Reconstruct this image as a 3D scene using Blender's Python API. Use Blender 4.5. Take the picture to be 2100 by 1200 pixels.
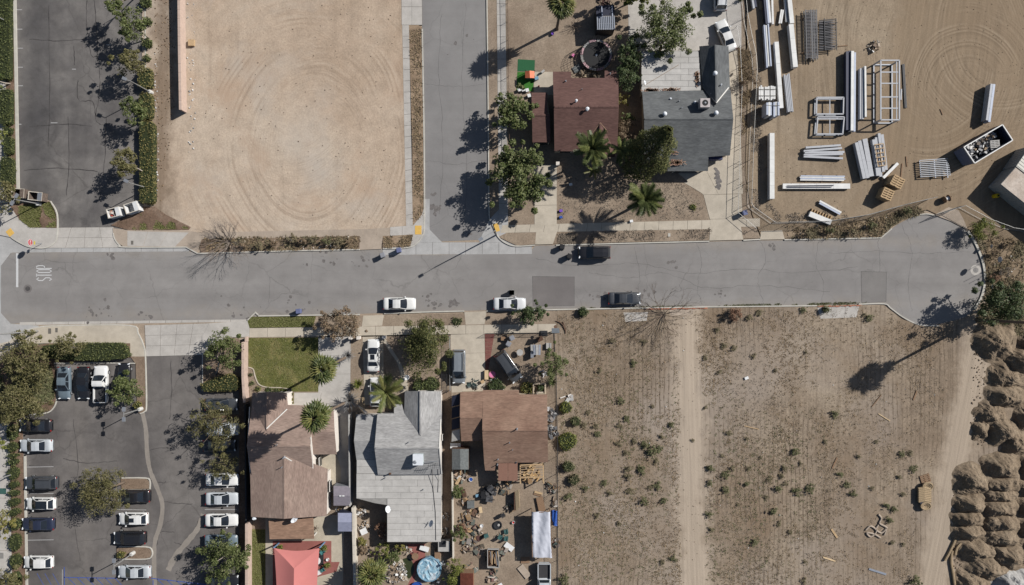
import bpy, math, random
from mathutils import Vector, Matrix, noise
R = math.radians
rnd = random.Random(7)
scene = bpy.context.scene
for o in list(bpy.data.objects): bpy.data.objects.remove(o)
COL = scene.collection

# ---------------------------------------------------------------- camera, sky, sun, exposure
S, H = 14.0, 100.0            # photo pixels per metre on the ground, flying height
cam = bpy.data.cameras.new('camera'); camo = bpy.data.objects.new('camera', cam); COL.objects.link(camo)
camo.location = (0, 0, H); camo.rotation_euler = (0, 0, 0)
cam.sensor_width = 36; cam.lens = 24.0; cam.clip_start = 1; cam.clip_end = 3000
scene.camera = camo
SUN_EL = R(36.0); SUN_VEC = Vector((0.885, 0.466, 0)).normalized()      # horizontal direction towards the sun
world = bpy.data.worlds.new('World'); scene.world = world; world.use_nodes = True
wn = world.node_tree; bg = wn.nodes['Background']
sky = wn.nodes.new('ShaderNodeTexSky'); sky.sky_type = 'NISHITA'; sky.sun_disc = False
sky.sun_elevation = SUN_EL; sky.sun_rotation = math.atan2(SUN_VEC.x, SUN_VEC.y)
wn.links.new(sky.outputs[0], bg.inputs[0]); bg.inputs[1].default_value = 0.05
sl = bpy.data.lights.new('sun', 'SUN'); sl.energy = 5.0; sl.angle = R(0.53); sl.color = (1.0, 0.965, 0.91)
so = bpy.data.objects.new('sun', sl); COL.objects.link(so)
sd = Vector((SUN_VEC.x*math.cos(SUN_EL), SUN_VEC.y*math.cos(SUN_EL), math.sin(SUN_EL)))
so.rotation_euler = sd.to_track_quat('Z', 'Y').to_euler(); so.location = sd*200
vs = scene.view_settings; vs.view_transform = 'Standard'; vs.look = 'None'; vs.exposure = 0.54; vs.gamma = 1
vs.use_curve_mapping = False

# ---------------------------------------------------------------- helpers
def W(px, py, z=0.0):
    k = (H - z)/H/S
    return Vector(((px - 1050)*k, (600 - py)*k, z))
EX = (1.56, 1.52, 1.46)
def c(r, g, b, m=1.0):        # base colour from the value a sunlit flat surface shows
    def l(u):
        u /= 255.0
        return u/12.92 if u < .04045 else ((u + .055)/1.055)**2.4
    return (min(.85, l(r)/EX[0]*m), min(.85, l(g)/EX[1]*m), min(.85, l(b)/EX[2]*m), 1)

class Mat:
    def __init__(s, name, rough=.9, metal=0.0):
        s.m = bpy.data.materials.new(name); s.m.use_nodes = True
        s.t = s.m.node_tree; s.b = s.t.nodes['Principled BSDF']
        s.b.inputs['Roughness'].default_value = rough; s.b.inputs['Metallic'].default_value = metal
        s.b.inputs['Specular IOR Level'].default_value = .25
        s.pos = None
    def n(s, typ, **kw):
        nd = s.t.nodes.new(typ)
        for k, v in kw.items():
            if k.startswith('i_'):
                key = k[2:].replace('_', ' ')
                key = int(key) if key.isdigit() else key
                s.put(nd, key, v)
            else: setattr(nd, k, v)
        return nd
    def put(s, nd, key, v):
        sock = nd.inputs[key]
        if hasattr(v, 'is_output'): s.t.links.new(v, sock)
        else: sock.default_value = v
    def P(s):
        if s.pos is None: s.pos = s.n('ShaderNodeNewGeometry').outputs['Position']
        return s.pos
    def mapd(s, scale=(1, 1, 1), rot=0.0, loc=(0, 0, 0), vec=None):
        return s.n('ShaderNodeMapping', i_Vector=vec or s.P(), i_Scale=scale, i_Rotation=(0, 0, rot), i_Location=loc).outputs[0]
    def noise(s, scale, detail=5, rough=.6, vec=None, dist=0.0):
        return s.n('ShaderNodeTexNoise', i_Vector=vec or s.P(), i_Scale=scale, i_Detail=detail, i_Roughness=rough, i_Distortion=dist).outputs['Fac']
    def ramp(s, fac, stops):
        r = s.n('ShaderNodeValToRGB', i_Fac=fac); e = r.color_ramp.elements
        while len(e) < len(stops): e.new(.5)
        for q, (p, cl) in zip(e, stops): q.position = p; q.color = cl if len(cl) == 4 else (*cl, 1)
        return r.outputs[0]
    def rng(s, fac, a, b, lo, hi):
        return s.n('ShaderNodeMapRange', i_Value=fac, i_1=a, i_2=b, i_3=lo, i_4=hi).outputs[0]
    def mul(s, a, b, op='MULTIPLY'):
        nd = s.n('ShaderNodeMath', operation=op); s.put(nd, 0, a); s.put(nd, 1, b); return nd.outputs[0]
    def mix(s, fac, a, b, mode='MIX'):
        nd = s.n('ShaderNodeMix', data_type='RGBA', blend_type=mode)
        s.put(nd, 0, fac); s.put(nd, 6, a); s.put(nd, 7, b); return nd.outputs[2]
    def shade(s, col, fac, lo, hi, a=.3, b=.7):   # multiply a colour by a value range
        return s.mix(1.0, col, s.n('ShaderNodeCombineColor', i_0=s.rng(fac, a, b, lo, hi), i_1=s.rng(fac, a, b, lo, hi), i_2=s.rng(fac, a, b, lo, hi)).outputs[0], 'MULTIPLY')
    def bump(s, h, strength=.3, dist=.05):
        s.put(s.b, 'Normal', s.n('ShaderNodeBump', i_Height=h, i_Strength=strength, i_Distance=dist).outputs[0])
    def done(s, col=None):
        if col is not None: s.put(s.b, 'Base Color', col)
        return s.m

def pmat(name, col, rough=.7, metal=0.0, var=.12, scale=3.0, spec=None):
    m = Mat(name, rough, metal)
    if spec is not None: m.b.inputs['Specular IOR Level'].default_value = spec
    f = m.noise(scale, 5)
    return m.done(m.shade(m.mix(0, col, col), f, 1 - var, 1 + var))
def gmat(name, c1, c2, c3=None, big=.06, mid=.5, fine=6.0, bump=.3, midv=.16, finev=.2, rough=.95):
    m = Mat(name, rough); m.b.inputs['Specular IOR Level'].default_value = .1
    st = [(.33, c1), (.62, c2)] if c3 is None else [(.3, c1), (.5, c2), (.7, c3)]
    col = m.ramp(m.noise(big, 7, .6, dist=.6), st)
    col = m.shade(col, m.noise(mid, 8, .65), 1 - midv, 1 + midv)
    ff = m.noise(fine, 4, .7)
    col = m.shade(col, ff, 1 - finev, 1 + finev)
    m.bump(ff, bump, .06)
    m.col = col; return m
def imat(name, cols, rough=.8, trans=.0, spec=.25):   # colour by loose piece: leaves, straws, stones
    m = Mat(name, rough); m.b.inputs['Specular IOR Level'].default_value = spec
    f = m.n('ShaderNodeNewGeometry').outputs['Random Per Island']
    col = m.ramp(f, [(i/(max(1, len(cols) - 1)), cl) for i, cl in enumerate(cols)])
    if trans > 0:
        tr = m.n('ShaderNodeBsdfTranslucent', i_Color=col)
        mx = m.n('ShaderNodeMixShader', i_0=trans)
        m.t.links.new(m.b.outputs[0], mx.inputs[1]); m.t.links.new(tr.outputs[0], mx.inputs[2])
        m.t.links.new(mx.outputs[0], m.t.nodes['Material Output'].inputs[0])
    return m.done(col)

ROOT = {}
def tag(o, label=None, cat=None, group=None, kind=None):
    if label: o['label'] = label
    if cat: o['category'] = cat
    if group: o['group'] = group
    if kind: o['kind'] = kind
    return o
def thing(name, loc, label=None, cat=None, group=None, rz=0.0):
    o = bpy.data.objects.new(name, None); COL.objects.link(o); o.empty_display_size = .3
    o.location = loc; o.rotation_euler = (0, 0, rz)
    ROOT[o.name] = Vector(loc) if rz == 0 else Vector((0, 0, 0))
    return tag(o, label, cat, group)
def local(o):                       # children of this thing are written in its own coordinates
    ROOT[o.name] = Vector((0, 0, 0)); return o

class MB:
    def __init__(s): s.v = []; s.f = []; s.mi = []
    def add(s, vs, fs, mi=0):
        b = len(s.v); s.v += [tuple(q) for q in vs]; s.f += [tuple(b + i for i in f) for f in fs]; s.mi += [mi]*len(fs); return s
    def box(s, cx, cy, cz, sx, sy, sz, rz=0.0, taper=1.0, tilt=None):
        vs = []
        for z, t in ((-.5, 1.0), (.5, taper)):
            for x, y in ((-.5, -.5), (.5, -.5), (.5, .5), (-.5, .5)):
                vs.append(Vector((x*sx*t, y*sy*t, z*sz)))
        M = Matrix.Rotation(rz, 3, 'Z')
        if tilt: M = M @ Matrix.Rotation(tilt[0], 3, 'X') @ Matrix.Rotation(tilt[1], 3, 'Y')
        vs = [M @ q + Vector((cx, cy, cz)) for q in vs]
        return s.add(vs, [(3, 2, 1, 0), (4, 5, 6, 7), (0, 1, 5, 4), (1, 2, 6, 5), (2, 3, 7, 6), (3, 0, 4, 7)])
    def beam(s, a, b, w, h):         # rectangular bar from a to b
        a, b = Vector(a), Vector(b); d = (b - a); L = d.length; d.normalize()
        up = Vector((0, 0, 1)) if abs(d.z) < .95 else Vector((1, 0, 0))
        x = d.cross(up).normalized(); y = x.cross(d)
        vs = [p + x*i*w/2 + y*j*h/2 for p in (a, b) for i, j in ((-1, -1), (1, -1), (1, 1), (-1, 1))]
        return s.add(vs, [(0, 1, 2, 3), (7, 6, 5, 4), (0, 4, 5, 1), (1, 5, 6, 2), (2, 6, 7, 3), (3, 7, 4, 0)])
    def tube(s, pts, rads, n=8, cap=True):
        pts = [Vector(p) for p in pts]; rings = []
        if not isinstance(rads, (list, tuple)): rads = [rads]*len(pts)
        for i, p in enumerate(pts):
            d = (pts[min(i + 1, len(pts) - 1)] - pts[max(i - 1, 0)])
            if d.length < 1e-6: d = Vector((0, 0, 1))
            d.normalize(); up = Vector((0, 0, 1)) if abs(d.z) < .9 else Vector((1, 0, 0))
            x = d.cross(up).normalized(); y = d.cross(x)
            rings.append([p + (x*math.cos(6.28318*k/n) + y*math.sin(6.28318*k/n))*rads[i] for k in range(n)])
        vs = [q for r in rings for q in r]; fs = []
        for i in range(len(pts) - 1):
            for k in range(n):
                a = i*n + k; b = i*n + (k + 1) % n
                fs.append((a, a + n, b + n, b))
        if cap: fs += [tuple(range(n)), tuple(reversed(range((len(pts) - 1)*n, len(pts)*n)))]
        return s.add(vs, fs)
    def lathe(s, x, y, prof, n=16):
        vs = [(x + r*math.cos(6.28318*k/n), y + r*math.sin(6.28318*k/n), z) for r, z in prof for k in range(n)]; fs = []
        for i in range(len(prof) - 1):
            for k in range(n):
                a = i*n + k; b = i*n + (k + 1) % n; fs.append((a, b, b + n, a + n))
        fs += [tuple(reversed(range(n))), tuple(range((len(prof) - 1)*n, len(prof)*n))]
        return s.add(vs, fs)
    def prism(s, poly, z0, z1):
        n = len(poly)
        if sum(poly[i][0]*poly[(i + 1) % n][1] - poly[(i + 1) % n][0]*poly[i][1] for i in range(n)) < 0: poly = list(reversed(poly))
        vs = [(p[0], p[1], z0) for p in poly] + [(p[0], p[1], z1) for p in poly]
        fs = [tuple(range(n, 2*n)), tuple(reversed(range(n)))] + [(i, (i + 1) % n, n + (i + 1) % n, n + i) for i in range(n)]
        return s.add(vs, fs)
    def slabquad(s, q, t):            # four corners thickened downwards along the normal
        q = [Vector(p) for p in q]; nrm = (q[1] - q[0]).cross(q[-1] - q[0]).normalized()
        if nrm.z < 0: q.reverse(); nrm = -nrm
        m = len(q)
        vs = q + [p - nrm*t for p in q]
        return s.add(vs, [tuple(range(m)), tuple(reversed(range(m, 2*m)))] + [(i, m + i, m + (i + 1) % m, (i + 1) % m) for i in range(m)])
    def mesh(s, name, off=Vector((0, 0, 0)), smooth=False):
        me = bpy.data.meshes.new(name)
        me.from_pydata([(x - off[0], y - off[1], z - off[2]) for x, y, z in s.v], [], s.f); me.update()
        if smooth: me.polygons.foreach_set('use_smooth', [True]*len(me.polygons))
        if any(s.mi): me.polygons.foreach_set('material_index', s.mi)
        return me
    def build(s, name, mat, parent=None, smooth=False, loc=None, **kw):
        off = ROOT.get(parent.name, Vector((0, 0, 0))) if parent else Vector(loc) if loc is not None else s.base()
        me = s.mesh(name, off, smooth)
        for m in (mat if isinstance(mat, (list, tuple)) else [mat]): me.materials.append(m)
        o = bpy.data.objects.new(name, me); COL.objects.link(o)
        if parent: o.parent = parent; ROOT[o.name] = off
        else: o.location = off; ROOT[o.name] = off
        return tag(o, **kw)
    def base(s):
        xs = [q[0] for q in s.v]; ys = [q[1] for q in s.v]
        return Vector(((min(xs) + max(xs))/2, (min(ys) + max(ys))/2, min(q[2] for q in s.v)))

def copy_tree(o, parent=None):
    q = o.copy(); COL.objects.link(q); q.parent = parent
    for ch in o.children: copy_tree(ch, q)
    return q
def cr(pts, k=5):                    # smooth curve through points
    out = []; P = [Vector(p) for p in pts]
    for i in range(len(P) - 1):
        p0, p1, p2, p3 = P[max(i - 1, 0)], P[i], P[i + 1], P[min(i + 2, len(P) - 1)]
        for j in range(k):
            t = j/k
            out.append(.5*((2*p1) + (p2 - p0)*t + (2*p0 - 5*p1 + 4*p2 - p3)*t*t + (3*p1 - p0 - 3*p2 + p3)*t**3))
    return out + [P[-1]]
def wp(pts, z=0): return [W(x, y).to_2d() for x, y in pts]
def sheet(name, pts, z, mat, kind='structure', z0=None, parent=None, **kw):
    mb = MB().prism(wp(pts), z - .25 if z0 is None else z0, z)
    return mb.build(name, mat, parent, loc=None if parent else (0, 0, 0), kind=kind if not parent else None, **kw)
def ribbon(mb, pts, w, z, wob=0.0):  # flat strip along pixel points, width in metres
    P = [W(*p).to_2d() for p in pts]; L = []; Rr = []
    for i, p in enumerate(P):
        d = (P[min(i + 1, len(P) - 1)] - P[max(i - 1, 0)]).normalized(); nrm = Vector((-d.y, d.x))
        ww = w*(1 + rnd.uniform(-wob, wob))
        L.append(p + nrm*ww/2); Rr.append(p - nrm*ww/2)
    n = len(P); mb.add([(q.x, q.y, z) for q in L + Rr], [(n + i, n + i + 1, i + 1, i) for i in range(n - 1)])
def wallstrip(mb, pts, w, z0, z1):   # upright strip with a real top along pixel points
    P = [W(*p).to_2d() for p in pts]; L = []; Rr = []
    for i, p in enumerate(P):
        d0 = (P[i] - P[i - 1]).normalized() if i else (P[1] - P[0]).normalized()
        d1 = (P[i + 1] - P[i]).normalized() if i < len(P) - 1 else d0
        d = (d0 + d1).normalized(); nrm = Vector((-d.y, d.x)); k = 1/max(.5, d.dot(d0))
        L.append(p + nrm*w/2*k); Rr.append(p - nrm*w/2*k)
    n = len(P)
    vs = [(q.x, q.y, z) for z in (z0, z1) for q in L + Rr]; fs = []
    for i in range(n - 1):
        fs += [(2*n + n + i, 2*n + n + i + 1, 2*n + i + 1, 2*n + i), (i, i + 1, 2*n + i + 1, 2*n + i)[::-1], (n + i, n + i + 1, 3*n + i + 1, 3*n + i)]
    fs += [(0, n, 3*n, 2*n)[::-1], (n - 1, 2*n - 1, 4*n - 1, 3*n - 1)]
    mb.add(vs, fs)
def slabs(name, quad, nu, nv, z, mat, gap=.035, jit=.004, base=None, piece='slab'):
    """paving laid as separate slabs between four pixel corners"""
    q = [W(*p).to_2d() for p in quad]
    b = MB().prism(q, z - .2, z - .02).build(name, base or M['joint'], loc=(0, 0, 0), kind='structure')
    def bl(u, v): return (q[0]*(1 - u) + q[1]*u)*(1 - v) + (q[3]*(1 - u) + q[2]*u)*v
    for i in range(nu):
        for j in range(nv):
            cs = [bl(i/nu, j/nv), bl((i + 1)/nu, j/nv), bl((i + 1)/nu, (j + 1)/nv), bl(i/nu, (j + 1)/nv)]
            ce = sum(cs, Vector((0, 0)))/4
            cs = [p + (ce - p).normalized()*gap*.7 for p in cs]
            MB().prism(cs, z - .06, z + rnd.uniform(-jit, jit)).build(piece, mat, b)
    return b
# ---------------------------------------------------------------- materials
M = {}
M['joint'] = pmat('joint', c(95, 86, 78), .95)
def concrete(name, col, k=1.0):
    m = gmat(name, tuple(v*.9 for v in col[:3]) + (1,), tuple(min(.8, v*1.08) for v in col[:3]) + (1,), big=.25, mid=1.2, fine=9, bump=.15, midv=.1, finev=.07)
    sp = m.noise(.9, 8, .75); col2 = m.mix(m.rng(sp, .62, .75, 0, .35), m.col, c(120, 112, 102)); return m.done(col2)
M['concrete'] = concrete('concrete', c(187, 180, 171))
M['concrete_warm'] = concrete('concrete_warm', c(190, 178, 160))
M['concrete_cool'] = concrete('concrete_cool', c(176, 173, 169))
M['concrete_dusty'] = concrete('concrete_dusty', c(176, 160, 143))
M['channel'] = concrete('channel', c(148, 139, 129))
M['kerb'] = concrete('kerb', c(196, 190, 178))
def line_mask(m, x0, y0, x1, y1, hw, wob=1.6, soft=.7, horiz=False):
    A, Bp = W(x0, y0), W(x1, y1); sx = m.n('ShaderNodeSeparateXYZ', i_0=m.P()); U, V = (sx.outputs[1], sx.outputs[0]) if not horiz else (sx.outputs[0], sx.outputs[1])
    au, av, bu, bv = (A.y, A.x, Bp.y, Bp.x) if not horiz else (A.x, A.y, Bp.x, Bp.y)
    dx = m.mul(V, m.mul(m.mul(m.mul(U, au, 'SUBTRACT'), (bv - av)/(bu - au)), av, 'ADD'), 'SUBTRACT'); ad = m.n('ShaderNodeMath', operation='ABSOLUTE'); m.put(ad, 0, dx)
    e = m.mul(ad.outputs[0], m.mul(m.mul(m.noise(.35, 6, .65), .5, 'SUBTRACT'), wob*2), 'ADD'); return m.rng(e, hw - soft, hw + soft, 1, 0), dx, U
def asphalt(name, c1, c2, crack=0.0, cscale=.12, streak=0.0, stain=.3, bands=()):
    lot_ = 'lot' in name; m = gmat(name, c1, c2, big=.09 if lot_ else .05, mid=.5 if lot_ else .35, fine=14, bump=.2, midv=.17 if lot_ else .08, finev=.14 if lot_ else .1)
    col = m.col
    if streak:
        f = m.noise(.5, 6, .6, vec=m.mapd((.06, 1.2, 1) if 'road' in name or 'patch' in name else (.9, .07, 1)))
        col = m.shade(col, f, 1 - streak, 1 + streak)
    for b in bands:
        mk = line_mask(m, *b[:5], 2.4, b[5], b[8] if len(b) > 8 else False)[0]; col = m.mix(m.mul(mk, b[6]), col, m.shade(m.mix(0, b[7], b[7]), m.noise(.5, 7, .7), .8, 1.2))
    if stain:
        f = m.noise(.16, 9, .7, dist=.8); col = m.mix(m.rng(f, .58, .75, 0, stain), col, tuple(v*.45 for v in c1[:3]) + (1,))
        f = m.noise(1.1, 6, .75); col = m.mix(m.rng(f, .66, .74, 0, stain), col, tuple(v*.4 for v in c1[:3]) + (1,))
    if crack:
        wv = m.n('ShaderNodeMix', data_type='VECTOR'); m.put(wv, 0, .035)
        m.put(wv, 4, m.P()); m.put(wv, 5, m.n('ShaderNodeVectorMath', operation='SCALE', i_0=m.n('ShaderNodeTexNoise', i_Vector=m.P(), i_Scale=.6, i_Detail=4).outputs['Color'], i_Scale=40.0).outputs[0])
        for sc, wd, kk in ((cscale, .012, 1.0), (cscale*2.3, .012, .55)):
            v = m.n('ShaderNodeTexVoronoi', feature='DISTANCE_TO_EDGE', i_Vector=wv.outputs[1], i_Scale=sc).outputs['Distance']
            msk = m.rng(m.noise(.07 if kk == 1 else .11, 3, .5), .42, .6, 0, 1)
            col = m.mix(m.mul(m.mul(m.rng(v, 0, wd, 1, 0), msk), crack*kk), col, c(78, 74, 71))
    return m.done(col)
M['road'] = asphalt('road', c(138, 133, 129), c(149, 144, 139), .32, .16, .07, .14, ((0, 552, 1800, 540, .9, 1.4, .3, c(128, 123, 119), True), (0, 612, 1800, 585, .9, 1.4, .3, c(126, 121, 117), True), (500, 512, 1800, 497, .5, .8, .4, c(158, 148, 136), True), (500, 644, 1800, 622, .5, .8, .4, c(158, 148, 136), True)))
M['side_road'] = asphalt('side_road', c(134, 130, 127), c(143, 139, 135), .25, .16, .04, .1)
M['lot'] = asphalt('lot', c(94, 90, 88), c(134, 128, 122), .5, .14, .1, .6, ((78, 0, 82, 400, 2.4, 1.6, .6, c(76, 74, 74)), (150, 0, 150, 400, .8, 1.2, .35, c(84, 81, 80)), (285, 0, 285, 400, 1.2, 1.5, .4, c(128, 122, 116))))
M['lot_low'] = asphalt('lot_low', c(100, 95, 92), c(122, 116, 111), .5, .14, .1, .5, ((85, 860, 90, 1200, 1.8, 1.3, .5, c(86, 82, 81)), (160, 860, 180, 1200, 1.2, 1.6, .4, c(136, 128, 120)), (275, 1000, 275, 1200, 1.5, 1.3, .4, c(88, 84, 82)), (455, 800, 455, 1200, 1.8, 1.2, .4, c(88, 84, 82)), (370, 740, 360, 1200, 1.4, 1.8, .3, c(134, 127, 120))))
M['patch'] = asphalt('patch', c(118, 112, 109), c(128, 122, 118), 0, .1, .03, .1)
M['crack_tar'] = pmat('crack_tar', c(100, 96, 93), .8, var=.3)
M['lot_tar'] = pmat('lot_tar', c(72, 68, 66), .8, var=.3)
M['stain'] = pmat('stain', c(114, 108, 104), .8, var=.3)
M['white_line'] = pmat('white_line', c(205, 203, 200), .8, var=.1, scale=8)
M['worn_line'] = pmat('worn_line', c(168, 165, 162), .8, var=.15, scale=8)
M['blue_line'] = pmat('blue_line', c(74, 92, 152), .8, var=.15, scale=8)
M['yellow_pad'] = pmat('yellow_pad', c(222, 178, 92), .8, var=.1, scale=6)

# bare earth of different lots, with wheel marks
def des(cl, k=.06, g=1.0):
    l = .3*cl[0] + .55*cl[1] + .15*cl[2]; return tuple((v + (l - v)*k)*g*h for v, h in zip(cl[:3], (.955, .96, .965))) + (1,)
def earth(name, c1, c2, c3, rings=(), streaks=(), blot=None, big=.06, mid=.5, finev=.17, grey=None, tracks=(), furrow=0):
    c1, c2, c3 = des(c1), des(c2), des(c3); blot = des(blot) if blot else None
    m = gmat(name, c1, c2, c3, big=big, mid=mid, fine=5.0, bump=.5, midv=.13, finev=finev)
    col = m.col
    for ang, sc, amt, lo, ms in streaks:
        f = m.noise(1.0, 5, .62, vec=m.mapd((sc, sc*.035, 1), rot=ang), dist=.35)
        msk = m.rng(m.noise(ms, 4, .55), .42, .6, 0, 1)
        col = m.mix(m.mul(m.mul(m.rng(f, lo, lo + .14, 0, 1), msk), amt), col, tuple(v*.62 for v in c1[:3]) + (1,))
    if blot:
        f = m.noise(.11, 6, .62, dist=.4); col = m.mix(m.rng(f, .52, .68, 0, .8), col, blot)
    if grey:
        f = m.noise(.05, 6, .6, vec=m.mapd(loc=(31, 7, 0)), dist=.3); col = m.mix(m.rng(f, .5, .66, 0, .75), col, grey)
    if furrow:
        sx = m.n('ShaderNodeSeparateXYZ', i_0=m.P()); wx = m.mul(sx.outputs[0], m.mul(m.noise(.12, 2, .4), 1.3), 'ADD')
        f = m.n('ShaderNodeMath', operation='SINE'); m.put(f, 0, m.mul(wx, 9.6)); msk = m.rng(m.noise(.05, 4, .55, vec=m.mapd(loc=(5, 60, 0))), .43, .58, 0, 1); br = m.rng(m.noise(.9, 4, .6), .4, .6, .2, 1)
        col = m.mix(m.mul(m.mul(m.mul(m.rng(f.outputs[0], .35, .95, 0, 1), msk), br), furrow), col, tuple(v*.6 for v in c1[:3]) + (1,))
    for (x0, y0, x1, y1, hw, amt, tc) in tracks:    # worn wheel track: paler packed soil along a line
        inside, dx, U = line_mask(m, x0, y0, x1, y1, hw, 3.0, 1.1)
        rut = m.noise(1.0, 5, .6, vec=m.n('ShaderNodeCombineXYZ', i_X=m.mul(dx, 1.9), i_Y=m.mul(U, .045)).outputs[0]); tcol = m.shade(m.mix(0, tc, tc), rut, .84, 1.12, .35, .65); col = m.mix(m.mul(inside, amt), col, tcol)
    for px, py, sc, amt, r0, r1 in rings:
        w0 = W(px, py)
        v = m.n('ShaderNodeVectorMath', operation='SUBTRACT', i_0=m.P(), i_1=tuple(w0)).outputs[0]
        r = m.n('ShaderNodeVectorMath', operation='LENGTH', i_0=m.mapd((1.15, .9, 0), vec=v)).outputs['Value']
        rr = m.mul(r, m.mul(m.noise(.045, 2, .4), 5.0), 'ADD')
        cv = m.n('ShaderNodeCombineXYZ', i_X=m.mul(rr, sc)).outputs[0]
        ln = m.noise(1.0, 4, .65, vec=cv)
        msk = m.mul(m.rng(r, r0, r0 + 5, 0, 1), m.rng(r, r1 - 6, r1, 1, 0))
        msk = m.mul(msk, m.rng(m.noise(.085, 6, .65, vec=m.mapd(loc=(px, py, 0))), .46, .58, 0, 1))
        col = m.mix(m.mul(m.mul(msk, m.rng(ln, .5, .64, 0, 1)), amt), col, tuple(v*.66 for v in c1[:3]) + (1,))
        col = m.mix(m.mul(m.mul(msk, m.rng(ln, .5, .36, 0, 1)), amt*.7), col, tuple(min(.8, v*1.13) for v in c3[:3]) + (1,))
    return m.done(col)
M['ground'] = earth('ground', c(160, 140, 120), c(172, 153, 132), c(182, 165, 145))
M['lot_dirt'] = earth('lot_dirt', c(174, 149, 124), c(193, 170, 146), c(203, 184, 162),
    rings=((630, 300, 1.5, .5, 4, 26), (650, 330, 3.2, .4, 6, 21), (600, 200, 3.0, .4, 4, 15), (715, 120, 3.4, .4, 2, 8)), streaks=((1.5, .8, .25, .52, .05),), blot=c(188, 160, 134), big=.045, grey=c(188, 177, 164), tracks=((338, -60, 330, 470, 1.6, .85, c(134, 115, 97)), (832, -60, 840, 470, .25, .7, c(140, 118, 98))))
M['site_dirt'] = earth('site_dirt', c(146, 126, 103), c(159, 139, 115), c(170, 151, 127),
    tracks=((2010, -50, 1960, 330, 11.5, .7, c(143, 123, 100)),), rings=((1990, 205, 2.4, .75, 3, 17), (1905, 110, 2.2, .75, 5, 24), (2060, 60, 2.2, .7, 4, 20), (1840, 330, 3.0, .5, 3, 12)), streaks=((.55, 1.1, .5, .5, .05), (1.35, 1.4, .4, .52, .06), (-.5, 1.3, .45, .52, .05)), blot=c(152, 131, 106))
M['field_dirt'] = earth('field_dirt', c(138, 119, 99), c(153, 134, 113), c(168, 150, 128),
    streaks=((1.57, 2.0, .5, .49, .05), (1.9, 1.6, .4, .52, .06)), blot=c(140, 118, 95), finev=.28, mid=.6, furrow=1.0, grey=c(164, 150, 136), tracks=((1408, 640, 1424, 1200, 2.15, .85, des(c(192, 173, 151))), (2010, 700, 1914, 1200, 2.3, .85, des(c(186, 167, 145)))))
M['yard_dirt'] = earth('yard_dirt', c(140, 121, 102), c(154, 135, 115), c(167, 149, 128), big=.15, finev=.24)
M['brown_dirt'] = earth('brown_dirt', c(118, 98, 80), c(138, 117, 98), c(152, 131, 110), big=.2, finev=.28)
M['red_dirt'] = earth('red_dirt', c(140, 104, 84), c(152, 118, 96), c(162, 132, 110), big=.25, finev=.25)
M['dry_strip'] = earth('dry_strip', c(142, 119, 96), c(158, 134, 109), c(170, 148, 122), big=.25, finev=.25)
M['mulch'] = earth('mulch', c(104, 84, 68), c(126, 102, 84), c(140, 118, 100), big=.4, finev=.35)
M['lawn_soil'] = earth('lawn_soil', c(84, 90, 42), c(108, 106, 56), c(144, 130, 84), big=.5, mid=1.2, finev=.28)
M['patio_red'] = concrete('patio_red', c(150, 96, 88))
M['patio_beige'] = concrete('patio_beige', c(188, 176, 156))
M['brick_red'] = pmat('brick_red', c(128, 82, 74), .9, var=.25, scale=6)

# ---------------------------------------------------------------- ground, roads
MB().box(0, 0, -.17, 700, 700, .3).build('ground', M['ground'], loc=(0, 0, 0), kind='structure')
road_pts = [(2, 545), (22, 519), (330, 516), (385, 515), (410, 521), (620, 515), (740, 512), (785, 511), (842, 523), (905, 523), (1050, 519), (1090, 513), (1098, 504), (1250, 501), (1455, 496), (1523, 494), (1608, 493), (1806, 489), (1828, 470)] \
  + [tuple(p) for p in cr([Vector((1828, 470)), Vector((1860, 447)), Vector((1890, 440)), Vector((1914, 441)), Vector((1950, 452)), Vector((1983, 474)), Vector((2001, 502)), Vector((2015, 540)), Vector((2019, 575)), Vector((2012, 608)), Vector((1995, 638)), Vector((1960, 660)), Vector((1925, 667)), Vector((1885, 665)), Vector((1852, 650)), Vector((1826, 631)), Vector((1812, 623))])][1:] \
  + [(1675, 626), (1400, 629), (1110, 634), (870, 639), (725, 644), (530, 648), (505, 655), (95, 661), (22, 664), (2, 642)]
ro = sheet('road', road_pts, 0.0, M['road'])
ss = sheet('side_street', [(864, -60), (996, -60), (996, 0), (1000, 300), (1003, 455), (984, 492), (906, 495), (881, 472), (870, 408), (868, 300)], 0.0, M['side_road'])
cg = sheet('cross_street_gutter', [(-400, 420), (30, 470), (60, 512), (22, 519), (2, 545), (2, 642), (22, 664), (80, 668), (40, 712), (-400, 800)], -.004, M['concrete_cool'])
# gutter pans and the cross gutter at the corner
slabs('corner_gutter', [(785, 497), (1091, 497), (1091, 521), (785, 523)], 9, 1, .004, M['concrete_cool'], jit=.001)
sheet('gutter_corner_piece', [(870, 408), (881, 408), (881, 471), (907, 497), (840, 497), (862, 488), (869, 465)], .006, M['concrete_cool'])
sheet('gutter_corner_piece', [(1003, 452), (1012, 462), (1022, 486), (1042, 497), (984, 497), (984, 492)], .007, M['concrete_cool'])
slabs('gutter', [(27, 508), (388, 508), (388, 515.6), (27, 518.5)], 11, 1, .004, M['concrete_cool'], jit=.001)
slabs('gutter', [(40, 667), (506, 660), (506, 655), (40, 661)], 14, 1, .004, M['concrete'], jit=.001)
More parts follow.
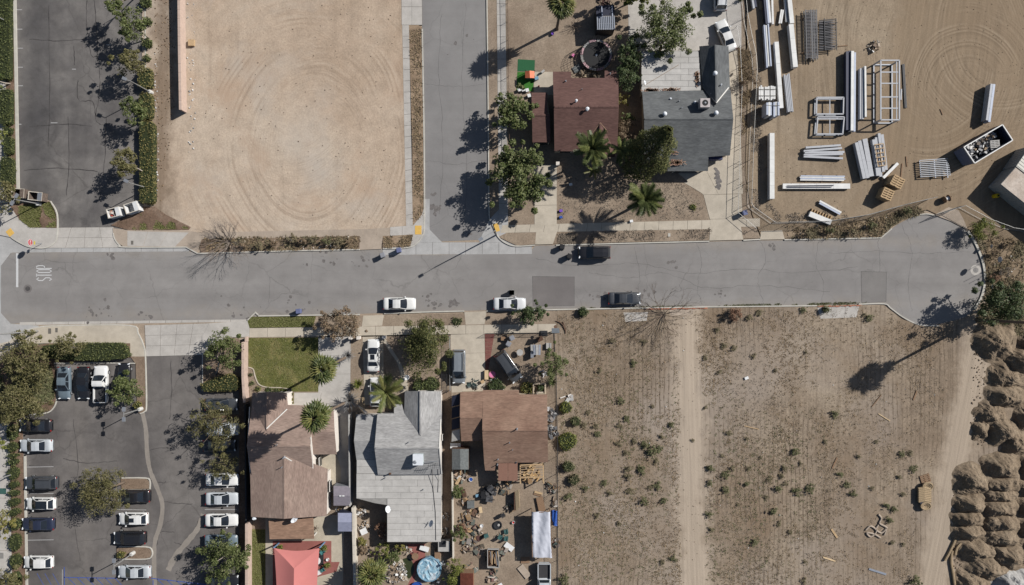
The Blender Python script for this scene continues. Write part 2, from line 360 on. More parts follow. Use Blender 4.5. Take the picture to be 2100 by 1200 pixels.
# patches, repairs, stains
MB().prism(wp([(1092, 567), (1178, 568), (1178, 627), (1093, 628)]), -.01, .005).build('road_patch', M['patch'], ro)
MB().prism(wp([(1766, 557), (1818, 558), (1817, 619), (1767, 621)]), -.01, .0045).build('road_patch', asphalt('patch_light', c(127, 122, 118), c(136, 131, 126), 0), ro)
mb = MB()
for p in ([(1092, 567), (1178, 568), (1178, 627), (1093, 628), (1092, 567)], [(1766, 557), (1818, 558), (1817, 619), (1767, 621), (1766, 557)]):
    ribbon(mb, [tuple(q) for q in cr([Vector(a) for a in p], 1)], .07, .008)
crk = [[(1100, 470+60), (1180, 545), (1300, 540), (1420, 560), (1530, 552), (1640, 560), (1760, 548)], [(1430, 500), (1438, 540), (1430, 590), (1440, 625)], [(1560, 495), (1570, 530), (1555, 575), (1566, 622)], [(1680, 492), (1672, 540), (1690, 580), (1684, 622)],
       [(1800, 492), (1806, 540), (1795, 590)], [(1700, 520), (1800, 515), (1900, 520), (1990, 515)], [(1850, 460), (1870, 520), (1862, 590), (1870, 640)], [(1300, 505), (1312, 560), (1305, 625)], [(1210, 560), (1290, 570), (1360, 560), (1450, 590), (1560, 585), (1700, 600)],
       [(905, 30), (900, 150), (908, 300), (902, 440)], [(955, 5), (948, 180), (958, 330), (950, 480)], [(866, 170), (930, 178), (998, 172)], [(868, 330), (940, 336), (1000, 328)]]
for p in crk:
    q = cr([Vector(a) for a in p], 8); q = [(v.x + rnd.uniform(-2, 2), v.y + rnd.uniform(-2, 2)) for v in q]
    ribbon(mb, q, .035, .003, .5)
mb.build('crack_lines', M['crack_tar'], ro, kind='stuff')
def blots(parent, spots, z=.003):
    mb = MB()
    for x, y, r, k in spots:
        for _ in range(k):
            a = rnd.uniform(0, 6.28); d = r*rnd.random()
            q = W(x + d*math.cos(a)*1.6, y + d*math.sin(a)); rr = rnd.uniform(.05, .3)*(1 if k < 12 else 1.3); n = 7
            z += .00004; mb.add([(q.x, q.y, z)] + [(q.x + rr*rnd.uniform(.5, 1.3)*math.cos(6.28*i/n), q.y + rr*rnd.uniform(.5, 1.3)*math.sin(6.28*i/n), z) for i in range(n)], [(0, 1 + i, 1 + (i + 1) % n) for i in range(n)])
    mb.build('oil_stains', M['stain'], parent, kind='stuff')
blots(ro, [(890, 624, 10, 14), (932, 622, 8, 16), (880, 612, 10, 6), (590, 625, 40, 9), (195, 646, 22, 10), (300, 648, 12, 6), (210, 632, 25, 8), (1320, 605, 22, 14), (1225, 608, 14, 9), (665, 535, 28, 14), (1378, 540, 12, 6), (1585, 505, 6, 5), (1475, 602, 12, 8), (740, 530, 20, 10), (230, 525, 8, 8), (480, 640, 40, 8)])
blots(ss, [(890, 400, 5, 10), (892, 425, 7, 16), (893, 440, 4, 6), (935, 90, 60, 5), (960, 478, 6, 3)])
# road paint
MB().prism(wp([(33, 519.5), (37.5, 519.5), (37.5, 589), (33, 589)]), -.01, .008).build('stop_bar', M['white_line'], ro)
def glyph(ch):   # strokes in a 1 x 1 box, x to the right and y up
    return {'S': [[(1, .85), (.5, 1), (0, .85), (0, .6), (1, .4), (1, .15), (.5, 0), (0, .15)]], 'T': [[(0, 1), (1, 1)], [(.5, 1), (.5, 0)]],
            'O': [[(0, .15), (0, .85), (.5, 1), (1, .85), (1, .15), (.5, 0), (0, .15)]], 'P': [[(0, 0), (0, 1), (.75, 1), (1, .85), (1, .6), (.75, .47), (0, .47)]]}[ch]
for i, ch in enumerate('STOP'):
    mb = MB()
    y0 = 575.5 - i*8.3
    for st in glyph(ch):
        ribbon(mb, [(106 - b*31, y0 - a*5.7) for a, b in st], .13, .008)
        mb.v = [(x, y, .008 + 0) for x, y, z in mb.v]
    mb.build('letter', M['white_line'], ro)
MB().lathe(*W(57, 592).to_2d(), [(.62, -.01), (.62, .006)], 20).build('manhole_collar', M['patch'], ro)
MB().lathe(*W(57, 592).to_2d(), [(.36, -.01), (.36, .012), (.33, .014)], 18).build('manhole_cover', pmat('iron', c(84, 80, 78), .7, var=.3), ro)
MB().lathe(*W(2001, 554).to_2d(), [(.78, -.01), (.78, .006)], 22).build('manhole_collar', M['concrete'], ro)
MB().lathe(*W(2001, 554).to_2d(), [(.4, -.01), (.4, .012)], 18).build('manhole_cover', pmat('iron_light', c(128, 124, 120), .7, var=.3), ro)

# ---------------------------------------------------------------- parking lots
lu = sheet('parking_lot', [(30, -90), (300, -90), (300, 420), (292, 470), (118, 470), (118, 440), (104, 412), (36, 392)], .004, M['lot'])
ll = sheet('parking_lot', [(45, 700), (300, 725), (414, 725), (502, 765), (506, 1290), (40, 1290)], .004, M['lot_low'])
mb = MB()
for p in ([(178, 0), (178, 50), (182, 80), (188, 115), (200, 120), (205, 160), (203, 200), (196, 245), (215, 258)], [(152, 95), (153, 133)], [(218, 240), (216, 300), (212, 365)], [(193, 0), (196, 38), (200, 80), (200, 120), (218, 122)], [(160, 165), (161, 205), (190, 208), (196, 240)], [(100, 10), (102, 200), (98, 300)], [(140, 240), (142, 330), (136, 400)], [(60, 80), (120, 84), (180, 80)], [(60, 260), (130, 255), (190, 258)], [(50, 350), (120, 345), (200, 352)]):
    ribbon(mb, [(v.x + rnd.uniform(-1, 1), v.y + rnd.uniform(-1, 1)) for v in cr([Vector(a) for a in p], 6)], .1, .007, .5)
mb.build('crack_lines', M['lot_tar'], lu, kind='stuff')
mb = MB()
for p in ([(300, 925), (330, 918), (350, 920)], [(306, 985), (335, 990), (340, 987)], [(330, 1028), (360, 1032), (395, 1034)], [(410, 1060), (400, 1085), (392, 1110)], [(300, 1150), (320, 1120), (330, 1092), (358, 1092)], [(358, 1112), (385, 1125), (400, 1140)], [(150, 860), (160, 960), (150, 1050), (165, 1150)], [(350, 740), (352, 800), (348, 860)], [(130, 940), (180, 950), (240, 945)], [(60, 955), (100, 957)]):
    ribbon(mb, [(v.x + rnd.uniform(-1, 1), v.y + rnd.uniform(-1, 1)) for v in cr([Vector(a) for a in p], 6)], .08, .007, .5)
mb.build('crack_lines', M['lot_tar'], ll, kind='stuff')
# pale drain channel that winds through the lower lot
mb = MB(); ribbon(mb, [tuple(v) for v in cr([Vector(a) for a in [(292, 846), (299, 880), (302, 930), (308, 965), (322, 1000), (333, 1035), (329, 1075), (318, 1110), (316, 1150), (318, 1210)]], 6)], .62, .0075, .12)
mb.build('drain_channel', M['channel'], ll)
mb = MB(); ribbon(mb, [tuple(v) for v in cr([Vector(a) for a in [(418, 1055), (405, 1085), (385, 1110), (360, 1140), (345, 1170)]], 6)], .8, .0075, .2)
mb.build('drain_channel', M['channel'], ll)
# stall lines
for x0, y0, x1, y1 in [(34, 20, 45, 20), (35, 60, 46, 60), (36, 99, 47, 99), (36, 138, 47, 138), (36, 176, 47, 176), (215, 15, 224, 15), (218, 92, 227, 92), (280, 12, 290, 12), (148, 142, 156, 142), (104, 252, 118, 252), (37, 255, 44, 255)]:
    mb = MB(); ribbon(mb, [(x0, y0), (x1, y1)], .12, .008); mb.build('stall_line', M['worn_line'], lu)
def lines(nm, mat, segs, w=.13, z=.009):
    for a, b in segs:
        mb = MB(); ribbon(mb, [a, b], w, z); mb.build(nm, mat, ll)
lines('blue_parking_line', M['blue_line'], [((130, 1184), (240, 1186)), ((310, 1186), (425, 1199)), ((132, 1163), (132, 1260)), ((314, 1190), (314, 1260))])
lines('blue_parking_line', M['blue_line'], [((x, 1186 + (x - 310)*.11 if x > 310 else 1185), (x + 26, 1212)) for x in list(range(140, 240, 19)) + list(range(322, 420, 20))], .1)
lines('blue_parking_line', M['blue_line'], [((76 + i*16, 1176 + 0*i), (98 + i*16, 1215)) for i in range(3)], .08)
lines('stall_line', M['worn_line'], [((128, 1168), (128, 1200)), ((56, 958), (110, 957)), ((56, 1012), (110, 1012)), ((56, 1108), (110, 1107)), ((240, 1045), (300, 1046)), ((420, 1000), (486, 1000)), ((420, 1045), (486, 1045))], .1)

# ---------------------------------------------------------------- raised lots and yards (top 0.10)
Z = .10
sheet('dirt_lot', [(292, -90), (824, -90), (829, 200), (834, 470), (745, 486), (440, 486), (415, 478), (330, 480), (290, 480), (280, 440), (292, 415)], Z, M['lot_dirt'])
sheet('construction_ground', [(1524, -90), (2400, -90), (2400, 640), (2040, 575), (2018, 500), (1985, 470), (1900, 430), (1828, 466), (1806, 486), (1560, 490), (1540, 440), (1527, 360), (1531, 200)], Z, M['site_dirt'])
sheet('field_ground', [(1142, 637), (1400, 632), (1675, 629), (1812, 626), (1850, 655), (1900, 671), (1990, 650), (2030, 560), (2400, 610), (2400, 1300), (1142, 1300)], Z - .006, M['field_dirt'])
# residential block, lower
sheet('yard_ground', [(506, 690), (1142, 682), (1142, 1300), (500, 1300)], Z, M['yard_dirt'])
sheet('parkway_dirt', [(655, 649), (1142, 638), (1142, 684), (655, 692)], Z, M['yard_dirt'])
# residential block, upper
sheet('yard_ground', [(997, -90), (1530, -90), (1533, 200), (1528, 360), (1542, 440), (1562, 488), (1455, 493), (1098, 501), (1060, 504), (1022, 486), (1012, 462), (1004, 440), (1001, 300)], Z, M['yard_dirt'])
sheet('parkway_dirt', [(838, 40), (865, 56), (869, 300), (870, 455), (862, 490), (842, 505), (785, 508), (785, 484), (846, 470), (846, 300)], Z, M['dry_strip'])
sheet('parkway_dirt', [(405, 486), (745, 482), (745, 512), (620, 513), (413, 519)], Z + .002, M['brown_dirt'])
# planted beds of the left lots
sheet('planting_bed', [(-30, -90), (33, -90), (38, 390), (20, 420), (-30, 420)], Z + 0.0086, M['mulch'])
sheet('planting_bed', [(20, 420), (104, 413), (118, 440), (118, 468), (62, 467), (40, 450)], Z + 0.0092, M['mulch'])
sheet('planting_bed', [(228, 462), (296, 424), (318, 424), (340, 440), (392, 466), (388, 472), (265, 472)], Z + 0.0098, M['mulch'])
sheet('planting_bed', [(15, 735), (30, 716), (100, 704), (270, 703), (270, 733), (110, 746), (118, 780), (118, 815), (106, 842), (60, 850), (0, 880), (-30, 880), (-30, 760)], Z + 0.0104, M['mulch'])
sheet('planting_bed', [(268, 731), (298, 731), (301, 830), (296, 846), (286, 848), (282, 840), (279, 746)], Z + 0.0110, M['brown_dirt'])
sheet('planting_bed', [(416, 690), (470, 690), (503, 700), (506, 800), (416, 802)], Z + 0.0116, M['brown_dirt'])
sheet('planting_bed', [(490, 800), (512, 800), (516, 1290), (492, 1290)], Z + 0.0122, M['mulch'])
sheet('planting_bed', [(420, 852), (494, 850), (494, 856), (420, 858)], Z + 0.0128, M['mulch'])
sheet('planting_bed', [(248, 981), (298, 981), (307, 988), (307, 1002), (250, 1003)], Z + 0.0134, M['brown_dirt'])
sheet('planting_bed', [(240, 1123), (300, 1122), (312, 1130), (310, 1142), (296, 1146), (240, 1145)], Z + 0.0140, M['brown_dirt'])
sheet('planting_bed', [(-30, 860), (46, 860), (48, 930), (55, 1290), (-30, 1290)], Z + 0.0146, M['mulch'])

# ---------------------------------------------------------------- pavements, drives
slabs('pavement', [(-60, -90), (8, -90), (18, 418), (-60, 418)], 2, 9, .12, M['concrete'])
slabs('pavement', [(-60, 860), (20, 860), (28, 1290), (-60, 1290)], 2, 8, .12, M['concrete'])
for q in ((7, 1007, 14, 12), (4, 1139, 9, 12)):
    MB().prism(wp([(q[0] - q[2]/2, q[1] - q[3]/2), (q[0] + q[2]/2, q[1] - q[3]/2), (q[0] + q[2]/2, q[1] + q[3]/2), (q[0] - q[2]/2, q[1] + q[3]/2)]), .1, .128).build('utility_cover', pmat('cover_green' if q[1] < 1100 else 'cover_grey', c(62, 96, 88) if q[1] < 1100 else c(138, 134, 128)), loc=(0, 0, 0), kind='structure')
sheet('corner_pavement', [(-60, 418), (20, 420), (40, 450), (62, 467), (118, 468), (118, 486)] + [tuple(v) for v in cr([Vector(a) for a in [(116, 492), (106, 503), (88, 509), (60, 506), (40, 497), (24, 487)]], 4)] + [(-60, 470)], .121, M['concrete'])
slabs('lot_driveway', [(118, 467), (233, 466), (250, 508), (96, 509)], 4, 2, .06, M['concrete'])
sheet('pavement', [(232, 468), (262, 472), (390, 474), (416, 478), (414, 492), (404, 519), (380, 507), (256, 507), (242, 498), (234, 486)], .118, M['concrete_dusty'])
slabs('pavement', [(262, 474), (388, 477), (360, 506), (262, 505)], 3, 1, .124, M['concrete'])
slabs('pavement', [(415, 477), (745, 470), (745, 484), (415, 491)], 9, 1, .106, M['concrete_dusty'])
slabs('pavement', [(800, 466), (850, 462), (850, 481), (800, 484)], 2, 1, .122, M['concrete'])
slabs('pavement', [(738, 484), (786, 482), (782, 511), (737, 513)], 1, 1, .108, M['concrete_dusty'])
slabs('pavement', [(745, 470), (800, 467), (800, 484), (745, 485)], 2, 1, .112, M['concrete_dusty'])
sheet('corner_ramp', [(848, 462), (866, 440), (870, 424), (870, 455), (866, 484), (855, 498), (842, 505), (847, 482)], .119, M['concrete'])
slabs('pavement', [(823, -60), (865, -60), (866, 52), (824, 52)], 2, 3, .122, M['concrete'])
slabs('pavement', [(825, 52), (839, 52), (847, 462), (833, 465)], 1, 18, .115, M['concrete'])
slabs('pavement', [(1018, -60), (1036, -60), (1042, 440), (1023, 440)], 1, 22, .122, M['concrete'])
sheet('corner_ramp', [(1004, 450), (1023, 430), (1042, 440), (1042, 476), (1022, 486), (1012, 464)], .118, M['concrete_cool'])
slabs('pavement', [(1030, 462), (1468, 451), (1468, 470), (1026, 478)], 15, 1, .123, M['concrete_warm'])
slabs('pavement', [(1502, 449), (1558, 448), (1558, 465), (1502, 466)], 2, 1, .122, M['concrete_warm'])
slabs('pavement', [(1560, 474), (1604, 472), (1609, 491), (1558, 492)], 1, 1, .11, M['concrete_warm'])
sheet('gate_apron', [(1915, 441), (1945, 425), (1965, 432), (1975, 450), (1984, 472), (1950, 454)], .105, M['concrete_dusty'])
# drives of the upper houses
slabs('house_driveway', [(1095, 338), (1142, 338), (1142, 462), (1096, 464)], 1, 3, .125, M['concrete_warm'])
slabs('house_driveway', [(1099, 476), (1143, 474), (1134, 501), (1097, 502)], 1, 1, .112, M['concrete_warm'])
slabs('house_driveway', [(1372, 340), (1504, 320), (1504, 398), (1442, 400)], 2, 1, .125, M['concrete_warm'])
slabs('house_driveway', [(1442, 400), (1520, 398), (1523, 448), (1455, 450)], 1, 1, .1265, M['concrete_warm'])
slabs('house_driveway', [(1456, 450), (1516, 448), (1524, 492), (1454, 494)], 1, 1, .128, M['concrete_warm'])
slabs('side_drive', [(1478, 80), (1512, 100), (1523, 398), (1490, 398)], 1, 5, .1275, M['concrete_warm'])
sheet('back_yard_slab', [(1285, -90), (1520, -90), (1520, 105), (1290, 105)], .115, M['concrete'])
sheet('garden_path', [(1402, 375), (1412, 372), (1430, 378), (1442, 374), (1444, 400), (1425, 388)], .129, M['concrete_warm'])
sheet('house_patio', [(1095, 148), (1136, 148), (1136, 195), (1095, 195)], .116, M['concrete_warm'])
# lower block pavement and drives
sheet('corner_pavement', [(-60, 720), (20, 700)] + [tuple(v) for v in cr([Vector(a) for a in [(20, 700), (40, 683), (80, 671), (120, 668), (265, 667), (284, 684), (296, 712), (300, 731)]], 5)][1:] + [(268, 731), (268, 704), (100, 704), (60, 705), (20, 720), (-60, 760)], .118, M['concrete_warm'])
slabs('lot_driveway', [(297, 667), (430, 663), (415, 728), (300, 731)], 4, 3, .06, M['concrete'])
sheet('pavement', [(415, 690), (430, 663), (508, 658), (512, 672), (512, 691), (470, 692), (416, 728)], .117, M['concrete'])
slabs('pavement', [(512, 673), (1140, 664), (1140, 682), (512, 692)], 17, 1, .122, M['concrete_warm'])
slabs('house_driveway', [(653, 692), (720, 690), (719, 805), (653, 806)], 1, 3, .12, M['concrete'])
slabs('house_driveway', [(603, 805), (716, 805), (706, 834), (603, 836)], 2, 1, .121, M['concrete'])
sheet('side_drive', [(668, 836), (708, 834), (718, 850), (718, 1010), (668, 1010)], .118, M['concrete'])
slabs('drive_apron', [(745, 647), (788, 646), (784, 668), (742, 670)], 1, 1, .112, M['concrete_warm'])
slabs('drive_apron', [(952, 640), (998, 638), (994, 665), (955, 666)], 1, 1, .112, M['concrete_warm'])
sheet('house_driveway', [(744, 691), (786, 690), (788, 830), (748, 830)], .119, M['concrete_warm'])
slabs('house_driveway', [(924, 686), (994, 684), (996, 802), (926, 805)], 1, 3, .12, M['concrete_warm'])
sheet('garden_path', [tuple(v) for v in cr([Vector(a) for a in [(786, 700), (800, 722), (815, 745), (822, 775), (820, 805)]], 4)] + [tuple(v) for v in cr([Vector(a) for a in [(838, 805), (834, 775), (822, 745), (808, 722), (794, 700), (790, 692)]], 4)], .117, M['concrete_warm'])
sheet('house_patio', [(545, 1060), (706, 1055), (704, 1185), (690, 1300), (545, 1300)], .115, M['patio_beige'])
sheet('red_patio', [(560, 1109), (680, 1109), (680, 1152), (697, 1152), (690, 1172), (650, 1183), (650, 1300), (560, 1300)], .121, M['patio_red'])
sheet('side_path', [(644, 930), (690, 930), (700, 960), (698, 1000), (672, 1012), (644, 990)], .1225, M['patio_beige'])
slabs('brick_path', [(994, 685), (1014, 685), (1000, 770), (996, 770)], 3, 10, .11, M['brick_red'], gap=.02, piece='brick')
sheet('alley_ground', [(906, 800), (926, 798), (930, 1130), (906, 1130)], .104, M['brown_dirt'])
slabs('derelict_apron', [(1278, 641), (1329, 640), (1326, 658), (1282, 660)], 1, 1, .109, M['concrete'])
slabs('derelict_apron', [(1675, 630), (1762, 626), (1756, 651), (1682, 654)], 3, 1, .109, M['concrete'])
slabs('utility_pad', [(1372, 632), (1425, 630), (1420, 645), (1375, 648)], 1, 1, .107, M['concrete_dusty'])

st_ = sheet('drive_stain_base', [(1478, 345), (1480, 345), (1480, 346)], .1, M['stain'])
blots(st_, [(1468 + (i*37 % 7) - 1 + i*.25, 347 + i*2.6, 1.6, 5) for i in range(16)], .1332)
# ---------------------------------------------------------------- kerbs
def kerb(pts, k=4, w=.17, z1=.135, smooth=True):
    mb = MB(); wallstrip(mb, [tuple(v) for v in cr([Vector(p) for p in pts], k)] if smooth else pts, w, -.1, z1)
    return mb.build('kerb', M['kerb'], loc=(0, 0, 0), kind='structure')
kerb([(24, 487), (40, 497), (60, 506), (88, 509), (106, 503), (117, 488), (118, 440), (104, 413)])
kerb([(233, 478), (236, 490), (245, 502), (258, 507), (382, 507)]); kerb([(382, 507), (406, 520)], 1); kerb([(406, 520), (620, 514), (738, 512)], 1)
kerb([(786, 510), (836, 508), (855, 499), (866, 484), (870, 460), (870, 300), (866, 60)])
kerb([(998, -60), (1001, 200), (1003, 440), (1005, 455)], 1); kerb([(1010, 460), (1022, 486), (1040, 500), (1060, 505), (1097, 503)])
kerb([(1140, 503), (1250, 500), (1454, 495)], 1); kerb([(1524, 493), (1559, 491)], 1); kerb([(1608, 492), (1806, 488), (1828, 469)], 1)
kerb([(1880, 441), (1900, 439), (1916, 442)]); kerb([(1984, 474), (2001, 502), (2015, 540), (2019, 575), (2012, 608), (1997, 635)], 5, .32, .16)
kerb([(1925, 668), (1885, 666), (1852, 651), (1826, 632), (1812, 623), (1760, 624)]); kerb([(1675, 627), (1400, 630), (1140, 635)], 1); kerb([(952, 638), (870, 640), (788, 643)], 1); kerb([(1140, 635), (998, 638)], 1)
kerb([(738, 645), (530, 648)], 1); kerb([(530, 646), (524, 641), (508, 657)], 1)
kerb([(20, 700), (40, 683), (80, 671), (120, 668), (265, 667), (284, 684), (296, 712), (299, 735), (301, 830), (297, 844), (288, 848)], 4, .15)
kerb([(30, -60), (38, 390)], 1, .42); kerb([(52, 935), (57, 1290)], 1, .32); kerb([(298, -20), (300, 190)], 1, .16)
kerb([(118, 760), (118, 815), (108, 840), (90, 848), (62, 850)]); kerb([(250, 980), (298, 980), (308, 986), (308, 1003)], 3, .15); kerb([(250, 1004), (305, 1004)], 1, .13)
kerb([(245, 1121), (300, 1121), (312, 1128), (312, 1140), (300, 1146), (245, 1146)], 3, .15); kerb([(416, 700), (416, 802)], 1, .14); kerb([(112, 745), (192, 744), (278, 745)], 1, .14)
for q, z, rot in (((858, 472), 14, 0), ((22, 477), 12, 0)):
    MB().box(*W(*q).to_2d(), .13, .95, 1.3 if q[0] > 800 else .9, .02, 0 if q[0] > 800 else -.9).build('tactile_pad', M['yellow_pad'], loc=(0, 0, 0), kind='structure')
MB().box(*W(1018, 467).to_2d(), .125, .8, 1.2, .02, .25).build('tactile_pad', M['yellow_pad'], loc=(0, 0, 0), kind='structure')
for x, y, w, h in ((272, 498, 5, 8), (103, 679, 6, 11), (117, 677, 5, 9), (1372, 482, 5, 7)):
    MB().box(*W(x, y).to_2d(), .115, w/S, h/S, .03).build('utility_cover', pmat('cover', c(112, 106, 98) if x < 1000 else c(190, 184, 172)), loc=(0, 0, 0), kind='structure')
la = sheet('lawn', [(512, 650), (648, 649), (642, 670), (512, 672), (507, 660)], .108, M['lawn_soil'])
lb = sheet('lawn', [(510, 693), (653, 692), (653, 803), (600, 803), (560, 800), (530, 790), (524, 765), (510, 752)], .108, M['lawn_soil'])
lc = sheet('lawn', [(517, 1085), (545, 1085), (546, 1300), (517, 1300)], .106, M['lawn_soil'])
# ---------------------------------------------------------------- houses
def shingle(name, c1, c2, axis, amt=.13):
    m = Mat(name, .92); m.b.inputs['Specular IOR Level'].default_value = .15
    col = m.ramp(m.noise(.35, 6, .6), [(.35, c1), (.65, c2)])
    sc = (.55, 2.6, 2.6) if axis == 'x' else (2.6, .55, 2.6)
    f = m.noise(1.0, 3, .6, vec=m.mapd(sc)); col = m.shade(col, f, 1 - amt, 1 + amt)
    f2 = m.noise(1.0, 2, .6, vec=m.mapd((1.6, 9, 1) if axis == 'x' else (9, 1.6, 1))); col = m.shade(col, f2, .82, 1.15, .35, .65)
    m.bump(f2, .35, .02); return m.done(col)
for nm, a, b, t in (('tan', c(146, 124, 112), c(162, 140, 126), .1), ('pale', c(155, 152, 149), c(171, 168, 164), .13), ('brown', c(134, 106, 90), c(150, 122, 104), .12), ('plum', c(99, 74, 68), c(110, 83, 76), .09), ('slate', c(96, 97, 97), c(111, 112, 111), .13), ('patio', c(146, 116, 96), c(162, 130, 108), .14)):
    M['sh_' + nm + '_x'] = shingle('shingle_' + nm, a, b, 'x', t); M['sh_' + nm + '_y'] = shingle('shingle_' + nm + '_turned', a, b, 'y', t)
M['roll'] = concrete('roof_roll', c(188, 183, 176)); M['roll2'] = concrete('roof_roll_pale', c(192, 187, 180)); M['roll_joint'] = pmat('roof_joint', c(152, 148, 142), .9)
M['wall_white'] = pmat('wall_white', c(226, 216, 204), .85, var=.06); M['wall_beige'] = pmat('wall_beige', c(190, 172, 148), .85, var=.08)
M['wall_brown'] = pmat('wall_brown', c(128, 104, 88), .85); M['wall_grey'] = pmat('wall_grey', c(176, 172, 166), .85)
M['metal_white'] = pmat('metal_white', c(226, 228, 230), .45, .0, .06); M['metal_grey'] = pmat('metal_grey', c(150, 152, 156), .45, .3, .1)
M['metal_dark'] = pmat('metal_dark', c(62, 62, 64), .5, .3, .1); M['galv'] = pmat('galvanised', c(172, 176, 184), .4, .4, .08)
M['black'] = pmat('black_rubber', (.012, .012, .013, 1), .7); M['glass'] = pmat('dark_glass', (.012, .015, .02, 1), .08, spec=.6)
M['wood'] = pmat('bare_wood', c(192, 162, 124), .85, var=.2, scale=9); M['wood_old'] = pmat('weathered_wood', c(140, 112, 88), .9, var=.25, scale=9); M['wood_dark'] = pmat('dark_wood', c(92, 68, 54), .9, var=.25, scale=9)
M['white'] = pmat('white_plastic', c(232, 230, 226), .6, var=.05); M['blue'] = pmat('blue_plastic', c(48, 84, 160), .5); M['red'] = pmat('red_plastic', c(190, 60, 52), .5)
M['fascia'] = pmat('white_trim', c(224, 218, 208), .7, var=.05)

def P3(p): return W(*p)
class House:
    def __init__(s, name, label, at): s.t = thing(name, W(*at), label, 'house')
    def slope(s, pts, mat, th=.14):
        return MB().slabquad([P3(p) for p in pts], th).build('roof_slope', M[mat], s.t)
    def wall(s, poly, z, mat='wall_white', drop=.14):
        q = [W(x, y, z).to_2d() for x, y in poly]
        return MB().prism(q, 0, z - drop).build('wall', M[mat], s.t)
    def gable(s, a, b, t, mat='wall_white', th=.12):
        A, B, T = P3(a), P3(b), P3(t); A.z -= .15; B.z -= .15; T.z -= .15
        n = (B - A).cross(T - A).normalized()*th
        mb = MB(); mb.add([A, B, T, A + n, B + n, T + n], [(0, 1, 2), (5, 4, 3), (0, 3, 4, 1), (1, 4, 5, 2), (2, 5, 3, 0)]); return mb.build('gable_wall', M[mat], s.t)
    def ridge(s, a, b, mat):
        A, B = P3(a), P3(b); L = (B - A).length; k = max(3, int(L/.55)); d = (B - A)/k
        for i in range(k):
            mb = MB(); p = A + d*(i + .02); q = A + d*(i + .98); up = Vector((0, 0, .05 + .012*(i % 2))); sd = d.cross(Vector((0, 0, 1))).normalized()*.16
            mb.add([p - sd + up*.1, p + up, p + sd + up*.1, q - sd + up*.1, q + up, q + sd + up*.1], [(0, 1, 4, 3), (1, 2, 5, 4)]); mb.build('ridge_tile', M[mat], s.t)
    def trim(s, a, b, w=.14, h=.1, mat='fascia', dz=.03):
        A, B = P3(a), P3(b); A.z += dz; B.z += dz; MB().beam(A, B, w, h).build('valley_flashing' if dz > 0 else 'fascia_board', M[mat], s.t)
    def pipe(s, px, py, z, h=.45, r=.06, mat='metal_grey', hat=False):
        p = W(px, py, z); mb = MB(); mb.lathe(p.x, p.y, [(r*2, z - .15), (r*1.6, z + .05), (r, z + .1), (r, z + h)], 8)
        if hat: mb.lathe(p.x, p.y, [(r, z + h - .1), (r*2.2, z + h), (r*2.2, z + h + .06), (r*.4, z + h + .16)], 8)
        return mb.build('vent_pipe', M[mat], s.t)
    def turbine(s, px, py, z):
        p = W(px, py, z); o = MB().lathe(p.x, p.y, [(.2, z - .15), (.16, z + .15), (.22, z + .2)], 12).build('turbine_vent', M['metal_white'], s.t)
        mb = MB(); mb.lathe(p.x, p.y, [(.18, z + .2), (.3, z + .3), (.33, z + .42), (.27, z + .55), (.1, z + .64)], 16); mb.build('vent_head', M['metal_white'], o, smooth=True)
    def dish(s, px, py, z, az=2.4, r=.38, mat='metal_white'):
        p = W(px, py, z); o = MB().tube([p - Vector((0, 0, .3)), p + Vector((0, 0, .5))], .03, 6).build('dish_mast', M['metal_grey'], s.t)
        mb = MB(); Mx = Matrix.Translation(p + Vector((0, 0, .6))) @ Matrix.Rotation(az, 4, 'Z') @ Matrix.Rotation(R(52), 4, 'Y')
        n = 16; vs = [Mx @ Vector((0, 0, -.1))]
        for k, (rr, zz) in enumerate(((.5, -.06), (1, .02))): vs += [Mx @ Vector((r*rr*math.cos(6.283*i/n), r*1.1*rr*math.sin(6.283*i/n), zz)) for i in range(n)]
        mb.add(vs, [(0, 1 + i, 1 + (i + 1) % n) for i in range(n)] + [(1 + i, 1 + n + i, 1 + n + (i + 1) % n, 1 + (i + 1) % n) for i in range(n)]); mb.build('dish_bowl', M[mat], o, smooth=True)
        MB().beam(Mx @ Vector((0, 0, -.1)), Mx @ Vector((.3, 0, .38)), .03, .03).build('dish_arm', M['metal_grey'], o)
    def window(s, px, py, z0, w, h, ang, zref=2.6):     # glazed opening in a wall, centre at a pixel at height zref
        p = W(px, py, zref); o = MB().box(p.x, p.y, z0 + h/2, w + .12, .1, h + .12, ang).build('window', M['fascia'], s.t)
        MB().box(p.x, p.y, z0 + h/2, w, .13, h, ang).build('window_pane', M['glass'], o)
def sheets(H, rows, mat, z):          # rolled roofing laid in overlapping lengths
    for i, (y0, y1, cuts) in enumerate(rows):
        for j in range(len(cuts) - 1):
            a, b = cuts[j], cuts[j + 1]; zz = z + .012*(i % 2) + .006*(j % 2)
            q = [W(a + .2, y0, zz), W(b - .2, y0, zz), W(b - .2, y1 - .45, zz), W(a + .2, y1 - .45, zz)]
            MB().prism([p.to_2d() for p in q], z - .05, zz).build('roofing_sheet', M[mat if (i*7 + j*3) % 4 else 'roll2'], H.t)

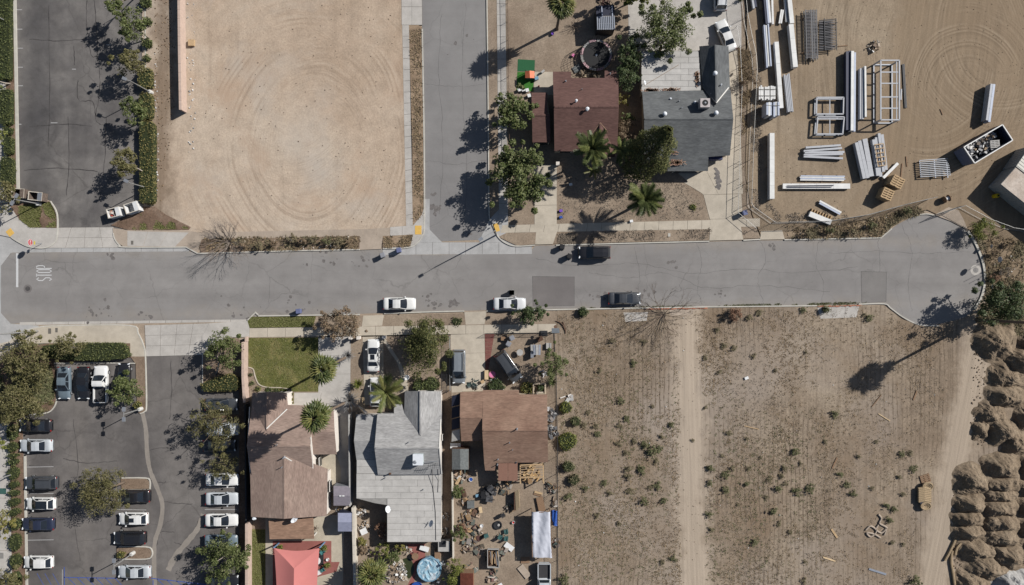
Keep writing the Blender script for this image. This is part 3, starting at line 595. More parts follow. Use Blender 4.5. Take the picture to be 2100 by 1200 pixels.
# tan house
h = House('tan_house', 'house with tan shingle roof beside the green lawn and the car park wall', (590, 930))
h.wall([(519, 809), (587, 808), (588, 834), (638, 834), (684, 846), (688, 930), (643, 931), (644, 972), (668, 972), (668, 1058), (517, 1058), (516, 975), (519, 850)], 2.8)
h.slope([(517, 828, 2.8), (641, 832, 2.8), (636, 915, 4.4), (506, 915, 4.4)], 'sh_tan_x')
h.slope([(506, 915, 4.4), (636, 915, 4.4), (643, 974, 2.8), (517, 979, 2.75)], 'sh_tan_x')
h.slope([(640, 834, 2.75), (684, 842, 2.75), (686, 886, 3.55), (637, 886, 3.55)], 'sh_tan_x')
h.slope([(637, 886, 3.55), (686, 886, 3.55), (690, 932, 2.75), (642, 932, 2.75)], 'sh_tan_x')
h.slope([(517, 806, 2.8), (547, 804, 3.85), (547, 888, 3.85), (515, 850, 2.8)], 'sh_tan_y')
h.slope([(547, 804, 3.85), (588, 806, 2.8), (592, 846, 2.8), (547, 888, 3.85)], 'sh_tan_y')
h.slope([(583, 930, 3.95), (583, 1064, 3.95), (515, 1060, 2.8), (513, 968, 2.8)], 'sh_tan_y')
h.slope([(583, 930, 3.95), (672, 962, 2.8), (670, 1058, 2.8), (583, 1064, 3.95)], 'sh_tan_y')
h.gable((519, 807, 2.8), (586, 807, 2.8), (547, 806, 3.8)); h.gable((518, 1058, 2.8), (667, 1058, 2.8), (583, 1060, 3.9)); h.gable((640, 835, 2.8), (643, 972, 2.8), (635, 915, 4.35)); h.gable((512, 835, 2.8), (514, 975, 2.8), (508, 915, 4.3))
h.trim((589, 839, 3.0), (547, 879, 3.87)); h.trim((586, 938, 3.9), (644, 972, 2.85)); h.trim((637, 897, 4.1), (643, 974, 2.9), mat='fascia')
h.trim((547, 804, 3.85), (547, 882, 3.85), .2, .04, 'sh_tan_y'); h.trim((583, 936, 3.95), (583, 1064, 3.95), .2, .04, 'sh_tan_y'); h.trim((510, 915, 4.4), (634, 915, 4.4), .2, .04, 'sh_tan_x')
for p in ((568, 912, 4.3, .5, .06), (583, 938, 4.0, .6, .1), (580, 957, 3.8, .7, .06)): h.pipe(*p)
h.pipe(521, 1063, 2.7, .3, .16, 'metal_white'); h.dish(606, 1063, 2.9, -.6, .5)
h.window(653, 950, 1.0, 1.2, 1.2, R(92)); h.window(674, 1000, 1.0, 1.4, 1.1, R(90)); h.window(560, 806, 1.0, 1.6, 1.2, 0)
t = thing('patio_cover', W(597, 1085), 'flat brown shingle patio cover on posts behind the tan house', 'patio cover')
MB().slabquad([W(551, 1068, 2.5), W(642, 1062, 2.5), W(644, 1105, 2.2), W(553, 1106, 2.2)], .14).build('cover_roof', M['sh_patio_x'], t)
for x, y in ((554, 1102), (598, 1103), (641, 1102)): p = W(x, y, 2.1); MB().box(p.x, p.y, 1.05, .14, .14, 2.1).build('post', M['fascia'], t)

# pale grey house
h = House('grey_house', 'house with light grey shingle roof and wide flat rear roof', (820, 950))
h.wall([(776, 852), (828, 852), (831, 805), (903, 805), (903, 968), (776, 968)], 2.85)
h.wall([(733, 853), (772, 853), (774, 968), (904, 972), (903, 1109), (797, 1110), (795, 1036), (732, 1020)], 2.4)
h.slope([(774, 848, 2.85), (906, 848, 2.85), (901, 919, 4.5), (768, 919, 4.5)], 'sh_pale_x')
h.slope([(768, 919, 4.5), (901, 919, 4.5), (906, 973, 2.95), (775, 974, 2.95)], 'sh_pale_x')
h.slope([(808, 829, 2.5), (825, 829, 2.5), (834, 862, 3.1), (808, 856, 3.02)], 'sh_pale_x')
h.slope([(830, 803, 2.85), (862, 802, 3.95), (863, 896, 3.95), (829, 850, 2.85)], 'sh_pale_y')
h.slope([(862, 802, 3.95), (904, 803, 2.85), (906, 866, 2.85), (863, 896, 3.95)], 'sh_pale_y')
h.slope([(731, 850, 2.3), (773, 850, 2.3), (772, 904, 3.2), (726, 904, 3.2)], 'sh_pale_x')
h.slope([(726, 904, 3.2), (772, 904, 3.2), (774, 943, 2.6), (731, 943, 2.6)], 'sh_pale_x')
h.gable((773, 850, 2.85), (775, 970, 2.85), (770, 919, 4.45), 'wall_grey'); h.gable((902, 850, 2.85), (904, 970, 2.85), (898, 919, 4.45)); h.gable((832, 804, 2.85), (902, 804, 2.85), (862, 804, 3.9))
h.trim((904, 860, 3.1), (901, 919, 4.5)); h.trim((901, 919, 4.5), (906, 972, 2.98)); h.trim((862, 802, 3.95), (862, 892, 3.95), .2, .04, 'sh_pale_y'); h.trim((770, 919, 4.5), (900, 919, 4.5), .2, .04, 'sh_pale_x')
MB().prism([W(x, y, 2.6).to_2d() for x, y in [(731, 943), (775, 943), (776, 971), (906, 972), (904, 1112), (795, 1112), (793, 1036), (768, 1032), (730, 1022)]], 2.3, 2.56).build('flat_roof', M['roll_joint'], h.t)
rows = []; y = 972.0
for i in range(11):
    x0 = 731 if y + 12.7 < 1030 else 794; st = (0, 34, 17)[i % 3]
    cuts = [x0] + [v for v in (770 + st, 822 + st, 870 + st) if x0 + 12 < v < 890] + [905 if y < 1090 else 904]
    rows.append((y, y + 12.7, cuts)); y += 12.7
sheets(h, [(943.5, 957, [731.5, 774]), (957, 971.5, [731.5, 775])] + rows, 'roll', 2.62)
p = W(858, 941, 4.3); o = MB().box(p.x, p.y, 4.15, 1.35, 1.5, 1.3).build('roof_cooler', pmat('cooler_paint', c(204, 214, 214), .5), h.t)
MB().lathe(p.x - .42, p.y - .35, [(.26, 4.8), (.26, 4.86), (.18, 4.9)], 16).build('cooler_motor', M['metal_grey'], o); MB().box(p.x, p.y, 4.815, 1.42, 1.57, .05).build('cooler_lid', M['metal_white'], o)
p = W(893, 951, 3.7); o = MB().tube([p - Vector((0, 0, .4)), p + Vector((0, 0, 1.3))], .025, 6).build('antenna_mast', M['metal_dark'], h.t)
for k in range(6): MB().beam(p + Vector((-.9 + k*.3, -.35 - .02*k, 1.2)), p + Vector((-.8 + k*.3, .35, 1.2)), .03, .03).build('antenna_rod', M['metal_dark'], o)
MB().beam(p + Vector((-1, 0, 1.2)), p + Vector((.9, .1, 1.2)), .04, .04).build('antenna_boom', M['metal_dark'], o); MB().beam(W(868, 948, 4.2), W(897, 946, 4.2), .06, .06).build('pipe_run', M['metal_grey'], h.t)
h.dish(885, 1071, 2.65, 2.6, .45); h.dish(797, 1042, 2.65, .3, .45); h.pipe(838, 907, 4.2, .5); h.pipe(800, 971, 3, .4, .12, 'wood_dark'); h.pipe(790, 980, 2.65, .5); h.pipe(868, 1004, 2.65, .3)
mb = MB(); mb.tube([W(886, 962, 3.3), W(888, 1000, 2.68), W(893, 1050, 2.68), W(894, 1108, 2.68)], .03, 5); mb.build('roof_cable', M['black'], h.t); MB().tube([W(898, 962, 3.3), W(899, 985, 2.68), W(898, 1010, 2.68)], .025, 5).build('roof_cable', M['black'], h.t)
h.window(845, 804, 1.0, 1.5, 1.2, 0); h.window(906, 900, 1.2, .7, .7, R(90)); h.window(882, 804, 1, 1, 1.2, 0)

# brown house with the crowded back yard
h = House('brown_house', 'house with brown shingle roof in front of the cluttered back yard', (1040, 880))
h.wall([(947, 808), (1063, 804), (1064, 811), (1119, 811), (1121, 946), (997, 948), (993, 902), (949, 902)], 2.75, 'wall_beige')
h.slope([(944, 804, 2.75), (990, 803, 2.75), (990, 857, 3.75), (943, 857, 3.75)], 'sh_brown_x')
h.slope([(943, 857, 3.75), (990, 857, 3.75), (993, 904, 2.75), (946, 905, 2.75)], 'sh_brown_x')
h.slope([(990, 809, 2.86), (1122, 809, 2.8), (1123, 883, 4.3), (989, 883, 4.3)], 'sh_brown_x')
h.slope([(990, 800, 2.68), (1064, 800, 2.68), (1065, 809, 2.86), (990, 809, 2.86)], 'sh_brown_x')
h.slope([(989, 883, 4.3), (1123, 883, 4.3), (1124, 948, 2.8), (993, 950, 2.8)], 'sh_brown_x')
h.slope([(993, 950, 2.8), (1017, 950, 2.8), (1015, 965, 2.45), (995, 965, 2.45)], 'sh_brown_x')
h.gable((992, 835, 2.8), (995, 948, 2.8), (991, 883, 4.25), 'wall_beige'); h.gable((1119, 812, 2.8), (1121, 946, 2.8), (1120, 883, 4.25), 'wall_beige'); h.gable((948, 806, 2.75), (949, 903, 2.75), (946, 857, 3.7), 'wall_beige')
h.trim((991, 883, 4.3), (1122, 883, 4.3), .22, .04, 'sh_brown_x'); h.trim((944, 857, 3.75), (990, 857, 3.75), .22, .04, 'sh_brown_x')
for p in ((1060, 880, 4.3, .6, .09), (1045, 907, 3.7, .6, .07), (1051, 922, 3.4, .45, .05), (1021, 942, 3, .35, .07), (1020, 953, 2.8, .5, .07)): h.pipe(*p)
h.window(1090, 811, 1.0, 1.6, 1.2, 0); h.window(1020, 802, 1.0, 1.6, 1.2, 0); h.window(946, 880, 1.1, 1.0, 1.1, R(90))
t = thing('patio_cover', W(1042, 966), 'plain brown flat patio roof behind the brown house', 'patio cover')
for k in range(2): MB().slabquad([W(1022 + k*20, 944, 2.72), W(1041.5 + k*20, 944, 2.72), W(1041.5 + k*20, 986, 2.5), W(1022 + k*20, 986, 2.5)], .08).build('roof_panel', pmat('patio_felt', c(140, 104, 88), .9, var=.06), t)
for x, y in ((1024, 984), (1060, 984)): p = W(x, y, 2.4); MB().box(p.x, p.y, 1.2, .12, .12, 2.4).build('post', M['wood_old'], t)
t = thing('wooden_ladder', W(1050, 985), 'short ladder leaning on the brown patio roof', 'ladder')
for dx in (0, 3): MB().beam(W(1044 + dx, 988, .15), W(1058 + dx*.6, 947, 2.95), .05, .05).build('rail', M['metal_grey'], t)
for k in range(7): MB().beam(W(1044 + k*2, 988 - k*5.8, .15 + .4*k), W(1047 + k*1.9, 988 - k*5.8, .15 + .4*k), .03, .03).build('rung', M['metal_grey'], t)

# plum tiled house
h = House('plum_house', 'house with dark reddish brown roof below the trampoline', (1200, 230))
h.wall([(1137, 162), (1266, 162), (1266, 306), (1140, 306)], 2.75, 'wall_beige')
h.slope([(1134, 160, 2.85), (1268, 160, 2.85), (1269, 219, 4.3), (1136, 219, 4.3)], 'sh_plum_x')
h.slope([(1136, 219, 4.3), (1269, 219, 4.3), (1266, 311, 2.6), (1137, 310, 2.6)], 'sh_plum_x')
h.slope([(1134, 147, 2.5), (1171, 147, 2.5), (1171, 160, 2.85), (1134, 160, 2.85)], 'sh_plum_x'); h.slope([(1240, 145, 2.5), (1264, 145, 2.5), (1264, 160, 2.85), (1240, 160, 2.85)], 'sh_plum_x')
h.slope([(1231, 248, 3.75), (1231, 322, 3.75), (1196, 322, 2.5), (1196, 296, 2.5)], 'sh_plum_y'); h.slope([(1231, 248, 3.75), (1264, 290, 2.5), (1262, 322, 2.5), (1231, 322, 3.75)], 'sh_plum_y')
h.ridge((1137, 219, 4.3), (1269, 219, 4.3), 'sh_plum_x'); h.trim((1231, 254, 3.75), (1231, 322, 3.75), .2, .04, 'sh_plum_y'); h.trim((1231, 252, 3.72), (1202, 290, 2.95), .12, .05, 'sh_brown_x'); h.trim((1231, 252, 3.72), (1259, 286, 2.95), .12, .05, 'sh_brown_x')
h.gable((1139, 164, 2.8), (1141, 304, 2.7), (1139, 219, 4.2), 'wall_beige'); h.gable((1265, 164, 2.8), (1265, 304, 2.7), (1267, 219, 4.2), 'wall_beige')
for p in ((1160, 167, 3.0, .4, .09), (1193, 184, 3.4, .5, .05), (1251, 152, 2.7, .5, .08)): h.pipe(*p)
h.pipe(1181, 209, 4.0, .7, .09, 'metal_white', True); h.pipe(1204, 225, 4.2, .5, .12, 'metal_white', True)
h.window(1160, 308, 1, 1.6, 1.1, 0); h.window(1140, 250, 1, 1.2, 1.1, R(90))
h = House('plum_garage', 'small gabled garage in dark reddish brown beside the plum house', (1110, 240))
h.wall([(1093, 193), (1121, 193), (1127, 237), (1127, 290), (1094, 290)], 2.4, 'wall_beige')
h.slope([(1090, 190, 2.45), (1122, 190, 2.45), (1123, 236, 3.25), (1091, 236, 3.25)], 'sh_plum_x'); h.slope([(1091, 236, 3.25), (1128, 236, 3.25), (1129, 292, 2.3), (1092, 292, 2.3)], 'sh_plum_x')
h.ridge((1091, 236, 3.25), (1128, 236, 3.25), 'sh_plum_x'); h.gable((1092, 195, 2.4), (1094, 289, 2.3), (1092, 236, 3.15), 'wall_beige'); h.window(1110, 291, .2, 2.0, 1.9, 0, 2.0)

# slate house
h = House('slate_house', 'house with dark slate grey roof and pale flat roof section', (1410, 220))
h.wall([(1323, 192), (1436, 190), (1436, 100), (1491, 99), (1494, 188), (1500, 244), (1494, 316), (1450, 318), (1450, 330), (1372, 330), (1372, 326), (1325, 326)], 2.75, 'wall_beige', .4)
h.wall([(1373, 331), (1449, 331), (1449, 347), (1373, 347)], 2.2, 'wall_beige', .1)
h.wall([(1318, 108), (1433, 107), (1437, 187), (1319, 189)], 2.6, 'wall_beige')
h.slope([(1317, 188, 2.85), (1498, 184, 2.85), (1504, 244, 4.3), (1321, 244, 4.3)], 'sh_slate_x'); h.slope([(1321, 244, 4.3), (1504, 244, 4.3), (1497, 319, 2.75), (1322, 330, 2.6)], 'sh_slate_x')
h.slope([(1369, 316, 2.84), (1453, 316, 2.84), (1452, 351, 2.2), (1369, 351, 2.2)], 'sh_slate_x')
h.slope([(1434, 95, 2.8), (1467, 92, 4.0), (1469, 216, 4.0), (1441, 180, 2.8)], 'sh_slate_y'); h.slope([(1467, 92, 4.0), (1494, 95, 2.8), (1497, 180, 2.8), (1469, 216, 4.0)], 'sh_slate_y')
h.gable((1435, 97, 2.8), (1493, 97, 2.8), (1467, 95, 3.95), 'wall_beige'); h.gable((1498, 190, 2.8), (1495, 316, 2.7), (1501, 244, 4.2), 'wall_beige'); h.gable((1323, 192, 2.8), (1325, 326, 2.7), (1323, 244, 4.2), 'wall_beige')
h.trim((1469, 211, 3.98), (1494, 180, 2.9)); h.trim((1469, 211, 3.98), (1447, 186, 2.95), .06, .06); h.trim((1467, 92, 4.0), (1469, 209, 4.0), .2, .04, 'sh_slate_y'); h.trim((1322, 244, 4.3), (1503, 244, 4.3), .2, .04, 'sh_slate_x')
MB().prism([W(x, y, 2.6).to_2d() for x, y in [(1315, 105), (1434, 104), (1439, 187), (1317, 190)]], 2.4, 2.62).build('flat_roof', M['roll_joint'], h.t)
sheets(h, [(105.5 + i*12, 117.5 + i*12, [1315.5, 1350 + (i % 3)*14, 1396 + (i % 2)*16, 1433 + i*.7]) for i in range(7)], 'roll', 2.68)
for p in ((1465, 152, 3.9), (1362, 235, 4.1), (1467, 233, 4.1)): h.turbine(*p)
for p in ((1478, 175, 3.6, .5, .08, 'metal_white'), (1375, 203, 3.2, .3, .12, 'metal_white'), (1392, 208, 3.4, .4, .06), (1397, 222, 3.7, .4, .06), (1456, 194, 3.1, .5, .06), (1425, 210, 3.5, .4, .12, 'metal_white')): h.pipe(*p)
p = W(1444, 213, 4.4); o = MB().box(p.x, p.y, 4.3, 1.35, 1.25, 1.3).build('roof_air_unit', pmat('unit_paint', c(186, 176, 172), .5), h.t)
MB().lathe(p.x, p.y, [(.42, 4.9), (.42, 4.965), (.36, 4.97)], 20).build('fan_guard', M['black'], o); MB().lathe(p.x, p.y, [(.14, 4.9), (.14, 5.0), (.1, 5.02)], 12).build('fan_hub', M['metal_grey'], o)
MB().beam(W(1322, 175, 2.72), W(1392, 133, 2.72), .05, .04).build('roof_cable', M['wood_old'], h.t); h.dish(1321, 172, 2.7, .2, .3)
h.window(1350, 330, 1, 1.6, 1.1, 0); h.window(1410, 350, .2, 3.6, 1.8, 0, 2.0); h.window(1498, 270, 1, 1.2, 1.0, R(88))
p = W(1466, 324, 1.2); MB().box(p.x, p.y, 1.1, 2.0, .6, 1.0).build('porch_box', pmat('porch_blue', c(60, 66, 100), .6), h.t)
# fallen brown needles on the slate roof
mb = MB()
for cx, cy, sx, sy, z, n in ((1388, 333, 14, 5, 2.62, 60), (1378, 312, 8, 4, 2.95, 25), (1335, 185, 16, 3, 2.75, 60), (1375, 184, 14, 3, 2.75, 50), (1430, 160, 3, 18, 2.75, 45)):
    for _ in range(n):
        q = W(rnd.gauss(cx, sx*.5), rnd.gauss(cy, sy*.5), z + .06); a = rnd.uniform(0, 6.3); d = Vector((math.cos(a), math.sin(a), 0))*.2; e = Vector((-d.y, d.x, 0))*.25
        mb.add([q - d - e, q + d - e, q + d + e, q - d + e], [(0, 1, 2, 3)])
mb.build('fallen_leaves', imat('fallen', [c(140, 104, 86), c(170, 140, 116)]), kind='stuff', label='brown fallen leaves lying on the slate roof', cat='leaves')
# ---------------------------------------------------------------- vegetation
def G(*l): return [(a/740, b/760, d/760, 1) for a, b, d in l]
M['leaf_green'] = imat('leaf_green', G((26, 40, 10), (52, 68, 20), (78, 92, 34), (104, 112, 52)), .6, .25)
M['leaf_deep'] = imat('leaf_deep', G((14, 26, 9), (26, 42, 13), (40, 56, 20), (62, 74, 32)), .6, .2)
M['leaf_olive'] = imat('leaf_olive', G((38, 40, 14), (66, 64, 24), (92, 86, 38), (120, 108, 54)), .65, .25)
M['leaf_lime'] = imat('leaf_lime', G((56, 72, 14), (96, 108, 24), (130, 136, 40)), .6, .25)
M['leaf_yellow'] = imat('leaf_yellow', G((70, 74, 18), (120, 112, 32), (150, 128, 50)), .65, .25)
M['leaf_brown'] = imat('leaf_brown', G((84, 58, 36), (118, 86, 56), (142, 108, 76), (92, 78, 44)), .8, .15)
M['leaf_rust'] = imat('leaf_rust', G((90, 50, 32), (128, 74, 48), (150, 100, 66)), .8, .1)
M['leaf_conifer'] = imat('leaf_conifer', G((16, 22, 6), (34, 40, 11), (54, 58, 18), (84, 82, 30)), .7, .12)
M['hedge'] = imat('hedge_leaf', G((36, 46, 13), (58, 68, 22), (82, 88, 34)), .65, .2)
M['hedge_dry'] = imat('hedge_dry_leaf', G((66, 64, 20), (104, 96, 34), (142, 120, 50)), .7, .2)
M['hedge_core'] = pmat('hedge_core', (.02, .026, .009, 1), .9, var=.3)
M['frond'] = imat('frond', G((44, 58, 16), (74, 88, 28), (108, 112, 44)), .5, .2); M['frond_bright'] = imat('frond_bright', G((86, 92, 28), (130, 126, 46)), .5, .2); M['frond_dead'] = imat('frond_dead', G((100, 80, 54), (140, 118, 84)), .8)  # green, brighter yellow-green and dead brown frond colours
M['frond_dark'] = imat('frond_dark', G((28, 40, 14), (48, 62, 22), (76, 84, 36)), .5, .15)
M['bark'] = pmat('bark', c(120, 104, 90), .95, var=.3, scale=8); M['bark_pale'] = pmat('bark_pale', c(172, 160, 146), .9, var=.2, scale=8); M['bark_dark'] = pmat('bark_dark', c(78, 66, 58), .95, var=.3, scale=8)
M['twig'] = pmat('twig', c(128, 116, 106), .95, var=.3, scale=8)
M['agave'] = imat('agave', G((150, 150, 146), (190, 188, 184), (120, 122, 116)), .7)
M['straw'] = imat('straw', G((150, 112, 64), (190, 150, 96), (128, 98, 64), (104, 84, 58), (172, 128, 74)), .9, .15)
M['straw_grey'] = imat('straw_grey', G((120, 100, 78), (158, 134, 106), (96, 80, 62)), .9, .1)
M['weed'] = imat('weed_leaf', G((54, 64, 28), (84, 92, 42), (116, 116, 62), (100, 90, 52)), .75, .3); M['weed_olive'] = imat('weed_olive', G((84, 78, 44), (122, 106, 64), (146, 124, 82)), .8, .25)
M['grass'] = imat('grass_blade', G((62, 76, 18), (88, 98, 28), (122, 122, 52), (104, 96, 46)), .7, .2)

def rdir(r):
    z = r.uniform(-1, 1); a = r.uniform(0, 6.2832); q = math.sqrt(1 - z*z); return Vector((q*math.cos(a), q*math.sin(a), z))
def leaf(mb, p, nrm, s, asp, r):
    t = nrm.cross(rdir(r))
    if t.length < 1e-3: t = Vector((1, 0, 0))
    t.normalize(); b = nrm.cross(t); l = s*r.uniform(.7, 1.3); w = l*asp
    mb.add([p - t*l*.5, p + b*w*.5 + t*l*.08, p + t*l*.5, p - b*w*.5 + t*l*.08], [(0, 1, 2, 3)])
def crownmesh(mb, C, rx, ry, rz, n, size, asp, r, nclump, clr=.4, up=.6, low=-.6, hollow=.35):
    cl = []
    for _ in range(nclump):
        d = rdir(r)
        while d.z < low: d = rdir(r)
        far = r.random() < .22; k = r.uniform(.95, 1.22) if far else r.uniform(hollow, .9); rc = clr*min(rx, ry, rz*1.3)*(r.uniform(.25, .5) if far else r.uniform(.55, 1.1))
        cl.append((C + Vector((d.x*rx*k, d.y*ry*k, d.z*rz*k)), rc))
    for _ in range(n):
        p, rc = r.choice(cl); d = rdir(r); q = p + d*rc*(r.random()**.45)*Vector((1, 1, .8)).length/1.6
        nr = (d*.7 + Vector((0, 0, up)) + rdir(r)*.7).normalized(); leaf(mb, q, nr, size, asp, r)
    return cl
def limbs(mb, base, C, cl, tr, r, k=9, fork=.45, h0=0.0):
    base = Vector(base); top = Vector((C.x, C.y, C.z - .1)); fk = base.lerp(top, fork) + Vector((r.uniform(-.15, .15), r.uniform(-.15, .15), 0))
    mb.tube([base - Vector((0, 0, .1)), base.lerp(fk, .5) + Vector((r.uniform(-.1, .1), r.uniform(-.1, .1), 0)), fk, fk.lerp(top, .7)], [tr*1.25, tr, tr*.8, tr*.35], 7)
    for p, rc in r.sample(cl, min(k, len(cl))):
        st = fk.lerp(top, r.uniform(0, .5)); mid = st.lerp(p, .5) + Vector((0, 0, .15)); mb.tube([st, mid, p], [tr*.5, tr*.33, tr*.12], 5)
def tree(name, label, base, h, crown, rx, ry, rz, mat, n=2200, size=.3, asp=.55, seed=1, tr=.14, bark='bark', nclump=26, clr=.42, group=None, cat='tree', up=.6, low=-.6, k=9, fork=.45, zb=.1):
    r = random.Random(seed); rx *= 1.12; ry *= 1.12; hc = h - rz; C = W(crown[0], crown[1], hc); B = W(*base); B.z = zb
    t = thing(name, B, label, cat, group); n = int(n*1.5); nclump = int(nclump*1.6); mb = MB(); cl = crownmesh(mb, C, rx, ry, rz, n, size, asp, r, nclump, clr, up, low)
    mb.build('crown', M[mat], t); tm = MB(); limbs(tm, B, C, cl, tr, r, k, fork); tm.build('trunk', M[bark], t, smooth=True); return t
ROW = 'street trees along the upper car park hedge'
tree('car_park_tree', 'top leafy tree of the row along the upper car park hedge', (306, 79), 5.6, (271, 48), 1.7, 1.9, 1.6, 'leaf_green', 1300, .32, .5, 3, .11, 'bark_pale', 16, group=ROW)
tree('car_park_tree', 'second tree from the top along the upper car park hedge, spreading wide', (302, 150), 5.4, (265, 131), 2.3, 1.7, 1.5, 'leaf_olive', 1300, .32, .5, 4, .11, 'bark_pale', 16, group=ROW)
tree('car_park_tree', 'small round tree in the middle of the upper car park hedge', (303, 243), 5.0, (273, 228), 1.6, 1.6, 1.5, 'leaf_green', 1200, .32, .5, 5, .1, 'bark_pale', 14, group=ROW)
tree('car_park_tree', 'lowest tree of the upper car park row with pale forked trunk', (304, 358), 5.4, (260, 334), 1.7, 1.9, 1.5, 'leaf_olive', 1300, .32, .5, 6, .1, 'bark_pale', 14, group=ROW)
tree('car_park_tree', 'tree at the very top edge of the upper car park', (285, -12), 5.4, (236, 8), 1.3, 1.6, 1.4, 'leaf_green', 800, .32, .5, 7, .1, 'bark_pale', 12, group=ROW)
tree('pavement_tree', 'tree at the left edge beside the brown dumpsters', (32, 418), 4.8, (-2, 404), 1.9, 2.2, 1.5, 'leaf_olive', 1300, .3, .5, 8, .13, 'bark_pale', 16)
tree('pavement_tree', 'leafy tree cut by the left edge above the brown dumpsters', (22, 172), 4.6, (-22, 160), 1.5, 1.7, 1.4, 'leaf_green', 700, .3, .5, 9, .1, 'bark_pale', 12)
tree('pavement_tree', 'thin tree at the left edge by the narrow hedge gap', (12, 290), 4.4, (-6, 276), 1.0, 1.3, 1.2, 'leaf_lime', 500, .28, .5, 10, .08, 'bark_pale', 10)
tree('corner_tree', 'large bronze green tree in the bed by the street corner', (98, 728), 5.2, (58, 737), 3.1, 3.2, 2.2, 'leaf_olive', 3400, .3, .45, 11, .2, 'bark', 34)
tree('corner_tree', 'small feathery tree growing out of the green hedge', (176, 716), 5.0, (138, 712), 2.1, 1.9, 1.6, 'leaf_olive', 1200, .3, .35, 12, .1, 'bark_pale', 22, .3)
tree('corner_tree', 'wide bronze green tree overhanging the black parked car', (70, 815), 5.4, (36, 828), 4.0, 2.9, 2.1, 'leaf_olive', 3800, .3, .42, 13, .2, 'bark', 36)
tree('car_park_tree', 'bushy green tree covering the dark car by the lamp', (284, 790), 4.2, (258, 800), 1.9, 2.3, 1.6, 'leaf_green', 1700, .3, .45, 14, .1, 'bark', 20)
tree('car_park_tree', 'round willowy tree on the island in the lower car park', (256, 988), 5.8, (211, 1008), 3.3, 3.3, 2.2, 'leaf_olive', 4200, .34, .25, 15, .18, 'bark', 34, up=.3)
tree('car_park_tree', 'leafy green tree beside the lawn wall and its driveway', (444, 768), 5.2, (455, 722), 2.3, 2.5, 1.9, 'leaf_green', 2200, .34, .4, 16, .13, 'bark_pale', 20, up=.35)
tree('car_park_tree', 'feathery tree hiding two cars against the car park wall', (466, 858), 5.6, (440, 872), 2.9, 3.2, 1.9, 'leaf_olive', 2300, .42, .2, 17, .16, 'bark', 30, up=.2)
tree('car_park_tree', 'thin feathery tree above the row of pale cars', (480, 940), 5.0, (458, 956), 2.4, 1.6, 1.5, 'leaf_olive', 900, .42, .18, 18, .1, 'bark', 20, up=.2)
tree('car_park_tree', 'dense round tree over the car at the lower car park wall', (492, 1115), 5.6, (457, 1146), 3.0, 3.2, 2.2, 'leaf_green', 3600, .3, .45, 19, .17, 'bark_pale', 32)
tree('pavement_tree', 'yellow green tree at the left edge beside the lower car park hedge', (22, 1075), 4.0, (0, 1078), 1.6, 2.0, 1.3, 'leaf_yellow', 900, .3, .5, 20, .1, 'bark_pale', 14)
tree('pavement_tree', 'tree in the bottom left corner', (40, 1180), 4.4, (14, 1192), 2.0, 1.9, 1.5, 'leaf_olive', 1100, .3, .5, 21, .1, 'bark_pale', 14)
tree('pavement_tree', 'little yellow tree at the left edge above the lamp', (14, 905), 3.6, (-4, 910), .9, 1.1, 1.0, 'leaf_lime', 400, .28, .5, 22, .07, 'bark_pale', 8)
tree('street_tree', 'brown leaved dying tree on the parkway by the green lawn', (718, 660), 5.0, (694, 664), 3.2, 2.3, 1.7, 'leaf_brown', 3000, .26, .45, 23, .13, 'bark', 34, .32)
tree('front_yard_tree', 'large dark green tree in front of the grey house', (876, 704), 6.2, (872, 710), 2.9, 3.3, 2.4, 'leaf_conifer', 8000, .24, .5, 24, .2, 'bark', 34, .5, low=-.9)
tree('front_yard_tree', 'pinkish bush beside the large dark tree and the driveway', (905, 690), 2.6, (905, 694), .9, .9, .9, 'leaf_brown', 500, .2, .6, 25, .06, 'bark', 8)
tree('street_tree', 'small tree on the kerb beside the white car', (1088, 648), 3.8, (1087, 640), 2.3, 1.6, 1.3, 'leaf_deep', 1800, .26, .5, 26, .09, 'bark', 20)
tree('front_yard_tree', 'loose green shrub on the fence corner of the cluttered front yard', (1126, 740), 4.6, (1132, 744), 1.9, 2.3, 1.6, 'leaf_green', 1500, .3, .35, 27, .09, 'bark', 20, .34)
tree('front_yard_tree', 'leafy tree next to the small plum garage', (1062, 240), 5.4, (1052, 226), 2.6, 2.9, 1.9, 'leaf_green', 2600, .36, .6, 28, .14, 'bark', 26, .36)
tree('front_yard_tree', 'big round tree at the corner of the side street', (1072, 400), 6.8, (1066, 366), 4.0, 4.2, 2.6, 'leaf_green', 7600, .34, .6, 29, .2, 'bark', 44, .36)
tree('back_yard_tree', 'big round tree over the pale flat roof', (1352, 105), 6.6, (1370, 58), 3.7, 3.5, 2.5, 'leaf_green', 5600, .3, .5, 30, .18, 'bark', 42, .36)
tree('back_yard_tree', 'tree at the top edge behind the slatted shed', (1290, 8), 5.5, (1302, -18), 3.0, 1.6, 1.8, 'leaf_lime', 1800, .34, .6, 31, .12, 'bark', 22)
tree('back_yard_tree', 'dark shrub tree between the trampoline and the pale flat roof', (1284, 130), 4.4, (1288, 108), 1.7, 2.3, 1.6, 'leaf_deep', 1700, .28, .5, 32, .09, 'bark', 18)
tree('back_yard_tree', 'dark shrub tree in the narrow gap beside the pale flat roof', (1284, 175), 4.0, (1290, 155), 1.7, 1.9, 1.4, 'leaf_deep', 1400, .28, .45, 33, .09, 'bark', 16)
tree('side_shrub', 'small yellow shrub in the gap between two roofs', (1276, 212), 1.9, (1278, 204), .9, .8, .8, 'leaf_yellow', 350, .24, .4, 34, .05, 'bark', 8, cat='shrub')
tree('side_shrub', 'brown twiggy bush between the plum and slate houses', (1276, 275), 3.2, (1284, 268), 1.5, 1.5, 1.2, 'leaf_brown', 1200, .2, .35, 35, .07, 'bark', 16, cat='shrub')
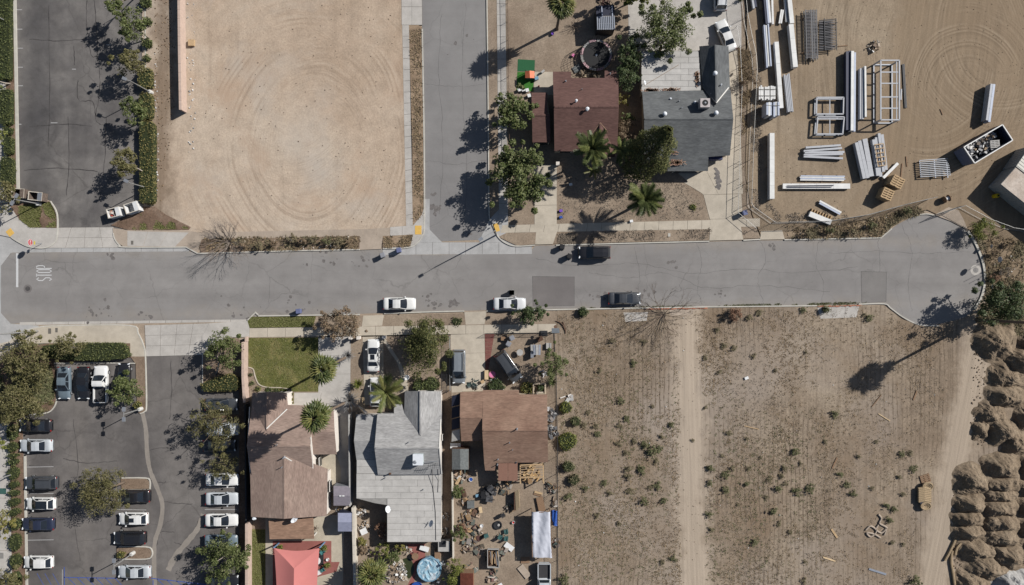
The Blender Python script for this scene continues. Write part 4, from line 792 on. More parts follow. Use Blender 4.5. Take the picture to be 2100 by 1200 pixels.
tree('side_shrub', 'green shrub above the brown twiggy bush', (1282, 250), 2.6, (1288, 242), .9, .8, .9, 'leaf_green', 450, .24, .5, 36, .05, 'bark', 8, cat='shrub')
tree('fence_shrub', 'dry brownish shrub on the fence beside the slate house', (1526, 172), 2.4, (1533, 160), 1.1, 1.3, 1.0, 'leaf_brown', 700, .2, .4, 37, .06, 'bark', 12, cat='shrub')
tree('kerb_tree', 'light green bush tree at the turning circle gate', (1996, 476), 3.2, (2018, 470), 2.0, 1.4, 1.2, 'leaf_lime', 1700, .26, .3, 38, .08, 'bark', 18, up=.3)
tree('kerb_tree', 'large dark tree where the turning circle meets the field', (2018, 634), 6.4, (2056, 622), 4.0, 2.9, 2.3, 'leaf_deep', 4200, .32, .45, 39, .2, 'bark', 36)

# tall conifer
def conifer(label, base, h, rad, lean, seed, mat):
    r = random.Random(seed); B = W(*base); B.z = .1; t = thing('conifer_tree', B, label, 'tree'); mb = MB(); lean = Vector((*lean, 0)); ax = lambda z: B + lean*((z/h)**1.2) + Vector((0, 0, z))
    for i in range(9500):
        f = r.random()**.8; z = .8 + (h - .8)*f; rr = rad*(.72 + .5*math.sin(math.pi*min(1, f*1.1 + .12)))*(1 - max(0, f - .72)*2.6)*(.5 + .5*math.sqrt(r.random())); a = r.uniform(0, 6.283); rr *= 1 + .13*math.sin(5*a + z*1.1) + .08*math.sin(9*a - z*2)
        p = ax(z) + Vector((rr*math.cos(a), rr*math.sin(a), 0)); leaf(mb, p, Vector((math.cos(a)*.6, math.sin(a)*.6, .7)) + rdir(r)*.5, .3, .4, r)
    mb.build('crown', M[mat], t); tm = MB(); tm.tube([B - Vector((0, 0, .1)), ax(h*.5), ax(h*.93)], [.28, .18, .04], 7)
    for k in range(24):
        f = .1 + .8*k/24; a = k*2.4; z = h*f; rr = rad*.8*(1 - max(0, f - .6)); tm.tube([ax(z - .1), ax(z + .1) + Vector((rr*math.cos(a), rr*math.sin(a), 0))], [.06, .02], 4)
    tm.build('trunk', M['bark_dark'], t, smooth=True)
conifer('tall leaning conifer between the plum and slate houses', (1306, 346), 10.5, 2.5, (2.3, 3.2), 41, 'leaf_conifer')

# palms: every frond is a part
def fanmesh(seed):
    r = random.Random(seed); mb = MB(); mb.tube([(0, 0, 0), (.35, 0, .04), (.7, 0, .02)], [.03, .024, .018], 4)
    n = 11; rad = .85
    for k in range(n):
        a0 = R(-115 + 230*k/n); a1 = R(-115 + 230*(k + .86)/n); am = (a0 + a1)/2; q = rad*r.uniform(.85, 1.05)*(1 if abs(am) < 1.4 else .85)
        o = Vector((.68, 0, .02)); m1 = o + Vector((math.cos(a0), math.sin(a0), -.05))*q*.62; m2 = o + Vector((math.cos(a1), math.sin(a1), -.05))*q*.62; mm = o + Vector((math.cos(am)*q*.6, math.sin(am)*q*.6, .06)); tip = o + Vector((math.cos(am)*q, math.sin(am)*q, -.26))
        mb.add([o, m1, mm, m2, tip], [(0, 1, 2), (0, 2, 3), (1, 4, 2), (2, 4, 3)])
    return mb.mesh('frond')
def feathermesh(L, seed, lw=.5):
    r = random.Random(seed); mb = MB(); pts = [Vector((L*s, 0, L*(.22*s - .42*s*s))) for s in (0, .2, .4, .6, .8, 1)]
    mb.tube(pts, [.035, .03, .024, .018, .012, .006], 4, False)
    k = 26
    for i in range(k):
        s = .1 + .9*i/k; p = Vector((L*s, 0, L*(.22*s - .42*s*s))); ln = lw*math.sin(math.pi*min(.97, .12 + s*.8))**.6*r.uniform(.85, 1.1)
        for sg in (-1, 1):
            d = Vector((.55, sg*.85, -.15 - r.uniform(0, .25))).normalized(); e = Vector((.085, 0, 0)); mb.add([p - e, p + e, p + d*ln], [(0, 1, 2)])
    return mb.mesh('frond')
FAN = [fanmesh(i) for i in range(3)]
def palm(name, label, base, h, meshes, n, mats, lean=(0, 0), seed=1, tr=.2, scale=1.0, lo=-70, hi=80, skirt=0, top=None, group=None):
    r = random.Random(seed); B = W(*base); B.z = .1
    T = W(top[0], top[1], h) if top else B + Vector((lean[0], lean[1], h - .1))
    t = thing(name, B, label, 'palm tree', group); mb = MB(); mid = B.lerp(T, .5) + Vector((0, 0, .2)); mb.tube([B - Vector((0, 0, .2)), B + (T - B)*.06, mid, B.lerp(T, .85), T], [tr*1.5, tr, tr*.85, tr*.8, tr*.95], 10)
    mb.build('trunk', M['bark'], t, smooth=True)
    for i in range(n + skirt):
        dead = i >= n; me = meshes[i % len(meshes)]; o = bpy.data.objects.new('frond', me); COL.objects.link(o); o.parent = t
        if not me.materials: me.materials.append(M[mats[0]])
        el = R(r.uniform(-88, -72) if dead else lo + (hi - lo)*((i + r.random())/n)**.75); az = i*2.39996 + r.uniform(-.25, .25)
        o.location = T - B + Vector((0, 0, r.uniform(-.25, .1) - (r.uniform(.2, 1.3) if dead else 0)))
        o.rotation_euler = (Matrix.Rotation(az, 3, 'Z') @ Matrix.Rotation(-el, 3, 'Y') @ Matrix.Rotation(r.uniform(-.4, .4), 3, 'X')).to_euler(); s = scale*r.uniform(.85, 1.12); o.scale = (s, s, s)
        o.material_slots[0].link = 'OBJECT'; o.material_slots[0].material = M['frond_dead'] if dead else M[mats[(i*5) % len(mats)]]
    return t
FM = ['frond', 'frond_bright', 'frond', 'frond_dark']
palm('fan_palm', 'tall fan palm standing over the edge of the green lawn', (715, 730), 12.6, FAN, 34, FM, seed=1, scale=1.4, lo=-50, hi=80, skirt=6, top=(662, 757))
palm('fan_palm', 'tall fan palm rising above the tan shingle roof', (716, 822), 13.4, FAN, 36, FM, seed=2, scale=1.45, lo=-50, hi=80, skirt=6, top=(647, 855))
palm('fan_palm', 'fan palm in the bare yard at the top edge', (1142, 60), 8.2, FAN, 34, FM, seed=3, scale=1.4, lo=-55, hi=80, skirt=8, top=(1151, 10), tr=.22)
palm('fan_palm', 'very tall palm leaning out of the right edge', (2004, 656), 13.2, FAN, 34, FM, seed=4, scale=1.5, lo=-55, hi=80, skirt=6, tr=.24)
palm('fan_palm', 'low bright green fan palm in the garden below the flat roof', (770, 1172), 3.4, FAN, 30, ['frond_bright', 'frond'], seed=5, scale=1.55, lo=-25, hi=80, skirt=2, top=(764, 1175), tr=.2)
FE = [feathermesh(2.5, 5, .65), feathermesh(2.2, 6, .6)]; FE2 = [feathermesh(3.3, 7, .85), feathermesh(3.0, 8, .8)]; FE3 = [feathermesh(2.1, 9, .42)]
palm('feather_palm', 'feathery palm hanging over the plum roof', (1210, 326), 6.2, FE, 30, ['frond_dark', 'frond'], seed=6, lo=-30, hi=70, top=(1215, 305), tr=.16, scale=1.15)
palm('feather_palm', 'wide feathery palm in the front yard of the slate house', (1308, 420), 5.4, FE2, 40, ['frond_dark', 'frond_dark', 'frond', 'frond_dark'], seed=7, lo=-40, hi=70, top=(1324, 408), tr=.22, scale=.84)
palm('feather_palm', 'palm spreading over the white car by the grey house', (792, 790), 4.4, FE2, 18, ['frond_bright', 'frond'], seed=8, lo=-20, hi=60, top=(792, 805), tr=.16, scale=.85)
palm('feather_palm', 'small feathery palm squeezed beside the tall conifer', (1270, 318), 4.2, FE3, 16, ['frond', 'frond_dark'], seed=9, lo=-25, hi=60, top=(1273, 308), tr=.1)
palm('feather_palm', 'little young palm under the feathery palm by the plum house', (1216, 354), 2.6, FE3, 12, ['frond_bright', 'frond'], seed=10, lo=-20, hi=60, top=(1217, 349), tr=.08, scale=.6)

# spiky grey rosettes beside the tan house drive
def rosette(name, label, at, n, L, mat, seed, z=.1, h=.5):
    r = random.Random(seed); p = W(*at); p.z = z; mb = MB()
    for i in range(n):
        a = i*2.4 + r.uniform(-.2, .2); el = R(5 + 75*(i/n)); l = L*r.uniform(.7, 1.1); d = Vector((math.cos(a)*math.cos(el), math.sin(a)*math.cos(el), math.sin(el))); s = Vector((-math.sin(a), math.cos(a), 0))*.06
        b0 = p + Vector((0, 0, h)); mb.add([b0 - s, b0 + s, b0 + d*l*.55 + s*.8 + Vector((0, 0, .03)), b0 + d*l, b0 + d*l*.55 - s*.8 + Vector((0, 0, .03))], [(0, 1, 2, 4), (4, 2, 3)])
    mb.tube([p - Vector((0, 0, .1)), p + Vector((0, 0, h + .1))], [.14, .1], 7); return mb.build(name, M[mat], loc=p, label=label, cat='plant')
rosette('yucca_plant', 'pale grey spiky yucca at the foot of the upper lawn palm', (718, 727), 60, 1.3, 'agave', 1, h=1.2)
rosette('yucca_plant', 'large grey spiky yucca beside the tan house drive', (722, 818), 80, 1.9, 'agave', 2, h=1.3)
rosette('yucca_plant', 'green spiky plant beside the white parked car', (738, 785), 70, 1.1, 'leaf_lime', 3, h=.8)
rosette('yucca_plant', 'dark spiky plant behind the white parked car', (797, 777), 80, 1.3, 'leaf_deep', 4, h=.7)
rosette('yucca_plant', 'dry dark yucca by the stucco planter of the cluttered front yard', (1132, 782), 50, 1.0, 'frond_dark', 5, h=.3)

# leafless trees
def bare(name, label, base, h, spread, seed, mat='twig', n0=7, tilt=(0, 0), dens=3, r0=.07):
    r = random.Random(seed); B = W(*base); B.z = .1; mb = MB()
    def grow(p, d, l, rad, lev):
        q = p + d*l; m = p + d*l*.5 + rdir(r)*l*.06; mb.tube([p, m, q], [rad, rad*.8, rad*.6], 4 if lev else 5, False)
        if lev < dens:
            for _ in range(r.choice((2, 3, 3))): grow(p.lerp(q, r.uniform(.5, 1)), (d + rdir(r)*.55 + Vector((tilt[0], tilt[1], .1))*.3).normalized(), l*r.uniform(.55, .8), rad*.55, lev + 1)
    for i in range(n0):
        a = 6.283*i/n0 + r.uniform(-.3, .3); grow(B, Vector((math.cos(a)*spread + tilt[0], math.sin(a)*spread + tilt[1], 1)).normalized(), h*r.uniform(.35, .5), r0, 0)
    return mb.build(name, M[mat], loc=B, label=label, cat='tree')
bare('bare_tree', 'leafless grey tree on the kerb below the dirt lot', (472, 497), 5.0, 1.2, 1, n0=15, dens=4, r0=.05)
bare('bare_tree', 'leafless dark branched tree leaning over the derelict apron', (1358, 646), 5.8, 1.5, 2, 'bark', n0=15, dens=4, r0=.045)
bare('bare_tree', 'small bare shrub near the slatted shed', (1178, 56), 1.8, .9, 3, 'bark', dens=3, r0=.04)

# hedges: clipped solids clothed in leaves
def hedge(label, poly, hgt, mat, seed, dens=26, size=.22, z0=.1, group=None, rnd_top=.25, name='hedge', cat='hedge'):
    r = random.Random(seed); q = [W(x, y).to_2d() for x, y in poly]; ce = sum(q, Vector((0, 0)))/len(q)
    if sum(q[i].x*q[(i + 1) % len(q)].y - q[(i + 1) % len(q)].x*q[i].y for i in range(len(q))) < 0: q.reverse()
    t = thing(name, (ce.x, ce.y, z0), label, cat, group)
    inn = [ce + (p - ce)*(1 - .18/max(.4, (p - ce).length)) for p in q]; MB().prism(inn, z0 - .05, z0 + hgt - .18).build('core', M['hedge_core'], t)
    mb = MB(); xs = [p.x for p in q]; ys = [p.y for p in q]
    def inside(x, y):
        k = False
        for i in range(len(q)):
            a, b = q[i], q[i - 1]
            if (a.y > y) != (b.y > y) and x < (b.x - a.x)*(y - a.y)/(b.y - a.y) + a.x: k = not k
        return k
    area = abs(sum(q[i].x*q[(i + 1) % len(q)].y - q[(i + 1) % len(q)].x*q[i].y for i in range(len(q))))/2
    cnt = 0; need = int(area*dens)
    while cnt < need:
        x, y = r.uniform(min(xs), max(xs)), r.uniform(min(ys), max(ys))
        if inside(x, y):
            cnt += 1; ed = min(((Vector((x, y)) - (q[i] + (q[i - 1] - q[i])*max(0, min(1, (Vector((x, y)) - q[i]).dot(q[i - 1] - q[i])/max(1e-6, (q[i - 1] - q[i]).length_squared))))).length) for i in range(len(q)))
            zz = z0 + hgt - (rnd_top*max(0, 1 - ed/.35)**2) + r.uniform(-.16, .1) + .08*math.sin(x*3.1)*math.sin(y*2.7); leaf(mb, Vector((x, y, zz)), (Vector((0, 0, 1)) + rdir(r)*.9).normalized(), size, .6, r)
    for i in range(len(q)):
        a, b = q[i], q[(i + 1) % len(q)]; L = (b - a).length; nn = Vector(((b - a).y, -(b - a).x, 0)).normalized()
        for _ in range(int(L*hgt*dens*.8)):
            p = a.lerp(b, r.random()); leaf(mb, Vector((p.x, p.y, z0 + hgt*r.random()**.8)) + nn*r.uniform(-.1, .06), (nn + Vector((0, 0, .5)) + rdir(r)*.8).normalized(), size, .6, r)
    mb.build('foliage', M[mat], t); return t
def rect(x0, y0, x1, y1, k=3):
    return [(x0 + k, y0), (x1 - k, y0), (x1, y0 + k), (x1, y1 - k), (x1 - k, y1), (x0 + k, y1), (x0, y1 - k), (x0, y0 + k)]
hedge('long clipped hedge on the left edge above the hedge gap', rect(4, -60, 29, 168), .95, 'hedge', 1)
hedge('clipped hedge on the left edge just below the hedge gap', rect(8, 185, 31, 260), .95, 'hedge', 2)
hedge('short clipped hedge block on the left edge near the middle', rect(14, 262, 31, 279), .9, 'hedge', 3)
hedge('narrow clipped hedge block on the left edge', rect(15, 282, 33, 319), .9, 'hedge', 4)
hedge('rounded clipped hedge above the brown dumpsters', rect(9, 323, 35, 383, 6), .95, 'hedge', 5)
hedge('yellowish hedge block beside the wall by the upper car park', rect(291, 143, 318, 186, 5), 1.2, 'hedge_dry', 6)
hedge('olive hedge block of the upper car park between two trees', rect(293, 194, 319, 250, 6), 1.2, 'hedge_dry', 7)
hedge('long lit hedge on the right side of the upper car park', rect(295, 252, 323, 421, 5), 1.3, 'hedge_dry', 8)
for i, (x, y, rr, l) in enumerate(((306, 92, 10, 'round shrub by the kerb near the second car park tree'), (305, 122, 7, 'small dark shrub by the upper car park kerb'), (306, 47, 9, 'round shrub below the top car park light'), (303, 8, 12, 'dark shrub at the top of the upper car park'))):
    hedge(l, [(x + rr*math.cos(6.283*k/9), y + rr*math.sin(6.283*k/9)) for k in range(9)], .9, 'leaf_green', 20 + i, 30, .24, name='round_shrub', cat='shrub')
hedge('big smooth rounded hedge along the street corner bed', [tuple(v) for v in cr([Vector(a) for a in [(96, 708), (150, 703), (240, 702), (262, 706), (270, 722), (266, 733), (200, 739), (140, 736), (96, 728), (96, 708)]], 3)][:-1], 1.1, 'hedge', 9)
hedge('clipped hedge in the bed above the cars hidden by a tree', [tuple(v) for v in cr([Vector(a) for a in [(417, 786), (440, 776), (462, 766), (486, 768), (497, 782), (490, 799), (440, 802), (420, 800), (417, 786)]], 2)][:-1], 1.0, 'hedge_dry', 10)
HB = 'hedge clumps along the lower car park'
HL = ['topmost rounded shrub of the lower hedge row, under the bronze tree', 'shrub beside the silver sedan in the lower hedge row', 'thin shrub just below the silver sedan', 'shrub above the lamp in the lower hedge row', 'shrub at the lamp in the lower hedge row', 'shrub just below the lamp in the lower hedge row', 'shrub beside the green utility cover', 'shrub facing the white car with the black roof', 'shrub above the very dark sedan at the hedge row', 'shrub facing the very dark sedan', 'big shrub between the dark sedan and the small white hatchback', 'big shrub facing the small white hatchback', 'lowest shrub of the hedge row at the bottom edge']
for i, (y0, y1) in enumerate(((868, 902), (904, 926), (928, 936), (938, 952), (954, 982), (984, 1000), (1002, 1015), (1018, 1036), (1038, 1056), (1060, 1085), (1090, 1128), (1132, 1164), (1168, 1210))):
    hedge(HL[i], [(31 + i*.6 + 12*math.cos(6.283*k/10), (y0 + y1)/2 + (y1 - y0)/2*math.sin(6.283*k/10)) for k in range(10)], .9, 'hedge' if i % 3 else 'leaf_green', 30 + i, 26, .2, name='clipped_shrub', cat='shrub', group=HB)
for i, (x, y, rr, l, m) in enumerate(((252, 1135, 8, 'yellow green shrub on the small lower car park island', 'leaf_yellow'), (1080, 795, 14, 'round yellow green bush in front of the brown house', 'leaf_yellow'), (861, 790, 14, 'leafy bush left of the bed at the grey house front', 'leaf_green'), (885, 788, 17, 'leafy bush at the grey house front wall', 'leaf_green'), (1017, 793, 18, 'green bush under the front wall of the brown house', 'leaf_deep'), (1108, 795, 7, 'dark plant in the stucco planter', 'leaf_deep'), (1420, 425, 9, 'lone green tuft in the mulched front yard', 'leaf_lime'), (1160, 835, 14, 'bright shrub against the field fence by the brown house', 'leaf_lime'), (1163, 903, 21, 'large bright shrub growing through the field fence', 'leaf_lime'), (1180, 862, 12, 'dull shrub between two bright fence shrubs', 'weed'), (1166, 955, 13, 'shrub on the field fence behind the brown house', 'weed'), (1176, 982, 13, 'olive shrub on the field side of the fence', 'weed_olive'), (1195, 640, 11, 'dark green bush on the kerb of the field', 'leaf_deep'), (1518, 1, 5, 'small shrub by the yard fence at the top', 'weed'), (286, 830, 8, 'yellow flowered shrub by the car park lamp', 'leaf_yellow'), (937, 660, 12, 'green weed patch on the parkway between two white cars', 'weed'), (1690, 655-20, 8, 'small bush on the kerb beside the derelict apron', 'weed'))):
    hedge(l, [(x + rr*rnd.uniform(.8, 1.1)*math.cos(6.283*k/9), y + rr*rnd.uniform(.75, 1.05)*math.sin(6.283*k/9)) for k in range(9)], .35 if 'tuft' in l or 'patch' in l else .9, m, 60 + i, 34, .22, name='bush', cat='bush', rnd_top=.5)
# flower bed along the lawn
mbx = [(515, 768, 5, 'dark round plant in the lawn border'), (518, 786, 6, 'low plant in the lawn border corner'), (530, 797, 7, 'leafy plant in the bed before the tan house'), (552, 800, 8, 'dark plant in the bed before the tan house'), (568, 801, 7, 'middle plant in the bed before the tan house'), (582, 800, 7, 'yellow green plant in the bed before the tan house')]
for i, (x, y, rr, l) in enumerate(mbx):
    hedge(l, [(x + rr*math.cos(6.283*k/8), y + rr*.8*math.sin(6.283*k/8)) for k in range(8)], .5, 'leaf_lime' if i in (2, 5) else 'leaf_green', 90 + i, 40, .18, name='garden_plant', cat='plant')
for i, y in enumerate((808, 818, 827)):
    hedge(('top', 'middle', 'lowest')[i] + ' of three small tufts beside the white wall of the tan house', [(601 + 3.5*math.cos(6.283*k/7), y + 3.5*math.sin(6.283*k/7)) for k in range(7)], .5, 'leaf_yellow', 97 + i, 60, .16, name='garden_tuft', cat='plant')
for i, (x, y, rr, m, hh, l) in enumerate(((790, 1132, 22, 'leaf_lime', 1.4, 'bright bush at the corner of the flat grey roof'), (806, 1142, 13, 'leaf_green', 1.6, 'green plant among the bright garden bushes'), (822, 1122, 9, 'leaf_yellow', 1.0, 'yellow bush under the flat roof edge'), (742, 1110, 8, 'leaf_yellow', .9, 'small yellow bush on the white garden wall'), (745, 1130, 9, 'leaf_brown', .7, 'brown dry bush along the white garden wall'), (780, 1078, 11, 'leaf_rust', 1.0, 'rusty bush in the shade beside the flat roof'), (787, 1098, 10, 'leaf_rust', 1.0, 'lower rusty bush touching the flat roof'), (938, 1010, 11, 'leaf_green', 2.0, 'upper tree bush on the yard fence line'), (940, 1095, 14, 'leaf_green', 2.2, 'tree bush on the fence beside the flat roof'), (950, 1085, 10, 'leaf_rust', 1.0, 'reddish bush on the fence beside the flat roof'), (935, 1165, 18, 'leaf_lime', 2.4, 'light tree bush at the pool fence'), (925, 1190, 14, 'leaf_lime', 2.0, 'lowest tree bush at the pool fence'))):
    tree('garden_bush', l, (x, y), hh + .6, (x, y), rr/S, rr/S, hh*.5, m, 700, .22, .5, 110 + i, .06, 'bark', 12, cat='bush')

for i, (x, y, rr, m, l) in enumerate(((598, 490, 11, 'weed_olive', 'tallest olive bush on the strip below the dirt lot'), (622, 494, 9, 'leaf_brown', 'brown bush right of the tallest one below the dirt lot'), (645, 492, 10, 'weed_olive', 'olive bush in the middle of the strip below the dirt lot'), (670, 494, 9, 'weed', 'green bush right of the middle on the strip below the dirt lot'), (694, 496, 9, 'weed_olive', 'olive bush near the right end of the strip below the dirt lot'), (500, 503, 10, 'leaf_brown', 'brown bush next to the leafless grey tree'), (530, 504, 9, 'weed_olive', 'second bush right of the leafless grey tree'), (562, 500, 9, 'leaf_brown', 'brown bush left of the tallest one below the dirt lot'), (715, 497, 7, 'leaf_brown', 'last small bush on the strip below the dirt lot'), (1660, 476, 9, 'weed_olive', 'olive bush outside the yard fence, left'), (1705, 473, 9, 'weed', 'green bush outside the yard fence, middle'), (1752, 476, 10, 'weed_olive', 'olive bush by the kerb end of the yard fence'), (1790, 462, 10, 'weed', 'green bush at the start of the turning circle'), (1862, 432, 9, 'weed', 'green bush at the top of the turning circle'), (2040, 520, 9, 'leaf_brown', 'brown brush behind the turning circle sign'), (2062, 556, 12, 'straw_grey', 'grey brush right of the thin posts'), (2075, 500, 10, 'straw', 'straw coloured brush below the container shadow'), (2040, 570, 9, 'leaf_rust', 'rusty brush behind the turning circle kerb'))):
    tree('kerb_bush', l, (x, y), 1.5, (x, y), rr/S, rr/S*.8, .6, m, 260, .24, .3, 400 + i, .04, 'bark', 10, cat='bush', low=-.9)
# ---------------------------------------------------------------- vehicles
def paint(name, col, rough=.28):
    m = Mat(name, rough); m.b.inputs['Specular IOR Level'].default_value = .5; m.b.inputs['Coat Weight'].default_value = .5; m.b.inputs['Coat Roughness'].default_value = .08
    f = m.noise(2.0, 5); return m.done(m.shade(m.mix(0, col, col), f, .95, 1.05))
PAINT = {'white': paint('paint_white', (.5, .5, .49, 1)), 'pearl': paint('paint_pearl', (.42, .43, .44, 1)), 'silver': paint('paint_silver', (.34, .36, .38, 1), .35), 'grey': paint('paint_grey', (.14, .155, .17, 1), .35),
         'black': paint('paint_black', (.012, .012, .014, 1)), 'charcoal': paint('paint_charcoal', (.04, .043, .048, 1)), 'slate': paint('paint_slate', (.10, .13, .155, 1), .35), 'navy': paint('paint_navy', (.018, .022, .04, 1))}
M['lens'] = pmat('lamp_lens', (.6, .62, .64, 1), .15, spec=.6); M['tail'] = pmat('tail_lens', (.16, .012, .012, 1), .2, spec=.6); M['tyre'] = pmat('tyre', (.015, .015, .016, 1), .9); M['rim'] = pmat('rim', (.4, .41, .42, 1), .35, .6)
M['bedliner'] = pmat('bed_liner', (.03, .03, .032, 1), .8)
TYPES = {  # length, width, belt, height, cabin: rear base, rear roof, front roof, front base (fractions of length), deck z, hood z
 'sedan': (4.75, 1.80, .92, 1.44, -.335, -.17, .055, .215, .96, .86), 'hatch': (4.25, 1.76, .95, 1.50, -.475, -.34, .06, .24, .9, .88),
 'suv': (4.65, 1.86, 1.05, 1.72, -.475, -.40, .075, .225, .95, 1.0), 'van': (4.95, 1.94, 1.05, 1.76, -.485, -.43, .13, .315, .95, .98), 'pickup': (5.35, 1.94, 1.08, 1.82, -.075, -.035, .12, .225, .72, 1.05)}
def carproto(kind, label='x'):
    L, Wd, belt, Hh, rb, rr, fr, fb, deck, hood = TYPES[kind]; hw = Wd/2
    t = local(thing('parked_car' if kind != 'pickup' else 'pickup_truck', (0, 0, 0)))
    # lower body
    pk = kind == 'pickup'
    st = [(-.5, .80, .50), (-.492, .90, deck*.80), (-.47, .95, deck - .03), (-.42, .985, deck), (rb, 1.0, deck + .02 if not pk else deck), (rb + .03, 1.0, belt), (0, 1.0, belt - .01), (fb - .02, 1.0, belt - .03), (fb + .02, .995, hood + .02), (.36, .975, hood - .03), (.43, .94, hood - .10), (.475, .86, hood - .20), (.495, .74, hood - .30), (.5, .66, .45)]
    if rb < -.45: st = [(-.5, .84, .5), (-.495, .92, .78), (-.485, .96, belt - .06), (-.46, .98, belt), (-.3, 1.0, belt)] + [(0, 1.0, belt - .01)] + st[7:]
    st.sort(key=lambda a: a[0])
    mb = MB(); sec = []
    for x, wf, z in st:
        w = hw*wf; zb = .26 if abs(x) < .47 else .32
        half = [(-w*.93, zb), (-w, zb + .16), (-w*1.0, zb + (z - zb)*.55), (-w*.975, z - .10), (-w*.90, z - .025), (-w*.55, z + .012), (0, z + .03)]
        sec.append([(x*L, y, zz) for y, zz in half] + [(x*L, -y, zz) for y, zz in reversed(half[:-1])])
    n = len(sec[0]); vs = [v for s in sec for v in s]; fs = []
    for i in range(len(sec) - 1):
        for k in range(n - 1): fs.append((i*n + k, i*n + k + 1, (i + 1)*n + k + 1, (i + 1)*n + k))
        fs.append((i*n + n - 1, i*n, (i + 1)*n, (i + 1)*n + n - 1))
    fs += [tuple(range(n)), tuple(reversed(range((len(sec) - 1)*n, len(sec)*n)))]
    mb.add(vs, fs); mb.build('body', PAINT['white'], t, smooth=True)
    # cabin shell and glass
    zr = Hh; wb, wr = hw*.90, hw*.70
    if kind in ('suv', 'van', 'pickup'): wr = hw*.77
    zb = belt - .02; zd = (deck if not pk else belt) if kind != 'sedan' else deck
    A = lambda f, y, z: Vector((f*L, y, z))
    ce = MB(); rows = [[A(rb, s*wb*.96, zd - .03) for s in (-1, -.5, 0, .5, 1)], [A(rr, s*wr*.96, zr - .07 + .03*(1 - abs(s))) for s in (-1, -.5, 0, .5, 1)], [A(rr + .35*(fr - rr), s*wr, zr - .02 + .03*(1 - abs(s))) for s in (-1, -.5, 0, .5, 1)], [A(fr - .02, s*wr*.99, zr - .04 + .03*(1 - abs(s))) for s in (-1, -.5, 0, .5, 1)], [A(fb + .02*(1 if True else 0), s*wb, hood - .0) + Vector((.10*(1 - s*s), 0, 0)) for s in (-1, -.5, 0, .5, 1)]]
    v = [q for r_ in rows for q in r_]; f = []
    for i in range(4):
        for k in range(4): f.append((i*5 + k, (i + 1)*5 + k, (i + 1)*5 + k + 1, i*5 + k + 1))
    b = len(v); v += [A(rb, -wb, zd - .15), A(fb + .02, -wb, hood - .15), A(rb, wb, zd - .15), A(fb + .02, wb, hood - .15)]
    f += [(0, b, b + 1, 20, 15, 10, 5), (4, 9, 14, 19, 24, b + 3, b + 2)]; ce.add(v, f); ce.build('cabin', PAINT['white'], t, smooth=False)
    def panel(name, pts, off, m=.10, u0=0.0, u1=1.0):
        p = [q.copy() for q in pts]; ctr = sum(p, Vector())/len(p); p = [q + (ctr - q)*m for q in p]; nr = sum((p[i].cross(p[(i + 1) % len(p)]) for i in range(len(p))), Vector()).normalized()
        if nr.dot(Vector((ctr.x*.2, ctr.y, ctr.z - .8))) < 0: nr = -nr
        g = MB(); k = len(p); g.add([q + nr*off for q in p] + [q - nr*.03 for q in p], [tuple(range(k)), tuple(reversed(range(k, 2*k)))] + [(i, k + i, k + (i + 1) % k, (i + 1) % k) for i in range(k)]); g.build(name, M['glass'], t)
    W3, W4 = rows[3], rows[4]
    def glass_strip(name, ra, rb_, u0, u1, sx):
        g = MB(); off = Vector((sx*.018, 0, .018)); A_, B_ = [], []
        for k in range(5):
            pa, pb = ra[k].lerp(rb_[k], u0), ra[k].lerp(rb_[k], u1)
            if k in (0, 4): m_ = 1 if k == 0 else 3; pa = pa.lerp(ra[m_].lerp(rb_[m_], u0), .2); pb = pb.lerp(ra[m_].lerp(rb_[m_], u1), .2)
            A_.append(pa + off); B_.append(pb + off)
        vv = A_ + B_ + [q - off*2 for q in A_ + B_]; g.add(vv, [(k, k + 1, 6 + k, 5 + k) for k in range(4)] + [(10 + k, 15 + k, 16 + k, 11 + k) for k in range(4)] + [(0, 10, 11, 1), (1, 11, 12, 2), (2, 12, 13, 3), (3, 13, 14, 4), (5, 6, 16, 15), (6, 7, 17, 16), (7, 8, 18, 17), (8, 9, 19, 18), (0, 5, 15, 10), (4, 14, 19, 9)]); g.build(name, M['glass'], t)
    glass_strip('windshield', W3, W4, .07, .93, 1); glass_strip('rear_window', rows[1], rows[0], .1, .88, -1)
    for s, k in ((-1, 0), (1, 4)):
        bR, bF = rows[0][k], rows[4][k]; tR, tM, tF = rows[1][k], rows[2][k], rows[3][k]
        lowR = bR.lerp(bF, .06); lowM = bR.lerp(bF, .50 if not pk else .2); lowF = bR.lerp(bF, .95); tm = tR.lerp(tF, .48 if not pk else .12)
        tm.z = max(tm.z, tR.z)
        panel('side_window', [lowR, lowM, tm, tR], .012, .10); panel('side_window', [lowM, lowF, tF, tm], .012, .10)
        mx = MB(); mx.box(fb*L - .12, s*(hw + .09), belt + .06, .16, .2, .13); mx.build('mirror', PAINT['white'], t)
        mx = MB(); mx.box(.465*L, s*hw*.72, hood - .20, .16, .34, .1, s*-.35); mx.build('headlight', M['lens'], t)
        mx = MB(); mx.box(-.487*L, s*hw*.82, (deck if kind != 'suv' else belt) - .16, .1, .26, .14, s*.3); mx.build('taillight', M['tail'], t)
        for fx in (-.29, .31):
            w = MB(); w.tube([(fx*L, s*(hw - .22), .33), (fx*L, s*(hw - .01), .33)], .33, 16); w.build('wheel', M['tyre'], t)
            c_ = t.children[-1]; g = MB(); g.tube([(fx*L, s*(hw - .1), .33), (fx*L, s*(hw + .004), .33)], .2, 12); g.build('rim', M['rim'], c_)
    if kind in ('suv', 'van'):
        for s in (-1, 1): MB().beam(A(rr + .02, s*wr*.82, zr + .05), A(fr - .05, s*wr*.82, zr + .05), .05, .05).build('roof_rail', M['metal_dark'], t)
